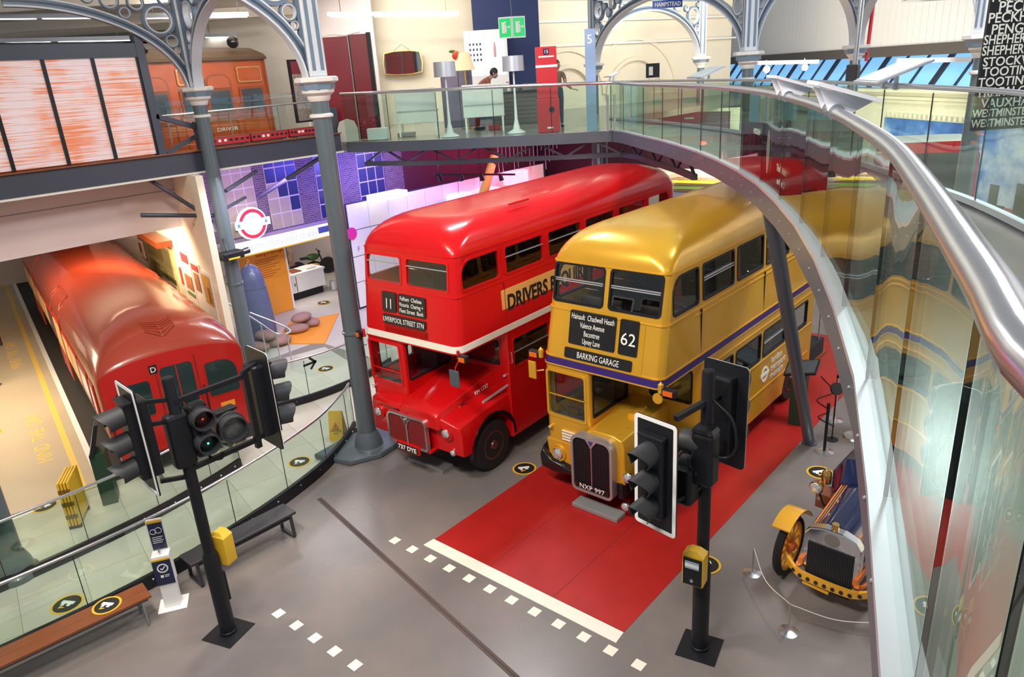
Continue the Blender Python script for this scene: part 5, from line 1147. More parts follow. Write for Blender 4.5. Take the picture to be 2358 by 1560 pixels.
for k in range(4):
    MB().box(-0.34,0.34,-0.09+k*0.05,-0.055+k*0.05,0.06,0.92).build('gate_panel', K['yellow'], bb, 0, 0.008)
    for z in (0.25,0.5,0.75): MB().box(-0.345,-0.33,-0.092+k*0.05,-0.053+k*0.05,z-0.04,z+0.04).build('hinge', mat('hinge_brown',(0.2,0.1,0.02),0.5), bb)
for s in (-1,1): MB().box(s*0.30-0.03,s*0.30+0.03,-0.10,0.10,0,0.06).build('foot', K['satin'], bb)
# ================================================================ the red tube train
tn = thing('tube_train', 'rust-red tube train with rounded roof and letter D on its cab', 'train', tuple(TO), math.atan2(TX.y,TX.x))
def tprof(crown, s=1.0, spring=2.12, hw=1.36):
    P = [(-1.27*s,0.46),(-1.36*s,1.1),(-hw*s,spring)]
    for k in range(1,16):
        a = PI - PI*k/16; P.append((hw*s*math.cos(a)*(1 if abs(math.cos(a)) < 0.98 else 1), spring + (crown-spring)*math.sin(a)**0.82))
    P += [(hw*s,spring),(1.36*s,1.1),(1.27*s,0.46)]
    return P
secs = [(0.0,2.46,0.985),(0.05,2.52,1.0),(0.18,2.68,1.0),(0.40,2.82,1.0),(0.75,2.90,1.0),(1.4,2.94,1.0),(8,2.94,1.0),(16,2.94,1.0)]
MB().loops([[(x,y,z) for x,z in tprof(c,s)] for y,c,s in secs]).build('body', K['trainred'], tn, 50)
fp = [(x*0.975,z) for x,z in tprof(2.44,0.985)]; fp = [(x,max(z,0.50)) for x,z in fp]
MB().yprism(fp, -0.03, 0.01).build('cab_front', K['trainface'], tn)
M_CW = mat('cab_glass',(0.010,0.028,0.030),0.08,0,0.6,0.2,2)
def cabwin(x0,x1,z0,z1,r,name='cab_window'):
    f = MB().yprism(rrect(x0-0.03,x1+0.03,z0-0.03,z1+0.03,r), -0.042, -0.02).build(name, K['trainface'], tn, 40); MB().yprism(rrect(x0,x1,z0,z1,r), -0.052, -0.03).build('pane', M_CW, f)
    return f
cabwin(-1.12,-0.48,1.28,1.98,[0.05,0.05,0.06,0.28]); d_ = cabwin(-0.26,0.34,1.10,2.16,0.08,'cab_door_window'); cabwin(0.56,1.16,1.30,2.02,[0.05,0.05,0.28,0.06])
MB().box(0.03,0.05,-0.058,-0.05,1.12,2.14).build('glazing_bar', K['trainface'], d_)
for x in (-0.33,0.41): MB().box(x-0.01,x+0.01,-0.04,-0.028,0.55,2.26).build('door_edge', mat('seam_red',(0.2,0.006,0.006),0.5), tn)
pb = MB().box(-0.43,-0.29,-0.05,-0.028,2.09,2.25).build('letter_plate', K['black'], tn); text('D',0.15,K['ink'],pb,(-0.36,-0.052,2.115),(1,0,0),(0,0,1),'lettering',0.002,'CENTER')
for x in (-1.27,0.48,1.26): MB().tube([(x,-0.03,0.95),(x,-0.09,0.98),(x,-0.09,1.55),(x,-0.03,1.58)],0.014,6).build('grab_handle', K['satin'], tn, 40)
for x,c in ((-0.80,K['yellow']),(0.86,K['orange']),(0.05,K['offwhite'])): MB().box(x-0.14,x+0.14,-0.036,-0.028,0.98,1.10).build('notice', c, tn)
for x in (-1.0,-0.1,0.9): headlamp(tn,(x,-0.04,0.80),0.07,K['satin'])
MB().box(-0.16,0.16,-0.30,0.0,0.30,0.52).cyl((0,-0.30,0.42),(0,-0.42,0.42),0.10,n=14).build('coupler', K['satin'], tn, 0, 0.02)
MB().box(-1.20,1.20,0.10,15.8,0.12,0.50).build('underframe', K['matt'], tn)
for s in (-1,1): MB().box(s*0.72-0.035,s*0.72+0.035,-0.5,16,0.008,0.12).build('rail', K['steel'], tn)
# V-shaped roof ventilator of raised ribs
def roofz(x,y):
    c = 2.46
    for (a,ca,_),(b_,cb,_2) in zip(secs,secs[1:]):
        if a <= y <= b_: c = ca+(cb-ca)*(y-a)/(b_-a)
    return 2.12+(c-2.12)*max(0.0,1-(x/1.36)**2)**0.41
vt = None
for k in range(6):
    for s in (-1,1):
        y0 = 0.20+k*0.085
        p0, p1 = (s*0.015,y0,roofz(0,y0)+0.012), (s*0.27,y0+0.20,roofz(0.27,y0+0.20)+0.012)
        MB().bar(p0,p1,0.032,0.03).build('vent_rib', K['trainred'], tn, 0, 0.006)
for (y0,y1) in ((5.3,6.9),(11.6,13.6)):       # door hoods cut up into the roof shoulder, both sides
    for s in (-1,1):
        P = []
        for y,zz in ((y0,0.6),(y0,1.6),(y0,2.12)): P.append((s*1.385,y,zz))
        for q in (1.25,1.05): P.append((s*q,y0+0.05,roofz(q,8)+0.02))
        for q in (1.05,1.25): P.append((s*q,y1-0.05,roofz(q,8)+0.02))
        for y,zz in ((y1,2.12),(y1,1.6),(y1,0.6)): P.append((s*1.385,y,zz))
        MB().tube(P,0.016,6).build('door_frame', K['trainred'], tn, 40)
        dr = MB().box(s*1.372-0.012,s*1.372+0.012,y0+0.08,y1-0.08,0.56,2.06).build('door', K['trainface'], tn)
        for k in range(2):
            ya = y0+0.14+k*(y1-y0-0.2)/2; MB().box(s*1.392-0.006,s*1.392+0.006,ya,ya+(y1-y0-0.4)/2,1.25,1.95).build('door_pane', mat('lit_pane',(0.75,0.55,0.25),0.3), dr)
for k,(y0,y1) in enumerate(((0.5,1.0),(1.3,2.5),(2.7,3.9),(4.0,5.1),(7.1,8.4),(8.6,9.9),(10.1,11.4),(13.8,15.4))):
    for s in (-1,1):
        w_ = MB().box(s*1.374-0.014,s*1.374+0.014,y0,y1,1.22,1.98).build('saloon_window', K['trainface'], tn, 0, 0.01)
        MB().box(s*1.388-0.006,s*1.388+0.006,y0+0.06,y1-0.06,1.30,1.90).build('pane', M_CW if k in (0,1,4) else MATS['lit_pane'], w_)
# ================================================================ vintage motor car
v = thing('vintage_car', 'vintage open car with navy bonnet, orange spoked wheels and silver radiator', 'car', (3.90,0.0,0.012), math.radians(-3))
def vwheel(x,y):
    w_ = MB().loops([[(x+dx,y+q*math.cos(2*PI*k/36),0.46+q*math.sin(2*PI*k/36)) for k in range(36)] for q,dx in ((0.37,-0.05),(0.43,-0.05),(0.46,0),(0.43,0.05),(0.37,0.05))],True,False,True).build('wheel', K['rubber'], v, 40)
    L = [[(x+dx,y+q*math.cos(2*PI*k/32),0.46+q*math.sin(2*PI*k/32)) for k in range(32)] for q,dx in ((0.37,-0.04),(0.37,0.04),(0.325,0.04),(0.325,-0.04))]
    MB().loops(L,True,False,True).build('rim', K['coachyellow'], w_, 40)
    for k in range(12):
        a = 2*PI*k/12; MB().cyl((x,y+0.06*math.cos(a),0.46+0.06*math.sin(a)),(x,y+0.34*math.cos(a),0.46+0.34*math.sin(a)),0.026,0.018,8).build('spoke', K['coachyellow'], w_, 40)
    MB().lathe([(0.01,-0.10),(0.06,-0.09),(0.09,-0.04),(0.09,0.04),(0.06,0.09),(0.01,0.10)],(x,y,0.46),20,'x').build('hub', K['coachorange'], w_, 40)
for x in (-0.70,0.70):
    for y in (0.02,2.75): vwheel(x,y)
for s in (-1,1):
    A = [(0.02-0.56*math.cos(a),0.46+0.56*math.sin(a)) for a in [PI*(0.30+0.52*k/12) for k in range(13)]]
    MB().loops([[(s*0.70-0.13,y,z) for y,z in A]+[(s*0.70-0.13,y,z-0.02) for y,z in reversed(A)],[(s*0.70+0.13,y,z) for y,z in A]+[(s*0.70+0.13,y,z-0.02) for y,z in reversed(A)]]).build('mudguard', K['coachyellow'], v, 50)
    MB().loops([[(s*0.70-0.13,y,z) for y,z in [(0.02-0.56*math.cos(a)+2.73,0.46+0.56*math.sin(a)) for a in [PI*(0.1+0.8*k/12) for k in range(13)]]]]*1,False,False) if 0 else None
    MB().bar((s*0.36,-0.42,0.60),(s*0.40,3.6,0.60),0.06,0.10).build('chassis_rail', K['coachorange'], v)
    MB().tube(crv([(s*0.38,-0.42,0.56),(s*0.40,-0.25,0.44),(s*0.42,0.05,0.40),(s*0.42,0.5,0.50)],5),0.035,8).build('leaf_spring', K['coachorange'], v, 40)
# pierced front axle beam
ax = MB().loops([[(x,-0.44+0.80*max(0,abs(x)-0.38)**1.0+q*0.03,0.40+0.14*abs(x)**2+h) for q,h in ((-1,-0.05),(1,-0.05),(1,0.05),(-1,0.05))] for x in [-0.66+1.32*k/12 for k in range(13)]])
ax.build('front_axle', K['coachyellow'], v)
for k in range(9): x = -0.44+k*0.11; MB().lathe([(0.01,-0.085),(0.026,-0.085),(0.026,-0.07),(0.01,-0.07)],(x,-0.40+0.80*max(0,abs(x)-0.38),0.40+0.14*x*x),14,'y').build('axle_hole', K['matt'], v)
# front apron beam with holes, as a curved orange bar ahead of the radiator
R = [(-0.37,0.62),(-0.37,1.02),(-0.30,1.12),(-0.12,1.18),(0.12,1.18),(0.30,1.12),(0.37,1.02),(0.37,0.62),(0.30,0.22),(-0.30,0.22)]
Ri = [(-0.31,0.60),(-0.31,0.92),(0.31,0.92),(0.31,0.60),(0.25,0.26),(-0.25,0.26)]
MB().yprism(R,-0.34,-0.18).build('radiator_shell', K['chrome'], v, 0, 0.02)
MB().box(-0.30,0.30,-0.355,-0.335,0.24,0.92).build('radiator_core', K['matt'], v)
for k in range(20): MB().box(-0.29+k*0.0298,-0.284+k*0.0298,-0.362,-0.352,0.25,0.91).build('radiator_fin', K['satin'], v)
for k in range(9): MB().sphere((-0.30+k*0.075,-0.345,0.945),0.010,8,5).build('rivet', K['chrome'], v, 60)
MB().cyl((0,-0.26,1.17),(0,-0.26,1.26),0.05,0.045,16).build('radiator_cap', K['brass'], v, 40)
MB().lathe([(0.01,-0.012),(0.10,-0.010),(0.105,0)],(0,-0.335,1.04),20,'y').build('maker_badge', mat('badge_grey',(0.35,0.33,0.3),0.4,0.6), v, 40)
BO = [(-0.36,0.66),(-0.36,1.0),(-0.28,1.12),(-0.1,1.18),(0.1,1.18),(0.28,1.12),(0.36,1.0),(0.36,0.66)]
MB().loops([[(x,-0.18,z) for x,z in BO],[(x*1.12,0.85,z+(0.07 if z>0.9 else 0)) for x,z in BO]]).build('bonnet', K['navypaint'], v, 50)
for s in (-1,1):
    for dx,m in ((0,'coachorange'),(0.035,'brass'),(0.07,'coachorange')):
        MB().bar((s*(0.29-dx),-0.18,1.115+dx*0.25),(s*(0.325-dx),0.85,1.185+dx*0.25),0.018,0.012).build('coach_line', K[m], v)
    MB().bar((s*0.362,-0.17,0.72),(s*0.405,0.84,0.72),0.01,0.03).build('coach_line', K['coachorange'], v)
SC = [(-0.42,0.62),(-0.44,1.1),(-0.34,1.30),(0,1.40),(0.34,1.30),(0.44,1.1),(0.42,0.62)]
MB().loops([[(x,0.85,z-0.08 if z>1 else z) for x,z in SC],[(x*1.25,1.25,z+0.10 if z>1 else z) for x,z in SC]]).build('scuttle', K['navypaint'], v, 40)
MB().box(-0.62,0.62,1.25,3.5,0.62,1.15).build('body_tub', K['navypaint'], v, 0, 0.05); MB().box(-0.55,0.55,1.55,2.1,0.9,1.22).box(-0.55,0.55,2.0,2.15,1.1,1.7).box(-0.58,0.58,2.7,3.3,0.9,1.25).box(-0.58,0.58,3.25,3.45,1.1,1.75).build('bench_seats', K['seat'], v, 0, 0.05)
MB().tube([(0.25+0.2*math.cos(2*PI*k/18),1.45+0.06*math.sin(2*PI*k/18),1.45+0.19*math.sin(2*PI*k/18)) for k in range(18)],0.014,6,True).cyl((0.25,1.42,1.45),(0.25,1.15,1.05),0.014,n=8).build('steering_wheel', K['satin'], v, 40)
for s in (-1,1):
    o = MB().lathe([(0.01,-0.12),(0.08,-0.12),(0.10,-0.09),(0.07,0.02),(0.05,0.06),(0.01,0.06)],(s*0.55,0.55,1.25),20,'y').build('headlamp', K['brass'], v, 40); MB().lathe([(0.01,-0.135),(0.07,-0.13),(0.085,-0.115)],(s*0.55,0.55,1.25),20,'y').build('lens', K['lens'], o, 60)
    MB().lathe([(0.01,0),(0.07,0),(0.07,0.16),(0.03,0.22),(0.01,0.22)],(s*0.55,0.85,1.15),16).build('side_lamp', K['brass'], v, 40)
    MB().tube([(s*0.55,0.57,1.15),(s*0.50,0.62,0.95),(s*0.42,0.65,0.8)],0.014,6).build('lamp_bracket', K['satin'], v, 40)
MB().box(-0.72,-0.50,0.95,1.25,0.62,0.86).build('tool_box', K['wood'], v, 0, 0.01)
MB().bar((-0.30,-0.42,0.30),(0.05,-0.42,0.28),0.03,0.05).build('starting_bar', K['coachyellow'], v)
# ================================================================ lower exhibition rooms
bo = thing('display_bomb', 'tall blue-grey finless bomb standing by the orange panel', 'bomb', (-13.3,1.62,0.012))
MB().lathe([(0.44,0.0),(0.46,0.3),(0.45,0.8),(0.40,1.4),(0.35,1.85),(0.30,2.08),(0.20,2.24),(0.08,2.31),(0.01,2.32)],n=32).build('casing', mat('bomb_paint',(0.10,0.13,0.22),0.35,0,0.2,0.12), bo, 60)
MB().lathe([(0.375,1.62),(0.385,1.63),(0.385,1.66),(0.37,1.67)],n=32).build('band', MATS['bomb_paint'], bo, 40); MB().tube([(0.06*math.cos(2*PI*k/14),0,2.39+0.06*math.sin(2*PI*k/14)) for k in range(14)],0.014,6,True).build('lifting_eye', K['brass'], bo, 40)
M_SB = mat('sandbag',(0.34,0.20,0.17),0.9,0,0,0.2,8,0.4,30)
sbm = MB().sphere((0,0,0.13),0.30,16,10,(1.25,0.8,0.48)).mesh('sandbag')
for k,(x,y,z,a,lb) in enumerate(((-12.45,0.95,0.0,30,'lowest sandbag beside the handrail foot'),(-12.35,1.60,0.0,70,'sandbag lying nearest the orange mat'),(-12.45,1.27,0.26,10,'sandbag on top of the pile by the handrail'),(-12.85,2.55,0.0,60,'sandbag lying to the right of the bomb'),(-13.05,3.15,0.0,20,'sandbag furthest right against the orange panel'),(-12.98,2.85,0.25,100,'sandbag stacked on the two right of the bomb'))):
    o = place('sandbag', sbm, M_SB, None, 60, 0, (x,y,z+0.014)); o.rotation_euler = (0,0,math.radians(a)); tag(o, lb, 'sandbag', 'sandbags around the bomb')
op = thing('orange_text_panel', 'tall orange information panel behind the blue bomb', 'panel', (-15.2,0,0))
a0,a1 = gx(552,600,-15.2).y, gx(658,600,-15.2).y
MB().box(-0.06,0.0,a0,a1,0.0,2.5).build('board', K['orange'], op); MB().box(-0.07,0.005,a1,a1+0.06,0,2.5).build('edge_post', K['white'], op)
text('Seeing it through',0.15,mat('print_rust',(0.45,0.07,0.01),0.6),op,(0.006,a0+0.55,2.02),(0,1,0),(0,0,1))
for k in range(9): MB().box(0.0,0.004,a0+0.5,a1-0.25-0.15*(k%3),1.90-k*0.075,1.92-k*0.075).build('text_line', MATS['print_rust'], op)
tag(MB().prism([(-13.93,2.95),(-13.32,4.47),(-11.25,2.40),(-12.63,1.57)],-0.02,0.012).build('orange_mat', K['orange']), 'flat orange floor mat in front of the war gallery', 'mat')
sg_ = thing('lit_fascia_sign', 'long white lit fascia sign with faint lettering over the war gallery', 'sign', (-13.93,0,0))
MB().box(-0.05,0.05,1.55,5.7,2.44,2.86).build('light_box', mat('sign_lit',(0.9,0.9,0.85),0.5,0,0,0.02,2,emit=(1,0.97,0.9),estr=0.55), sg_); MB().box(0.05,0.06,1.55,5.7,2.43,2.47).build('edge_strip', K['yellow'], sg_)
text("LONDON'S TRANSPORT AT WAR",0.24,mat('sign_letter',(0.62,0.72,0.85),0.5),sg_,(0.055,1.75,2.56),(0,1,0),(0,0,1),'lettering',0.004,'LEFT',1,0,2.75)
MB().box(0.05,0.055,4.55,5.6,2.6,2.8).build('blue_print', mat('print_blue',(0.10,0.12,0.45),0.5), sg_)
rs = thing('roundel_sign', 'lit white and red roundel sign on the brick facade', 'sign', (-13.55,gx(580,515,-13.55).y,gx(580,515,-13.55).z))
M_LIT = mat('roundel_lit',(0.95,0.95,0.95),0.4,0,0,0,emit=(1,1,1),estr=0.9)
MB().lathe([(0.01,-0.05),(0.47,-0.05),(0.47,0.05),(0.01,0.05)],n=40,axis='x').build('disc', M_LIT, rs)
L = [[(dx,q*math.cos(2*PI*k/40),q*math.sin(2*PI*k/40)) for k in range(40)] for q,dx in ((0.43,0.05),(0.43,0.06),(0.33,0.06),(0.33,0.05))]
MB().loops(L,True,False,True).build('red_ring', mat('roundel_red',(0.75,0.03,0.06),0.4,0,0,0,emit=(0.8,0.03,0.08),estr=0.4), rs)
MB().box(0.05,0.08,-0.56,0.56,-0.10,0.12).build('bar', M_LIT, rs); MB().bar((-0.05,-0.3,-0.2),(-0.45,-0.3,-0.2),0.05,0.05).build('wall_bracket', K['grey'], rs)
MB().box(0.08,0.085,-0.50,-0.42,-0.04,0.06).box(0.08,0.085,0.38,0.46,-0.04,0.06).build('bar_mark', mat('mark_blue',(0.2,0.45,0.8),0.5), rs)
# war-gallery counter with drawers and what lies on it
ct = thing('display_counter', 'white display counter with dark plinth in the war gallery', 'counter', (-16.4,4.75,0.0))
MB().box(-0.4,0.4,-1.1,1.2,0.25,0.85).build('cabinet', K['white'], ct); MB().box(-0.42,0.42,-1.15,1.25,0.85,0.92).build('top', K['white'], ct); MB().box(-0.36,0.36,-1.05,1.1,0,0.25).build('plinth', K['satin'], ct)
MB().box(0.4,0.41,0.0,0.02,0.27,0.84).build('door_gap', K['satin'], ct); MB().box(0.41,0.44,-0.08,-0.06,0.5,0.6).build('handle', K['satin'], ct)
for k,(y,c,lb) in enumerate(((3.5,'offwhite','open white book on the war gallery counter'),(3.95,'yellow','yellow board on the war gallery counter'),(4.4,'wood','brown tray on the war gallery counter'),(5.0,'offwhite','stack of papers at the end of the counter'))):
    tag(MB().box(-16.65,-16.15,y+0.35,y+0.75,0.92,0.96+0.02*(k%2)).build(('book','game_board','tray','paper_stack')[k], K[c], None, 0, 0.008), lb, ('book','board','tray','paper')[k])
pm = MB().box(-17.3,-17.24,3.6,5.6,0.9,2.2).build('photo_mural', mat('photo_brown',(0.24,0.15,0.11),0.6,0,0,0.8,7)); tag(pm, 'sepia photograph mural behind the counter', 'picture')
for k in range(5): MB().box(-17.24,-17.23,3.7+0.36*k,3.92+0.36*k,1.0,1.4+0.25*((k*7)%3)).build('figure_print', mat('photo_dark',(0.07,0.05,0.045),0.7,0,0,0.5,9), pm)
sy = thing('vintage_motorcycle', 'dark motorcycle with yellow fittings in the war gallery', 'motorcycle', (-18.4,7.1,0.0), math.radians(70))
for x in (-0.6,0.6):
    MB().lathe([(0.24,-0.05),(0.30,-0.05),(0.33,0),(0.30,0.05),(0.24,0.05)],(x,0,0.33),24,'y').build('wheel', K['rubber'], sy, 40)
MB().bar((-0.6,0,0.33),(0.1,0,0.55),0.08,0.1).bar((0.1,0,0.55),(0.6,0,0.33),0.06,0.06).bar((0.45,0,0.33),(0.3,0,0.95),0.05,0.05).build('frame', K['satin'], sy); MB().sphere((0.05,0,0.75),0.2,12,8,(1.4,0.7,0.7)).build('tank', mat('moto_green',(0.05,0.12,0.03),0.4), sy, 60); MB().box(-0.45,-0.1,-0.12,0.12,0.7,0.78).build('saddle', K['matt'], sy, 0, 0.03); MB().bar((0.3,-0.3,0.98),(0.3,0.3,0.98),0.03,0.03).build('handlebar', K['satin'], sy); MB().box(-0.15,0.2,-0.14,0.14,0.25,0.5).build('engine', K['yellow'], sy, 0, 0.03)
bn = MB().lathe([(0.01,0),(0.11,0),(0.14,0.34),(0.12,0.34),(0.10,0.02),(0.01,0.02)],(-15.9,6.2,0),20).build('waste_bin', K['alu'], None, 40); tag(bn, 'small pale waste bin beside the counter end', 'bin')
# stair handrail with steel posts at the gallery mouth
hr = thing('steel_handrail', 'looped stainless handrail on posts in front of the bomb', 'handrail', (0,0,0))
H1 = [gx(520,695,-11.6),gx(548,712,-11.4),gx(600,745,-11.1),gx(635,768,-10.9),gx(660,768,-10.7),gx(668,760,-10.7),gx(640,745,-11.0),gx(575,720,-11.5)]
MB().tube(crv(H1,6),0.024,10).build('rail', K['steel'], hr, 50)
for u,v,x in ((548,712,-11.4),(600,745,-11.1),(635,768,-10.9),(660,768,-10.72)):
    p = gx(u,v,x); MB().cyl((p.x,p.y,0.0),(p.x,p.y,p.z),0.020,n=10).build('post', K['steel'], hr, 40)
for k in range(3):
    a,b_ = H1[1+k],H1[2+k] if k < 2 else H1[3]
    MB().loops([[(a.x,a.y,0.15),(a.x+0.008,a.y,0.15),(a.x+0.008,a.y,a.z-0.08),(a.x,a.y,a.z-0.08)],[(b_.x,b_.y,0.15),(b_.x+0.008,b_.y,0.15),(b_.x+0.008,b_.y,b_.z-0.08),(b_.x,b_.y,b_.z-0.08)]]).build('glass_panel', G_RAIL, hr) if k < 2 else None
# projector strapped to the rear column, and cameras
pj = thing('projector', 'black projector with yellow label clamped to the rear column', 'projector', tuple(gx(535,585,-10.35)))
MB().box(-0.16,0.16,-0.32,0.24,-0.12,0.08).build('housing', K['satin'], pj, 0, 0.04); MB().cyl((0,0.24,-0.02),(0,0.44,0.0),0.07,0.08,14).build('lens_barrel', K['black'], pj, 40); MB().tube([(0,-0.1,0.08),(-0.1,-0.1,0.25),(-0.25,-0.05,0.35)],0.02,6).build('bracket', K['satin'], pj, 40); MB().box(0.155,0.166,-0.2,0.1,-0.10,-0.06).build('label_strip', K['yellow'], pj)
fx_ = thing('spotlight', 'chrome spotlight under the pale bulkhead beside the rear column', 'light', tuple(gx(485,518,-11.2)))
MB().cyl((0,0,0),(0.05,-0.02,-0.16),0.09,0.12,16).build('shade', K['chrome'], fx_, 40); MB().box(-0.08,0.08,-0.4,0.05,0.03,0.12).build('mount', K['satin'], fx_, 0, 0.02)
# posters and display case on the cream wall beside the train
def wallpic(name, y0, y1, z0, z1, m, label, cat, frame=None, deco=None):
    o = MB().prism([trl(1.86,y0)[:2],trl(1.86,y1)[:2],trl(1.82,y1)[:2],trl(1.82,y0)[:2]],z0,z1).build(name, frame or m); tag(o, label, cat)
    if frame: MB().prism([trl(1.825,y0+0.05)[:2],trl(1.825,y1-0.05)[:2],trl(1.81,y1-0.05)[:2],trl(1.81,y0+0.05)[:2]],z0+0.05,z1-0.05).build('print', m, o)
    for (a,b_,c,d,mm) in deco or []:
        MB().prism([trl(1.812,y0+(y1-y0)*a)[:2],trl(1.812,y0+(y1-y0)*b_)[:2],trl(1.80,y0+(y1-y0)*b_)[:2],trl(1.80,y0+(y1-y0)*a)[:2]],z0+(z1-z0)*c,z0+(z1-z0)*d).build('artwork', mm, o)
    return o
pb_, pr, pg, po_ = mat('poster_brown',(0.35,0.14,0.06),0.6,0,0,0.5,6), mat('poster_red',(0.6,0.05,0.06),0.6), mat('poster_green',(0.10,0.22,0.10),0.6), mat('poster_ochre',(0.55,0.30,0.05),0.6,0,0,0.6,8)
wallpic('poster',3.45,4.25,1.55,2.95,K['offwhite'],'framed poster of golden figures nearest the column','poster',None,[(0.1,0.9,0.42,0.95,po_),(0.2,0.5,0.45,0.75,pb_)])
wallpic('poster',4.40,5.15,1.55,3.05,K['offwhite'],'framed poster with small red figures and pink heading','poster',None,[(0.1,0.9,0.86,0.97,pr),(0.2,0.8,0.5,0.82,pb_)])
wallpic('poster',5.30,6.10,1.60,3.20,K['offwhite'],'framed poster with brown scene and red heading','poster',None,[(0.08,0.92,0.82,0.97,pr),(0.08,0.92,0.35,0.6,pb_),(0.08,0.92,0.24,0.3,pg)])
wallpic('poster',6.25,6.75,2.0,2.8,K['offwhite'],'small cream poster with a pink outline figure','poster',None,[(0.3,0.7,0.2,0.8,pr)])
wallpic('poster',11.3,12.3,2.05,2.75,K['offwhite'],'lower framed photograph near the far end of the wall','picture',K['wood'],[(0.3,0.7,0.3,0.75,pb_)])
wallpic('poster',11.6,12.5,2.90,3.45,K['offwhite'],'upper framed photograph near the far end of the wall','picture',K['wood'],[(0.25,0.75,0.2,0.8,pb_)])
ca = thing('wall_display_case', 'lit glass wall case of signs under a brown canopy', 'display case', (0,0,0))
MB().prism([trl(1.86,7.1)[:2],trl(1.86,10.6)[:2],trl(1.80,10.6)[:2],trl(1.80,7.1)[:2]],1.25,3.05).build('case_back', mat('case_cream',(0.75,0.62,0.30),0.6), ca)
for k,(y0,y1,z0,z1,c) in enumerate(((9.2,10.4,1.5,2.3,(0.12,0.13,0.04)),(7.3,9.0,2.0,2.12,(0.1,0.08,0.05)),(7.3,9.0,1.8,1.92,(0.8,0.75,0.6)),(7.3,9.0,1.6,1.72,(0.5,0.4,0.1)),(7.3,9.0,1.4,1.52,(0.75,0.6,0.15)),(7.3,8.1,2.45,2.9,(0.5,0.42,0.2)),(8.4,10.4,2.5,2.95,(0.35,0.28,0.08)))):
    MB().prism([trl(1.80,y0)[:2],trl(1.80,y1)[:2],trl(1.76,y1)[:2],trl(1.76,y0)[:2]],z0,z1).build('exhibit_plate', mat('case_item_%d'%k,c,0.5), ca)
MB().prism([trl(1.74,7.1)[:2],trl(1.74,10.6)[:2],trl(1.73,10.6)[:2],trl(1.73,7.1)[:2]],1.25,3.05).build('case_glass', G_WIN, ca); MB().prism([trl(1.86,7.0)[:2],trl(1.86,10.8)[:2],trl(1.45,10.8)[:2],trl(1.45,7.0)[:2]],3.15,3.32).build('canopy', K['teakdark'], ca)
# future gallery: light cubes, lighting truss, yellow robot arm, info desk
def cube(u0,u1,v0,v1,x,m,lb):
    p,q = gx(u0,v1,x),gx(u1,v0,x); o = thing('light_cube',lb,'lamp',(x,p.y,p.z)); s_ = abs(q.y-p.y); h_ = abs(q.z-p.z)
    MB().box(-0.5,0,0,s_,0,h_).build('lit_box',m,o,0,0.01); MB().cyl((-0.25,s_/2,h_),(-0.25,s_/2,5.34-p.z),0.008,n=5).build('hanging_wire',K['satin'],o)
W_LIT, P_LIT, B_LIT = mat('cube_white',(0.9,0.9,0.95),0.5,0,0,0,emit=(0.95,0.95,1),estr=1.5), mat('cube_pink',(0.9,0.4,0.5),0.5,0,0,0,emit=(1,0.32,0.42),estr=1.3), mat('cube_blue',(0.4,0.45,0.9),0.5,0,0,0,emit=(0.45,0.5,1),estr=1.0)
cube(868,938,437,466,-12.3,W_LIT,'white lit cube nearest the column'); cube(1052,1085,442,470,-12.3,B_LIT,'blue-lit cube over the red bus roof'); cube(1085,1150,430,460,-12.6,P_LIT,'wide pink-lit cube over the red bus roof'); cube(1182,1216,390,428,-12.0,P_LIT,'tall pink-lit cube left of the hanging chains'); cube(1168,1250,425,445,-12.6,P_LIT,'low pink-lit cube behind the red bus roof')
tu = thing('lighting_truss', 'dark lighting bar with small lamps in the future gallery', 'lighting rig', tuple(gx(1090,410,-11.6)))
a = gx(1000,402,-11.6); b_ = gx(1185,402,-11.6); o0 = gx(1090,410,-11.6)
MB().bar(a-o0,b_-o0,0.07,0.07).build('bar',K['satin'],tu)
for q in (0.05,0.3,0.55,0.8):
    p = (a-o0).lerp(b_-o0,q); MB().cyl(p,p+Vector((0.05,0.02,-0.22)),0.07,0.09,12).build('lamp_can',K['satin'],tu,40); MB().cyl(p,Vector((p.x,p.y,5.34-o0.z)),0.012,n=6).build('drop_rod',K['satin'],tu)
p0,p1 = gx(1110,425,-12.2),gx(1138,360,-12.2)
ra = thing('yellow_arm','slanting yellow arm above the pink cubes','sculpture',tuple(p0)); MB().cyl((0,0,-0.4),p1-p0,0.17,0.15,16).build('arm',mat('arm_yellow',(0.75,0.62,0.10),0.5),ra,40); MB().cyl((p1-p0)*0.75,(p1-p0)*0.82,0.19,n=16).build('arm_band',K['satin'],ra,40)
for k in range(16):
    u = 1150+k*9; p = gx(u,400,-12.6-0.15*(k%3)); tag(MB().cyl((p.x,p.y,3.3+0.25*((k*5)%4)),(p.x,p.y,5.34),0.012,n=5).build('hanging_chain',K['steel']),'thin bright chain hanging over the pink cubes','chain','hanging chains in the future gallery')
# slanted info desk left of the red bus
dk = thing('info_desk','white slanted display desk between the column and red bus','desk',(-6.6,2.6,0.0),math.radians(-10))
MB().xprism([(-0.6,0),(0.7,0),(0.7,2.9),(0.5,2.9),(-0.3,2.0),(-0.6,2.0)],-1.4,0.3).build('cabinet',K['white'],dk); MB().obox((-0.2,0.1,2.50),(0.45,0,0),(0,0.36,0.40),(0,-0.02,0.02)).build('slanted_panel',K['gun'],dk); MB().sphere((0.0,-0.05,2.45),0.12,10,8).build('model',K['wood'],dk,60)

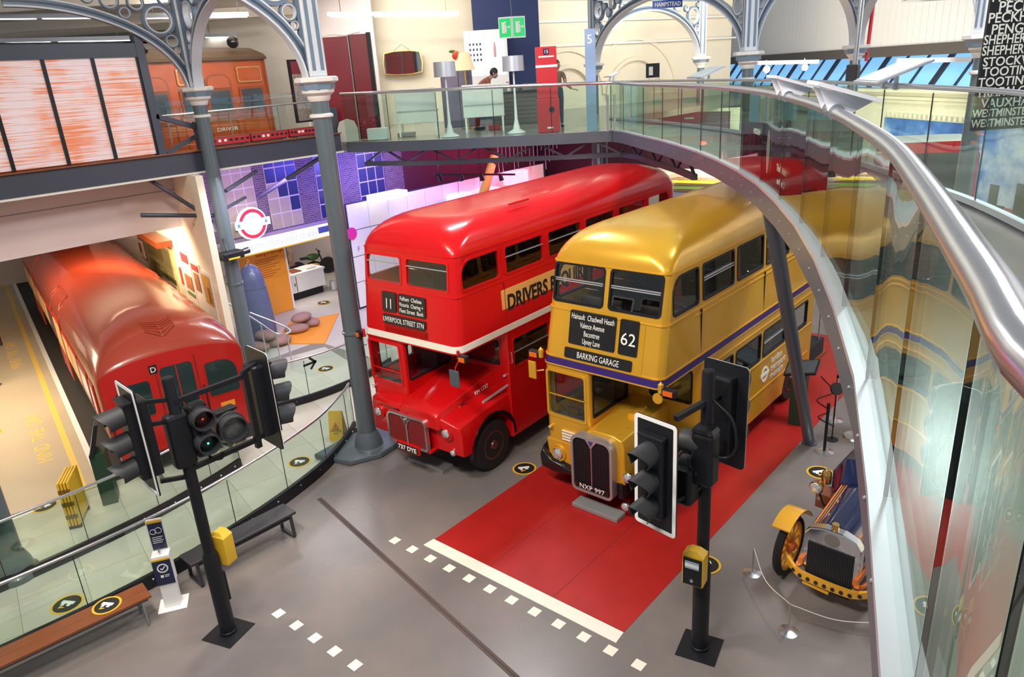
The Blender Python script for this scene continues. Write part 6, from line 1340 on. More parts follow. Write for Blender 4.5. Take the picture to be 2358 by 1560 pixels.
ps_ = thing('platform_indicator','black indicator board with white lines on a stand by the platform','sign',(-16.5,-4.6,0.02),math.radians(60))
MB().cyl((0,0,0),(0,0,1.2),0.03,n=10).lathe([(0.2,0),(0.2,0.02),(0.03,0.04)],n=20).build('stand',K['steel'],ps_,40)
bd_ = MB().box(-0.5,0.5,-0.05,0.05,1.1,2.3).build('board',K['satin'],ps_)
for k in range(6): MB().box(-0.44,0.44,-0.06,-0.05,1.18+k*0.18,1.31+k*0.18).build('white_strip',K['white'],bd_)
# ================================================================ left gallery: striped screens, carriage, model train
sc_ = thing('striped_screen_wall','black-framed wall of four orange and white striped screens','screen',(-11.0,0,5.86))
def stripemat():
    m = bpy.data.materials.new('striped_screen'); m.use_nodes = True; nt = m.node_tree; L = nt.links.new; b = nt.nodes['Principled BSDF']; b.inputs['Roughness'].default_value = 0.35
    tc = nt.nodes.new('ShaderNodeTexCoord'); mp = nt.nodes.new('ShaderNodeMapping'); mp.inputs['Scale'].default_value = (0.3,0.35,30)
    n = nt.nodes.new('ShaderNodeTexNoise'); n.inputs['Scale'].default_value = 2.4; n.inputs['Detail'].default_value = 3
    n2 = nt.nodes.new('ShaderNodeTexNoise'); n2.inputs['Scale'].default_value = 1.1; n2.inputs['Detail'].default_value = 3
    ad = nt.nodes.new('ShaderNodeMath'); ad.operation = 'ADD'; mu = nt.nodes.new('ShaderNodeMath'); mu.operation = 'MULTIPLY'; mu.inputs[1].default_value = 0.75
    cr = nt.nodes.new('ShaderNodeValToRGB'); E_ = cr.color_ramp.elements; E_[0].position = 0.86; E_[0].color = (0.62,0.51,0.53,1); E_[1].position = 1.06; E_[1].color = (0.64,0.19,0.08,1); x = E_.new(0.95); x.color = (0.64,0.36,0.29,1)
    L(tc.outputs['Object'], mp.inputs[0]); L(mp.outputs[0], n.inputs['Vector']); L(tc.outputs['Object'], n2.inputs['Vector']); L(n2.outputs['Fac'], mu.inputs[0]); L(n.outputs['Fac'], ad.inputs[0]); L(mu.outputs[0], ad.inputs[1]); L(ad.outputs[0], cr.inputs[0]); L(cr.outputs[0], b.inputs['Base Color'])
    L(cr.outputs[0], b.inputs['Emission Color']); b.inputs['Emission Strength'].default_value = 0.22
    return m
M_SCR = stripemat()
ys = [-6.1,-5.15,-4.22,-3.20,-2.25,-1.32]
for a,b_ in zip(ys,ys[1:]): 
    p_ = MB().box(-0.04,0.03,a+0.03,b_-0.03,0.02,2.06).build('screen_panel',M_SCR,sc_)
    for k in range(13): MB().box(0.03,0.037,a+0.03,b_-0.03,0.12+k*0.15,0.125+k*0.15).build('slat_joint',mat('joint_pink',(0.62,0.36,0.32),0.6),p_)
for y in ys: MB().box(-0.06,0.07,y-0.035,y+0.035,0,2.08).build('mullion',K['satin'],sc_)
MB().box(-0.10,0.09,-6.2,-1.20,2.06,2.34).build('head_rail',K['beam'],sc_); MB().box(-0.10,0.10,-1.32,-1.14,-0.02,2.50).build('end_post',K['beam'],sc_)
# wooden carriage standing along the gallery
ca = thing('wooden_carriage','varnished teak railway carriage with brown roof on the gallery','carriage',(-13.5,0,5.56))
MB().box(-2.6,0.0,-5.2,3.35,0.05,2.34).build('body',K['teak'],ca)
RP = [(-2.75,2.34),(-2.75,2.42),(-2.3,2.62),(-1.3,2.74),(-0.35,2.66),(0.0,2.55),(0.12,2.42),(0.12,2.34)]
MB().loops([[(x,-5.3,z) for x,z in RP],[(x,3.2,z) for x,z in RP],[(x*0.96-0.05,3.42,2.34+(z-2.34)*0.7) for x,z in RP]]).build('roof',mat('roof_brown',(0.10,0.06,0.035),0.6),ca,30)
M_PD = mat('carriage_window',(0.05,0.06,0.07),0.1,0,0.5,0.4,3)
for k,(y0,y1,top) in enumerate(((2.42,3.20,0),(1.45,2.22,1),(0.70,1.25,0),(-0.30,0.45,1),(-1.3,-0.5,0),(-2.2,-1.5,1))):
    f = MB().xprism(rrect(y0,y1,0.95,2.0 if top else 1.65,[0.05,0.05,0.25 if top else 0.05,0.25 if top else 0.05]),0.0,0.03).build('window_frame',K['teakdark'],ca)
    MB().xprism(rrect(y0+0.08,y1-0.08,1.03,1.58,[0.03]*4),0.02,0.045).build('pane',M_PD,f)
    if top: MB().xprism(rrect(y0+0.06,y1-0.06,1.64,1.95,[0.02,0.02,0.2,0.2]),0.02,0.05).build('quarter_hood',K['teak'],f)
    else:
        MB().xprism(rrect(y0,y1,1.74,2.18,0.06),0.0,0.02).build('letter_panel',K['teak'],f); L = [[(dx,y,z) for y,z in rrect(y0+q,y1-q,1.74+q,2.18-q,0.05)] for q,dx in ((0.02,0.02),(0.02,0.034),(0.045,0.034),(0.045,0.02))]; MB().loops(L,True,False,True).build('panel_bead',K['brass'],f)
    L = [[(dx,y,z) for y,z in rrect(y0+q-0.02,y1-q+0.02,0.12+q,0.82-q,0.05)] for q,dx in ((0.0,0.0),(0.0,0.022),(0.03,0.022),(0.03,0.0))]; MB().loops(L,True,False,True).build('panel_bead',K['teakdark'],ca)
    MB().tube([(0.02,y0-0.06,0.85),(0.07,y0-0.06,0.87),(0.07,y0-0.06,1.2),(0.02,y0-0.06,1.22)],0.014,6).build('door_handle',K['brass'],ca,40)
MB().box(0,0.012,-5.2,3.35,0.84,0.88).build('waist_rail',K['teakdark'],ca); MB().box(-0.05,0.02,3.28,3.37,0.05,2.34).build('corner_post',K['teakdark'],ca)
text('DRIVER',0.13,K['cream'],ca,(0.03,1.55,0.52),(0,1,0),(0,0,1),'lettering',0.003,'LEFT',1,0,0.62)
pt_ = MB().box(0.03,0.05,0.95,1.35,1.72,1.86).build('name_board',K['white'],ca); text('TH',0.12,K['blackink'],pt_,(0.053,1.12,1.745),(0,1,0),(0,0,1))
MB().box(0.01,0.03,-0.28,0.0,1.35,1.62).build('yellow_notice',K['yellow'],ca)
MB().sphere((0.0,2.5,2.80),0.16,14,10).build('roof_globe',K['black'],ca,60)
gp = MB().box(-12.0,-11.985,-1.0,3.9,5.56,6.98).build('glass_screen',G_WIN); tag(gp,'tall clear glass screen in front of the wooden carriage','glass screen')
hr2 = thing('gallery_handrail','slim gold-toned handrail in front of the wooden carriage','handrail',(-11.7,0,5.56))
MB().cyl((0,-1.2,1.08),(0,3.95,1.14),0.025,n=10).build('rail',K['steel'],hr2,40)
for y in (-0.6,1.0,2.4,3.7): MB().cyl((0,y,0),(0,y,1.08),0.016,n=8).build('post',K['steel'],hr2,40)
# crossed steel struts at the beam
xb = thing('steel_strut_bracket','dark crossed steel struts between screen frame and rear column','bracket',(-10.98,0,5.86)); MB().bar((0,-1.2,0.82),(0,-0.3,0.50),0.16,0.10).bar((0,-1.1,0.0),(0,-0.25,0.34),0.06,0.10).box(-0.08,0.08,-0.34,-0.16,-0.02,0.62).build('strut',K['beam'],xb)
# model train of three carriages
M_MT = mat('model_red',(0.42,0.012,0.02),0.35,0,0.4)
for k,(y0,y1) in enumerate(((-0.20,0.98),(1.02,2.08),(2.12,3.02))):
    o = thing('model_carriage',('red model railway carriage nearest the rear column','middle red model railway carriage on the ledge','red model railway carriage nearest the front column')[k],'model train',(-10.98,(y0+y1)/2,5.852),0,'model train on the gallery ledge'); h_ = (y1-y0)/2
    MB().box(-0.10,0.10,-h_,h_,0.05,0.21).build('body',M_MT,o,0,0.012); MB().xprism([(-h_,0.21),(h_,0.21),(h_,0.235),(-h_,0.235)],-0.085,0.085).build('roof',mat('model_roof',(0.18,0.03,0.03),0.5),o,0,0.01); MB().box(-0.08,0.08,-h_+0.05,h_-0.05,0.02,0.05).build('underframe',K['matt'],o)
    n_ = 8
    for q in range(n_):
        y = -h_+0.07+(2*h_-0.14)*q/(n_-1); MB().box(0.10,0.106,y-0.035,y+0.035,0.12,0.175).build('window',K['cream'] if q in (2,3) else K['black'],o)
    for y in (-h_+0.2,h_-0.2):
        for s in (-1,1): MB().lathe([(0.01,-0.01),(0.035,-0.01),(0.035,0.01),(0.01,0.01)],(s*0.075,y,0.035),12,'x').build('wheel',K['matt'],o,40)
lk = MB().box(-11.5,-11.42,3.35,4.1,5.56,6.5).build('info_stand',K['gun']); tag(lk,'grey info stand with slanted top beside the carriage','stand')
ph = thing('crowd_photograph','dark framed sepia crowd photograph beside the carriage','picture',(-13.2,3.95,6.1)); MB().box(0,0.05,-0.05,0.95,0,1.75).build('frame',K['satin'],ph); MB().box(0.05,0.06,0.03,0.88,0.05,1.35).build('print',mat('photo_sepia',(0.32,0.25,0.22),0.7,0,0,0.9,16),ph); MB().box(0.05,0.06,0.03,0.88,1.35,1.7).build('header',K['maroon'],ph)
for k in range(6): tag(MB().box(-12.9,-12.86,4.55+0.0*k,4.9,5.75+k*0.09,5.79+k*0.09).build('brochure',K['offwhite']),'pale leaflet in the rack beside the photograph','leaflet','leaflets in the rack')
# ================================================================ things on the middle gallery (placed by depth in front of the camera line)
def root(name,label,cat,u,v,D,z=5.56,rz=YAW):
    p = gd(u,v,D); return thing(name,label,cat,(p.x,p.y,z),rz)
def ext(u0,u1,D): return gd(u0,200,D), gd(u1,200,D), (gd(u1,200,D)-gd(u0,200,D)).dot(RD)
p0,p1,wd_ = ext(752,866,21.9)
mp_ = thing('maroon_partition','tall maroon folding partition with dark edges on the gallery','partition',(p0.x,p0.y,5.56),YAW)
for k in range(2): MB().box(k*wd_*0.56,(k+1)*wd_*0.56-0.03-(0.18*wd_ if k else 0),0,0.08,0.0,2.78+0.03*k).build('panel',K['maroon'],mp_)
MB().box(wd_*0.555,wd_*0.58,-0.01,0.09,0,2.80).build('dark_joint',K['satin'],mp_); MB().box(wd_*0.92,wd_*1.0,-0.03,0.12,0,2.84).build('edge_post',K['satin'],mp_)
MB().tube([(0.05,0,2.80),(wd_*0.25,0,2.84),(wd_*0.5,0,2.79),(wd_*0.8,0,2.86)],0.015,6).build('loose_cable',K['offwhite'],mp_,40)
mo = MB().yprism([(-0.28,0),(0.28,0),(0.28,0.35),(0.2,0.55),(0,0.62),(-0.2,0.55),(-0.28,0.35)],0,0.1).build('tunnel_portal',K['offwhite']); q_ = gd(803,320,21.3); mo.location = (q_.x,q_.y,5.56); mo.rotation_euler = (0,0,YAW); tag(mo,'pale arched model tunnel end at the gallery edge','model')
# mirror on the wall
q_ = gd(928,145,28.2); mi = thing('wall_mirror','gilt pillow-shaped mirror hung on the cream wall','mirror',tuple(q_),YAW)
MP = [(-0.70,-0.35),(-0.72,0.0),(-0.66,0.36),(-0.3,0.42),(0.3,0.42),(0.66,0.36),(0.72,0.0),(0.68,-0.35),(0.3,-0.40),(-0.3,-0.40)]
MB().yprism(MP,-0.05,0.0).build('frame_edge',K['brass'],mi); MB().yprism([(x*0.95,z*0.93) for x,z in MP],-0.065,-0.04).build('mirror_glass',mat('mirror_silver',(0.8,0.82,0.8),0.05,1.0,0,0.0),mi); MB().tube([(-0.3,-0.01,0.42),(0,0.0,0.62),(0.3,-0.01,0.42)],0.008,5).build('hanging_wire',K['grey'],mi)
def floor_lamp(u,D,zs,h,r,m,label,stem=None):
    o = root('floor_lamp',label,'lamp',u,300,D)
    MB().lathe([(0.01,0.02),(0.30,0.02),(0.31,0.0)] if 0 else [(0.26,0.0),(0.24,0.02),(0.10,0.10),(0.045,0.35),(0.03,0.8),(0.022,zs)],n=24).build('base_and_stem',stem or K['white'],o,50)
    MB().loops([[(q*math.cos(2*PI*k/28),q*math.sin(2*PI*k/28),z) for k in range(28)] for q,z in ((r,zs),(r*0.97,zs+h),(r*0.95,zs+h),(r*0.98,zs))],True,False,True).build('shade',m,o,40)
    return o
M_SH = mat('shade_silver',(0.50,0.52,0.56),0.4,0.4)
floor_lamp(1036,20.8,1.55,0.38,0.30,M_SH,'silver drum-shade floor lamp left of the leaning man'); floor_lamp(1190,20.6,1.58,0.38,0.29,M_SH,'silver drum-shade floor lamp right of the leaning man')
o = root('floor_lamp','cream tapered-shade lamp behind the leaning man','lamp',1080,300,23.5); MB().cyl((0,0,0),(0,0,1.75),0.03,n=10).lathe([(0.2,0),(0.2,0.03),(0.03,0.06)],n=20).build('stem',K['brass'],o,40); MB().loops([[(q*math.cos(2*PI*k/24),q*math.sin(2*PI*k/24),z) for k in range(24)] for q,z in ((0.33,1.70),(0.20,2.20),(0.18,2.20),(0.31,1.70))],True,False,True).build('shade',mat('shade_cream',(0.80,0.66,0.42),0.7,emit=(0.9,0.7,0.4),estr=0.25),o,40)
fl_ = root('artificial_flower','red artificial flower with green leaves above the lamp','flower',1050,120,23.4,gd(1050,128,23.4).z); MB().sphere((0,0,0),0.13,10,8,(1,0.6,1)).build('bloom',mat('flower_red',(0.7,0.08,0.03),0.6),fl_,60); MB().sphere((0.12,0,-0.1),0.1,8,6,(1.2,0.3,0.5)).sphere((-0.12,0,0.12),0.09,8,6,(1.1,0.3,0.5)).build('leaves',mat('leaf_green',(0.08,0.2,0.03),0.6),fl_,60); MB().cyl((0,0,-0.1),(0.0,0,-2.2),0.01,n=6).build('stem',K['green'],fl_)
# red interactive pillar
rp = root('red_info_pillar','red interactive pillar numbered 15 at the bridge edge','pillar',1265,300,20.0)
M_PR = mat('pillar_red',(0.55,0.02,0.03),0.35,0,0.3)
MB().box(-0.29,0.29,-0.05,0.30,0,0.85).build('lower_box',M_PR,rp,0,0.02); MB().box(-0.27,0.27,0.05,0.25,0.85,2.12).build('column_panel',M_PR,rp,0,0.02); MB().box(-0.275,0.275,0.04,0.26,1.62,1.68).build('white_band',K['white'],rp)
MB().box(-0.07,0.07,0.035,0.05,1.93,2.07).build('number_plate',K['navypaint'],rp); text('15',0.12,K['ink'],rp,(0,0.03,1.96),(1,0,0),(0,0,1),'lettering',0.002,'CENTER'); MB().box(-0.2,0.2,0.035,0.05,1.86,1.90).build('caption_strip',K['offwhite'],rp); MB().lathe([(0.01,-0.03),(0.07,-0.03),(0.07,0.0)],(0.08,-0.05,0.58),16,'y').build('control_knob',K['satin'],rp,40); MB().box(-0.05,0.1,-0.06,-0.04,0.10,0.14).build('label',K['white'],rp)
# desks with white screens, dark counter
def white_table(u0,u1,D,z0,z1,label):
    a_,b2,w_ = ext(u0,u1,D); o = thing('white_screen_table',label,'table',(a_.x,a_.y,5.56),YAW)
    MB().box(0,w_,0,0.05,z0,z1).build('front_panel',mat('frosted_panel',(0.75,0.78,0.72),0.4),o,0,0.02); MB().box(0,w_,0.0,0.75,z0+0.30,z0+0.35).build('table_top',K['white'],o)
    for x in (0.03,w_-0.08):
        for y in (0.02,0.68): MB().box(x,x+0.05,y,y+0.05,0,z0+0.31).build('leg',K['white'],o)
white_table(905,1000,21.6,0.36,1.30,'white fronted desk left of the lamps'); white_table(1062,1158,21.4,0.42,1.30,'white fronted desk beneath the leaning man')
ck = root('dark_counter','dark slatted counter behind the red pillar','counter',1200,290,24.0)
MB().box(-0.9,1.1,0,0.6,0,0.95).build('body',mat('counter_brown',(0.10,0.085,0.075),0.6),ck)
for k in range(7): MB().box(-0.9,1.1,-0.012,0,0.06+k*0.125,0.15+k*0.125).build('slat',mat('slat_brown',(0.13,0.11,0.10),0.55),ck)
MB().box(-0.95,1.15,-0.05,0.65,0.95,1.0).build('top',K['satin'],ck)
for k,(dx,lb) in enumerate(((-0.35,'round-backed grey chair behind the counter, left one'),(0.45,'round-backed grey chair behind the counter, right one'))):
    c = root('tub_chair',lb,'chair',1200,290,25.6); c.location = Vector(c.location)+RD*dx
    MB().lathe([(0.01,0.42),(0.34,0.42),(0.36,0.50),(0.01,0.5)],n=20).build('seat',K['seatgrey'],c,40); MB().loops([[(q*math.cos(PI*k2/14-0.0),q*math.sin(PI*k2/14)*-1 if 0 else -q*math.sin(PI*k2/14)+0.1,z) for q,z in ((0.36,0.5),(0.38,1.15),(0.32,1.18),(0.30,0.5))] for k2 in range(15)],True,True).build('backrest',mat('chair_grey',(0.22,0.20,0.19),0.7),c,40)
    for a_ in range(4): MB().cyl((0.22*math.cos(a_*PI/2+0.8),0.22*math.sin(a_*PI/2+0.8),0),(0.2*math.cos(a_*PI/2+0.8),0.2*math.sin(a_*PI/2+0.8),0.42),0.015,n=6).build('leg',K['steel'],c)
bt = root('spray_bottle','clear and red spray bottle on the counter','bottle',1172,200,23.9,6.57); MB().lathe([(0.06,0),(0.06,0.16),(0.02,0.22),(0.02,0.26)],n=12).build('flask',K['offwhite'],bt,40); MB().bar((0,0,0.27),(-0.08,0,0.27),0.03,0.03).build('trigger',mat('bottle_red',(0.6,0.03,0.02),0.4),bt)
sb = root('lit_notice_board','white back-lit notice board beside the navy wall','notice board',1125,200,27.4); MB().box(-0.75,0.75,0,0.12,0.9,3.0).build('case',K['white'],sb); M_NB = mat('notice_lit',(0.75,0.85,0.95),0.4,emit=(0.7,0.85,1),estr=0.6)
MB().box(-0.66,-0.1,-0.02,0,1.5,2.85).build('left_sheet',M_NB,sb); MB().box(0.0,0.66,-0.02,0,1.5,2.85).build('right_sheet',M_NB,sb)
for a_ in range(4):
    for c_ in range(4): MB().box(-0.58+a_*0.12,-0.52+a_*0.12,-0.026,-0.019,2.0+c_*0.17,2.08+c_*0.17).build('print_mark',K['navypaint'],sb)
MB().lathe([(0.05,0),(0.05,0.3),(0.02,0.5)],(0.3,-0.03,2.1),8).build('bottle_print',mat('print_pink',(0.7,0.35,0.4),0.6),sb)
pc = root('purple_sculpted_panel','dark purple panelled cabinet behind the left lamp','cabinet',1056,250,24.6); MB().yprism([(-0.5,0),(0.5,0),(0.5,1.7),(0.35,2.0),(-0.35,2.0),(-0.5,1.7)],0,0.4).build('body',mat('cabinet_purple',(0.12,0.10,0.17),0.4),pc,0,0.02); MB().yprism(rrect(-0.35,0.35,0.2,1.7,0.1),-0.03,0.0).build('door',mat('cabinet_lilac',(0.18,0.16,0.25),0.4),pc)
for k,(u,w_,h_,c,lb) in enumerate(((868,0.55,0.32,'white','white case standing by the maroon partition'),(575+360,0.5,0.12,'grey','grey box under the white desk'),(1140,0.35,0.14,'red','red box under the right white desk'))):
    tag(MB().box(-w_/2,w_/2,0,0.3,0,h_).build(('storage_case','grey_box','red_box')[k],K[c],None,0,0.02),lb,'box'); o = bpy.data.objects[('storage_case','grey_box','red_box')[k]]; q_ = gd(u,310,21.2+0.5*k); o.location = (q_.x,q_.y,5.56); o.rotation_euler = (0,0,YAW)
# emergency exit sign
ex = root('exit_sign','green double-sided running man exit sign hung from the ceiling','sign',1179,62,23.0,gd(1179,62,23).z)
M_EX = mat('exit_green',(0.01,0.42,0.10),0.4,emit=(0.01,0.5,0.12),estr=0.5)
for s in (-1,1):
    M_ = Matrix.Rotation(s*math.radians(18),4,'Z')
    MB().box(0.0 if s > 0 else -0.40,0.40 if s > 0 else 0.0,-0.03,0.0,-0.30,0.28).xf(M_).build('panel',K['white'],ex); c0 = 0.20*s
    MB().box(c0-0.175,c0+0.175,-0.036,-0.028,-0.26,0.24).xf(M_).build('green_field',M_EX,ex); MB().box(c0-0.10,c0-0.01,-0.042,-0.034,-0.16,0.14).sphere((c0+0.01,-0.04,0.12),0.035,8,6).box(c0-0.0,c0+0.04,-0.042,-0.034,-0.15,0.07).box(c0+0.06,c0+0.12,-0.042,-0.034,-0.015,0.015).xf(M_).build('running_figure',K['white'],ex); MB().loops([[(c0+0.11,-0.042,-0.05),(c0+0.11,-0.042,0.05),(c0+0.16,-0.042,0)],[(c0+0.11,-0.036,-0.05),(c0+0.11,-0.036,0.05),(c0+0.16,-0.036,0)]]).xf(M_).build('arrow',K['white'],ex)
MB().cyl((0,0,0.28),(0,0,3.4),0.008,n=5).build('suspension_wire',K['grey'],ex)
# linear pendant lamps and ceiling beams
M_TUBE = mat('tube_lit',(1,0.97,0.9),0.4,0,0,0,emit=(1,0.95,0.88),estr=4.0)
def strip(u0,v0,u1,v1,D,label,segs=1):
    a_,b2 = gd(u0,v0,D),gd(u1,v1,D); o = thing('linear_pendant_lamp',label,'lamp',tuple(a_)); d_ = b2-a_; n_ = d_.normalized()
    MB().bar((0,0,0.06),d_+Vector((0,0,0.06)),0.14,0.12).build('housing',K['alu'],o)
    for k in range(segs): MB().bar(d_*((k+0.06)/segs)+Vector((0,0,-0.005)),d_*((k+0.94)/segs)+Vector((0,0,-0.005)),0.12,0.03).build('light_tube',M_TUBE,o)
    for q in (0.1,0.9): MB().cyl(d_*q+Vector((0,0,0.1)),Vector((d_.x*q,d_.y*q,10.12-a_.z)),0.01,n=5).build('hanger',K['grey'],o)
strip(755,38,1058,36,23.5,'long pendant lamp in front of the cream wall',3); strip(-60,44,240,41,22.5,'long pendant lamp at the top left corner',2); strip(330,42,575,38,23.0,'pendant lamp behind the iron arches',2); strip(-60,100,310,92,24.5,'pendant lamp directly above the striped screens',2); strip(470,86,608,83,26.5,'pendant lamp above the carriage roof',2)
for k,(v,D) in enumerate(((70,25),(110,27),(20,22))):
    a_,b2 = gd(-300,v+14,D),gd(700,v-50,D); struct(MB().bar(a_,b2,0.25,0.30).build('trim_%d'%(7+k),K['offwhite'] if k != 1 else K['grey']),'ceiling beam over the left gallery')
tl = thing('track_lights','row of black spotlights above the striped screens','lights',tuple(gx(150,112,-11.2)))
MB().bar((0,-2.2,0.1),(0,1.8,0.1),0.05,0.05).build('track',K['satin'],tl)
for y in (-1.5,-0.5,0.6,1.5): MB().cyl((0,y,0.05),(0.1,y+0.05,-0.12),0.09,0.10,14).build('spot_can',K['satin'],tl,40)
# ================================================================ right-hand gallery: lecterns, signs
def rail_lectern(u,v,z,w_,dp,rz,label,m,tilt=0.35):
    p = gz(u,v,z); o = thing('rail_lectern',label,'lectern',(p.x,p.y,p.z),rz)
    MB().obox((0,0,0.16),(w_/2,0,0),(0,dp/2*math.cos(tilt),dp/2*math.sin(tilt)),(0,-0.012*math.sin(tilt),0.012*math.cos(tilt))).build('panel',m,o); MB().obox((0,-0.005,0.178),(w_/2-0.03,0,0),(0,(dp/2-0.03)*math.cos(tilt),(dp/2-0.03)*math.sin(tilt)),(0,0,0.002)).build('panel_print',mat('lectern_print_'+label[:5],(0.55,0.70,0.80),0.3,0,0.3,0.3,4),o)
    for x in (-w_*0.2,w_*0.2): MB().bar((x,0,0.0),(x,0,0.15),0.04,0.05,(1,0,0)).lathe([(0.045,-0.03),(0.045,0.03)],(x,0,-0.01),12,'x').build('clamp',K['alu'],o)
    return o
D_OUT = math.atan2(-1.7,1.1)
rail_lectern(2050,196,6.66,0.95,0.65,D_OUT,'blue-topped lectern clamped to the far handrail',K['alu']); rail_lectern(1625,183,6.66,0.9,0.65,D_OUT+0.3,'grey lectern on the far handrail under the inner arch',K['alu']); rail_lectern(1410,183,6.66,0.6,0.4,D_OUT+0.5,'clear lectern frame on the far handrail at left',K['alu'])
tb = thing('small_screen','small black screen on the far handrail','screen',tuple(gz(1503,183,6.66)),YAW); MB().box(-0.20,0.20,-0.02,0.02,0.05,0.45).build('bezel',K['satin'],tb); MB().box(-0.12,0.0,-0.026,-0.018,0.12,0.36).build('picture',K['offwhite'],tb); MB().box(-0.12,-0.08,-0.02,0.02,-0.03,0.06).box(0.08,0.12,-0.02,0.02,-0.03,0.06).build('clamp',K['alu'],tb)
M_BRK = mat('lectern_white',(0.80,0.82,0.92),0.35,0.2)
def near_lectern(i,t_,label):
    a_,b2 = Vector((*JN[i],6.69)),Vector((*JN[i+1],6.69)); p = a_.lerp(b2,t_); d_ = (b2-a_).normalized(); o = thing('rail_lectern',label,'lectern',tuple(p),math.atan2(d_.y,d_.x))
    # local x runs along the rail towards the camera, local y to the walkway; the reading face tips to the walkway
    for x in (-0.16,0.16):
        MB().loops([[(x+q,-0.03,-0.05),(x+q,0.04,-0.05),(x+q,0.24,0.06),(x+q,-0.12,0.17)] for q in (-0.012,0.012)]).build('side_bracket',M_BRK,o); MB().lathe([(0.055,-0.04),(0.055,0.04)],(x,0,0),16,'x').build('clamp',K['chrome'],o,40)
    MB().obox((0,0.06,0.135),(0.30,0,0),(0,0.21,-0.068),(0,0.004,0.013)).build('top_panel',M_BRK,o); MB().obox((0,0.06,0.152),(0.27,0,0),(0,0.18,-0.058),(0,0,0.002)).build('panel_print',mat('lectern_face',(0.35,0.33,0.30),0.3,0,0.4,0.3,5),o)
    return o
near_lectern(15,0.92,'white bracketed lectern on the near handrail, the closer one'); near_lectern(13,0.95,'white bracketed lectern on the near handrail, the further one')
s5 = root('blue_number_banner','tall blue-white translucent banner numbered 5','banner',1361,200,19.6,5.56); p5 = gd(1361,66,19.6).z-5.56
MB().box(-0.13,0.13,0,0.02,0,p5).build('sheet',mat('banner_blue',(0.34,0.46,0.70),0.25,0.2,0.3,0.45,0.8),s5); text('5',0.30,K['ink'],s5,(-0.01,-0.004,p5-0.34),(1,0,0),(0,0,1),'lettering',0.002,'CENTER')
for x in (0.38,0.55): tag(MB().cyl((gd(1393,300,18.9)+RD*(x-0.3)).xy.to_3d()+Vector((0,0,5.56)),(gd(1393,300,18.9)+RD*(x-0.3)).xy.to_3d()+Vector((0,0,6.45)),0.03,n=10).build('glass_door_handle',K['steel'],None,40),'short upright steel bar at the bridge corner','bar','steel bars at the bridge corner')
hs = root('hampstead_sign','small blue HAMPSTEAD station sign on the wide arch','sign',1537,8,22.6,gd(1537,10,22.6).z); MB().box(-0.42,0.42,-0.03,0.03,-0.09,0.11).build('plate',mat('sign_blue',(0.03,0.08,0.40),0.35),hs); text('HAMPSTEAD',0.16,K['ink'],hs,(0,-0.033,-0.05),(1,0,0),(0,0,1),'lettering',0.002,'CENTER',1,0.003,0.74)
db = root('destination_board','tall black destination board with white place names','sign',2358,150,11.0,gd(2358,330,11.0).z)
a_ = gd(2240,302,11.0); b2 = gd(2262,0,11.0); s0 = (a_-gd(2358,150,11.0)).dot(RD); z1_ = b2.z+1.2-db.location.z; zb = a_.z-db.location.z
MB().box(s0-0.02,s0+2.4,0,0.05,zb,z1_).build('board',K['blind'],db)
for s_,u,v,h_,w_ in (('PARK ROYAL',2283,8,30,0),('PECKHAM',2298,32,30,0),('PECKHAM RYE',2274,57,28,0),('PENGE',2281,83,28,0),('SHEPHERDS BUSH',2264,107,27,0),('SHEPHERDS BUSH STN',2260,132,27,0),('STOCKWELL STN',2262,157,26,0),('TOOTING BDY',2261,180,26,0),('TOOTING STN',2251,204,26,0),('TRAFALGAR SQUARE',2247,228,26,0),('VAUXHALL',2258,252,26,0),('WESTMINSTER ABBEY',2238,275,24,0),('WESTMINSTER STATION',2235,298,24,0)):
    p = gd(u,v,10.99); l_ = p-Vector(db.location); text(s_,h_*11.0/FPX*1.02,K['ink'],db,(l_.dot(RD),-0.004,l_.z+0.02),(1,0,0),(0,0,1),'lettering',0.002,'LEFT',0.82 if 'SHEP' in s_ or 'WEST' in s_ else 0.98,0.002)
sn = root('not_in_use_board','pale panel reading SORRY NOT IN USE on the boarded wall','sign',2155,8,17.0,gd(2155,12,17.0).z+0.14); MB().box(-0.75,0.75,0,0.02,-0.05,0.5).build('panel',K['offwhite'],sn); text('SORRY NOT IN USE',0.20,K['navypaint'],sn,(-0.55,-0.003,0.0),(1,0,0),(0,0,1),'lettering',0.002,'LEFT',1,0.003,1.25); MB().box(-0.72,-0.62,-0.01,0,0.0,0.18).build('emblem',K['navypaint'],sn)
sl = thing('steel_flagpole','slim steel pole in front of the iron column','pole',tuple(gz(1962,190,6.66))); MB().cyl((0,0,-1.0),(0.05,0.05,3.5),0.035,n=12).build('tube',K['steel'],sl,40); MB().box(-0.08,0.08,-0.08,0.08,0.0,0.25).build('clamp',K['matt'],sl,0,0.02)
tag(MB().cyl(pC+RD*0.32+Vector((0,0,0.2)),pC+RD*0.40+Vector((0,0,3.2)),0.05,n=10).build('red_pipe',mat('pipe_red',(0.55,0.02,0.03),0.4),None,40),'vertical red pipe beside the iron column','pipe')
for u,v,D,lb in ((1765,160,17.5,'bright track spotlight left under the lintel'),(1853,155,18.0,'bright track spotlight right under the lintel')):
    o = root('track_spotlight',lb,'light',u,v,D,gd(u,v,D).z); MB().lathe([(0.05,0.10),(0.08,0.0),(0.08,-0.02)],(0,0,0),16,'y').xf(Matrix.Identity(4)).build('can',K['white'],o,40); MB().lathe([(0.01,-0.03),(0.065,-0.025)],(0,0,0),16,'y').build('bulb',mat('bulb_lit',(1,1,1),0.4,0,0,0,emit=(1,0.92,0.8),estr=18),o,40); MB().cyl((0,0.03,0.05),(0,0.03,0.2),0.012,n=6).build('stem',K['white'],o)
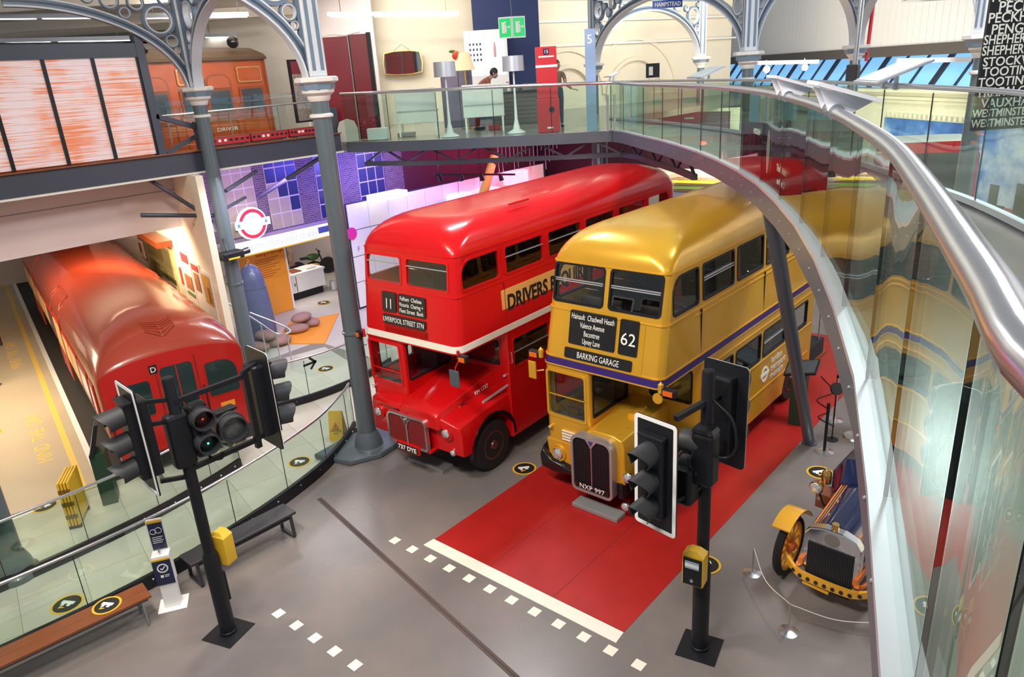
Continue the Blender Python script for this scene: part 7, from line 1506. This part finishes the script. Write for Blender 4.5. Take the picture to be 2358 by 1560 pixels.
for u0,u1,v,D,lb in ((1745,1885,145,17.8,'white light track beneath the left lintel'),(2065,2235,140,15.2,'white light track beneath the right lintel')):
    a_,b2 = gd(u0,v,D),gd(u1,v-3,D); tag(MB().bar(a_,b2,0.06,0.09).build('light_track',K['white']),lb,'light track')
# modern red double-decker beyond the gallery
mbp = gdist(2118,420,23.2); mb_ = thing('modern_bus_cab','modern red bus cab mock-up with white roof before the sky mural','bus',(mbp.x,mbp.y,0.34),YAW-math.radians(14))
def mring(z,s,sy=1.0): return [(x,y,z) for x,y in rrect(-1.25*s,1.25*s,-0.7*sy,0.9*sy,[0.32,0.32,0.15,0.15],6)]
MB().loops([mring(0.0,0.98),mring(2.0,1.0),mring(3.2,1.0),mring(4.15,0.97,0.97),mring(4.38,0.93,0.94)]).build('body',K['red'],mb_,40)
MB().loops([mring(4.38,0.93,0.94),mring(4.42,0.86,0.86),mring(4.44,0.55,0.7)]).build('roof',K['white'],mb_,40)
MB().box(-1.3,1.3,-0.8,1.0,-0.52,0.0).build('plinth',K['gun'],mb_)
M_BG = mat('bus_glass',(0.008,0.01,0.014),0.06,0,0.6)
MB().yprism(rrect(-0.95,0.95,2.85,4.10,0.22),-0.74,-0.4).build('windscreen',M_BG,mb_); MB().yprism(rrect(-0.95,0.95,1.2,2.2,0.22),-0.74,-0.4).build('windscreen',M_BG,mb_)
for s in (-1,1): MB().xprism(rrect(-0.38,0.78,2.85,4.05,0.1),s*1.20,s*1.258).build('side_window',M_BG,mb_); MB().xprism(rrect(-0.38,0.78,1.2,2.2,0.1),s*1.20,s*1.262).build('side_window',M_BG,mb_)
MB().tube([(0.98,-0.70,4.2),(1.02,-0.72,3.4),(1.0,-0.74,2.8)],0.025,6).build('corner_trim',K['steel'],mb_,40)
# ================================================================ people
def skin_body(name, parent, verts, edges, radii, m, rootv=0, sub=2):
    me = bpy.data.meshes.new(name); me.from_pydata([tuple(p) for p in verts], edges, []); me.materials.append(m)
    o = bpy.data.objects.new(name, me); COL.objects.link(o); o.parent = parent
    sk = o.modifiers.new('skin','SKIN'); sk.use_smooth_shade = True; sk.branch_smoothing = 0.6
    if not me.skin_vertices: me.attributes.new('x','FLOAT','POINT')
    lay = me.skin_vertices[0].data
    for i, r_ in enumerate(radii): lay[i].radius = (r_, r_) if not isinstance(r_, tuple) else r_; lay[i].use_root = (i == rootv)
    sb_ = o.modifiers.new('sub','SUBSURF'); sb_.levels = sub; sb_.render_levels = sub
    return o
def ensure_skin(me):
    bm = bmesh.new(); bm.from_mesh(me); bm.verts.layers.skin.verify(); bm.to_mesh(me); bm.free()
_orig = bpy.data.meshes.new
def person(label, loc, rz, pose, cloth, legs, hairm, maskm=None):
    t = thing('person', label, 'person', loc, rz)
    V = [Vector(p) for p in pose['v']]; E_ = pose['e']; R_ = pose['r']
    me = bpy.data.meshes.new('body'); me.from_pydata([tuple(p) for p in V], E_, []); ensure_skin(me)
    lay = me.skin_vertices[0].data
    for i, q in enumerate(R_): lay[i].radius = (q, q) if not isinstance(q, tuple) else q; lay[i].use_root = (i == 0)
    for mm in (cloth, legs, K['skin']): me.materials.append(mm)
    o = bpy.data.objects.new('body_tmp', me); COL.objects.link(o)
    sk = o.modifiers.new('skin','SKIN'); sk.use_smooth_shade = True
    sb_ = o.modifiers.new('sub','SUBSURF'); sb_.levels = 2
    dg = bpy.context.evaluated_depsgraph_get(); dg.update(); m2 = bpy.data.meshes.new_from_object(o.evaluated_get(dg)); bpy.data.objects.remove(o)
    m2.materials.clear()
    for mm in (cloth, legs, K['skin']): m2.materials.append(mm)
    for f in m2.polygons:
        c = f.center; best = min(range(len(V)), key=lambda i: (V[i]-c).length/(1.0)); f.material_index = pose['m'][best]; f.use_smooth = True
    b_ = bpy.data.objects.new('body', m2); COL.objects.link(b_); b_.parent = t
    hc = V[pose['head']]; fd = unit(pose['face']); up = unit(pose.get('headup', (0,0,1)))
    rt = fd.cross(up).normalized(); up = rt.cross(fd).normalized()
    M_ = Matrix((( rt.x, -fd.x, up.x, hc.x),(rt.y, -fd.y, up.y, hc.y),(rt.z, -fd.z, up.z, hc.z),(0,0,0,1)))   # local -y is the face
    h = MB().sphere((0,0,0),0.115,18,14,(0.82,0.98,1.12)); 
    for i,p in enumerate(h.v):                    # jaw narrows to the chin
        if p[2] < 0: h.v[i] = (p[0]*(1-0.28*(-p[2]/0.13)), p[1]-0.012*(-p[2]/0.13), p[2])
    hd = h.xf(M_).build('head', K['skin'], t, 60)
    MB().sphere((0,-0.118,-0.015),0.022,8,6,(0.8,1.0,1.3)).xf(M_).build('nose', K['skin'], hd, 60)
    for s in (-1,1):
        MB().sphere((s*0.036,-0.100,0.012),0.014,8,6).xf(M_).build('eye', K['hair'], hd, 60); MB().sphere((s*0.096,0.005,-0.005),0.028,8,6,(0.4,0.8,1.2)).xf(M_).build('ear', K['skin'], hd, 60)
    MB().sphere((0,-0.098,-0.068),0.024,8,6,(1.2,0.4,0.35)).xf(M_).build('mouth', mat('lips',(0.35,0.12,0.1),0.5), hd, 60)
    hh = MB().sphere((0,0.020,0.030),0.122,18,12,(0.86,0.98,1.06))
    MB.xf(hh,M_); hh.build('hair', hairm, hd, 60)
    if maskm: MB().sphere((0,-0.062,-0.055),0.072,14,10,(1.05,0.95,0.85)).xf(M_).build('face_mask', maskm, hd, 60)
    for w_, e_dir, nrm in pose['hands']:
        w_ = Vector(w_); d_ = unit(e_dir); n_ = unit(nrm); s_ = d_.cross(n_).normalized()
        MB().obox(w_+d_*0.045, d_*0.045, s_*0.04, n_*0.014).build('palm', K['skin'], t, 0, 0.012)
        for k,ln in enumerate((0.068,0.078,0.072,0.056)):
            b0 = w_+d_*0.085+s_*(-0.030+0.020*k); MB().tube([b0,b0+d_*ln*0.5-n_*0.004,b0+d_*ln*0.85-n_*0.022,b0+d_*ln-n_*0.036],[0.0095,0.009,0.0085,0.007],6).build('finger', K['skin'], t, 60)
        b0 = w_+d_*0.025-s_*0.036; MB().tube([b0,b0+d_*0.03-s_*0.025-n_*0.005,b0+d_*0.06-s_*0.032-n_*0.018],[0.012,0.010,0.008],6).build('thumb', K['skin'], t, 60)
    for f,dd in pose['feet']:
        f = Vector(f); dd = unit(dd); MB().obox(f+dd*0.07+Vector((0,0,0.04)), dd*0.14, Vector((-dd.y,dd.x,0))*0.045, Vector((0,0,0.04))).build('shoe', K['satin'], t, 0, 0.025)
    return t
# leaning man, local frame: +x to the right of the picture, -y towards the camera
P1 = dict(v=[(-0.35,0,0.95),(-0.22,0,1.10),(-0.05,0,1.28),(0.08,0,1.40),(0.16,0,1.46),(0.235,-0.01,1.50),
 (0.06,-0.17,1.38),(0.14,-0.20,1.16),(0.26,-0.18,1.02),(0.06,0.17,1.38),(0.16,0.2,1.15),(0.30,0.18,1.02),
 (-0.34,-0.10,0.90),(-0.30,-0.11,0.50),(-0.36,-0.11,0.08),(-0.34,0.10,0.90),(-0.26,0.12,0.50),(-0.30,0.12,0.08)],
 e=[(0,1),(1,2),(2,3),(3,4),(4,5),(3,6),(6,7),(7,8),(3,9),(9,10),(10,11),(0,12),(12,13),(13,14),(0,15),(15,16),(16,17)],
 r=[(0.15,0.13),(0.15,0.14),(0.17,0.15),(0.15,0.12),0.06,0.055,0.065,0.05,0.033,0.065,0.05,0.033,0.10,0.07,0.05,0.10,0.07,0.05],
 m=[1,0,0,0,2,2,0,2,2,0,2,2,1,1,1,1,1,1], head=5, face=(0.85,-0.05,-0.5), headup=(0.5,0,0.85),
 hands=[((0.27,-0.18,1.01),(0.75,0,-0.6),(0.3,0,1)),((0.31,0.18,1.01),(0.75,0,-0.6),(0.3,0,1))], feet=[((-0.36,-0.11,0),(1,-0.1,0)),((-0.30,0.12,0),(1,0.1,0))])
P1['v'][5] = (0.27,-0.01,1.56)
q_ = gd(1118,200,22.6)
person('man in rust-coloured shirt and face mask leaning over the white desk',(q_.x,q_.y,5.56),YAW,P1,K['shirt'],K['trousers'],K['hair'],K['mask'])
# standing visitor mostly hidden by the red pillar, one arm along the rail
P2 = dict(v=[(0,0,0.98),(0,0,1.15),(0,0,1.32),(0,0,1.45),(0,0,1.52),(0.0,0,1.62),
 (0.19,0,1.42),(0.24,-0.05,1.15),(0.40,-0.18,1.02),(-0.19,0,1.42),(-0.24,0,1.15),(-0.22,-0.08,0.90),
 (0.10,0,0.92),(0.10,0,0.50),(0.10,0,0.08),(-0.10,0,0.92),(-0.10,0,0.50),(-0.10,0,0.08)],
 e=P1['e'], r=[(0.14,0.11),(0.14,0.11),(0.17,0.12),(0.14,0.10),0.06,0.055,0.065,0.048,0.032,0.065,0.048,0.032,0.09,0.065,0.048,0.09,0.065,0.048],
 m=[1,0,0,0,2,2,0,2,2,0,2,2,1,1,1,1,1,1], head=5, face=(0.6,-0.7,-0.1), hands=[((0.41,-0.19,1.01),(0.9,-0.3,-0.1),(0,0,1)),((-0.22,-0.09,0.89),(0,-0.1,-1),(0,-1,0))], feet=[((0.10,0,0),(0,-1,0)),((-0.10,0,0),(0,-1,0))])
P2['v'][5] = (0,0,1.66)
q_ = gd(1283,200,21.6)
person('visitor behind the red pillar with one arm resting on the rail',(q_.x,q_.y,5.56),YAW,P2,mat('olive_top',(0.20,0.13,0.08),0.8,0,0,0.5,20),K['jean'],mat('brown_hair',(0.10,0.04,0.02),0.6))
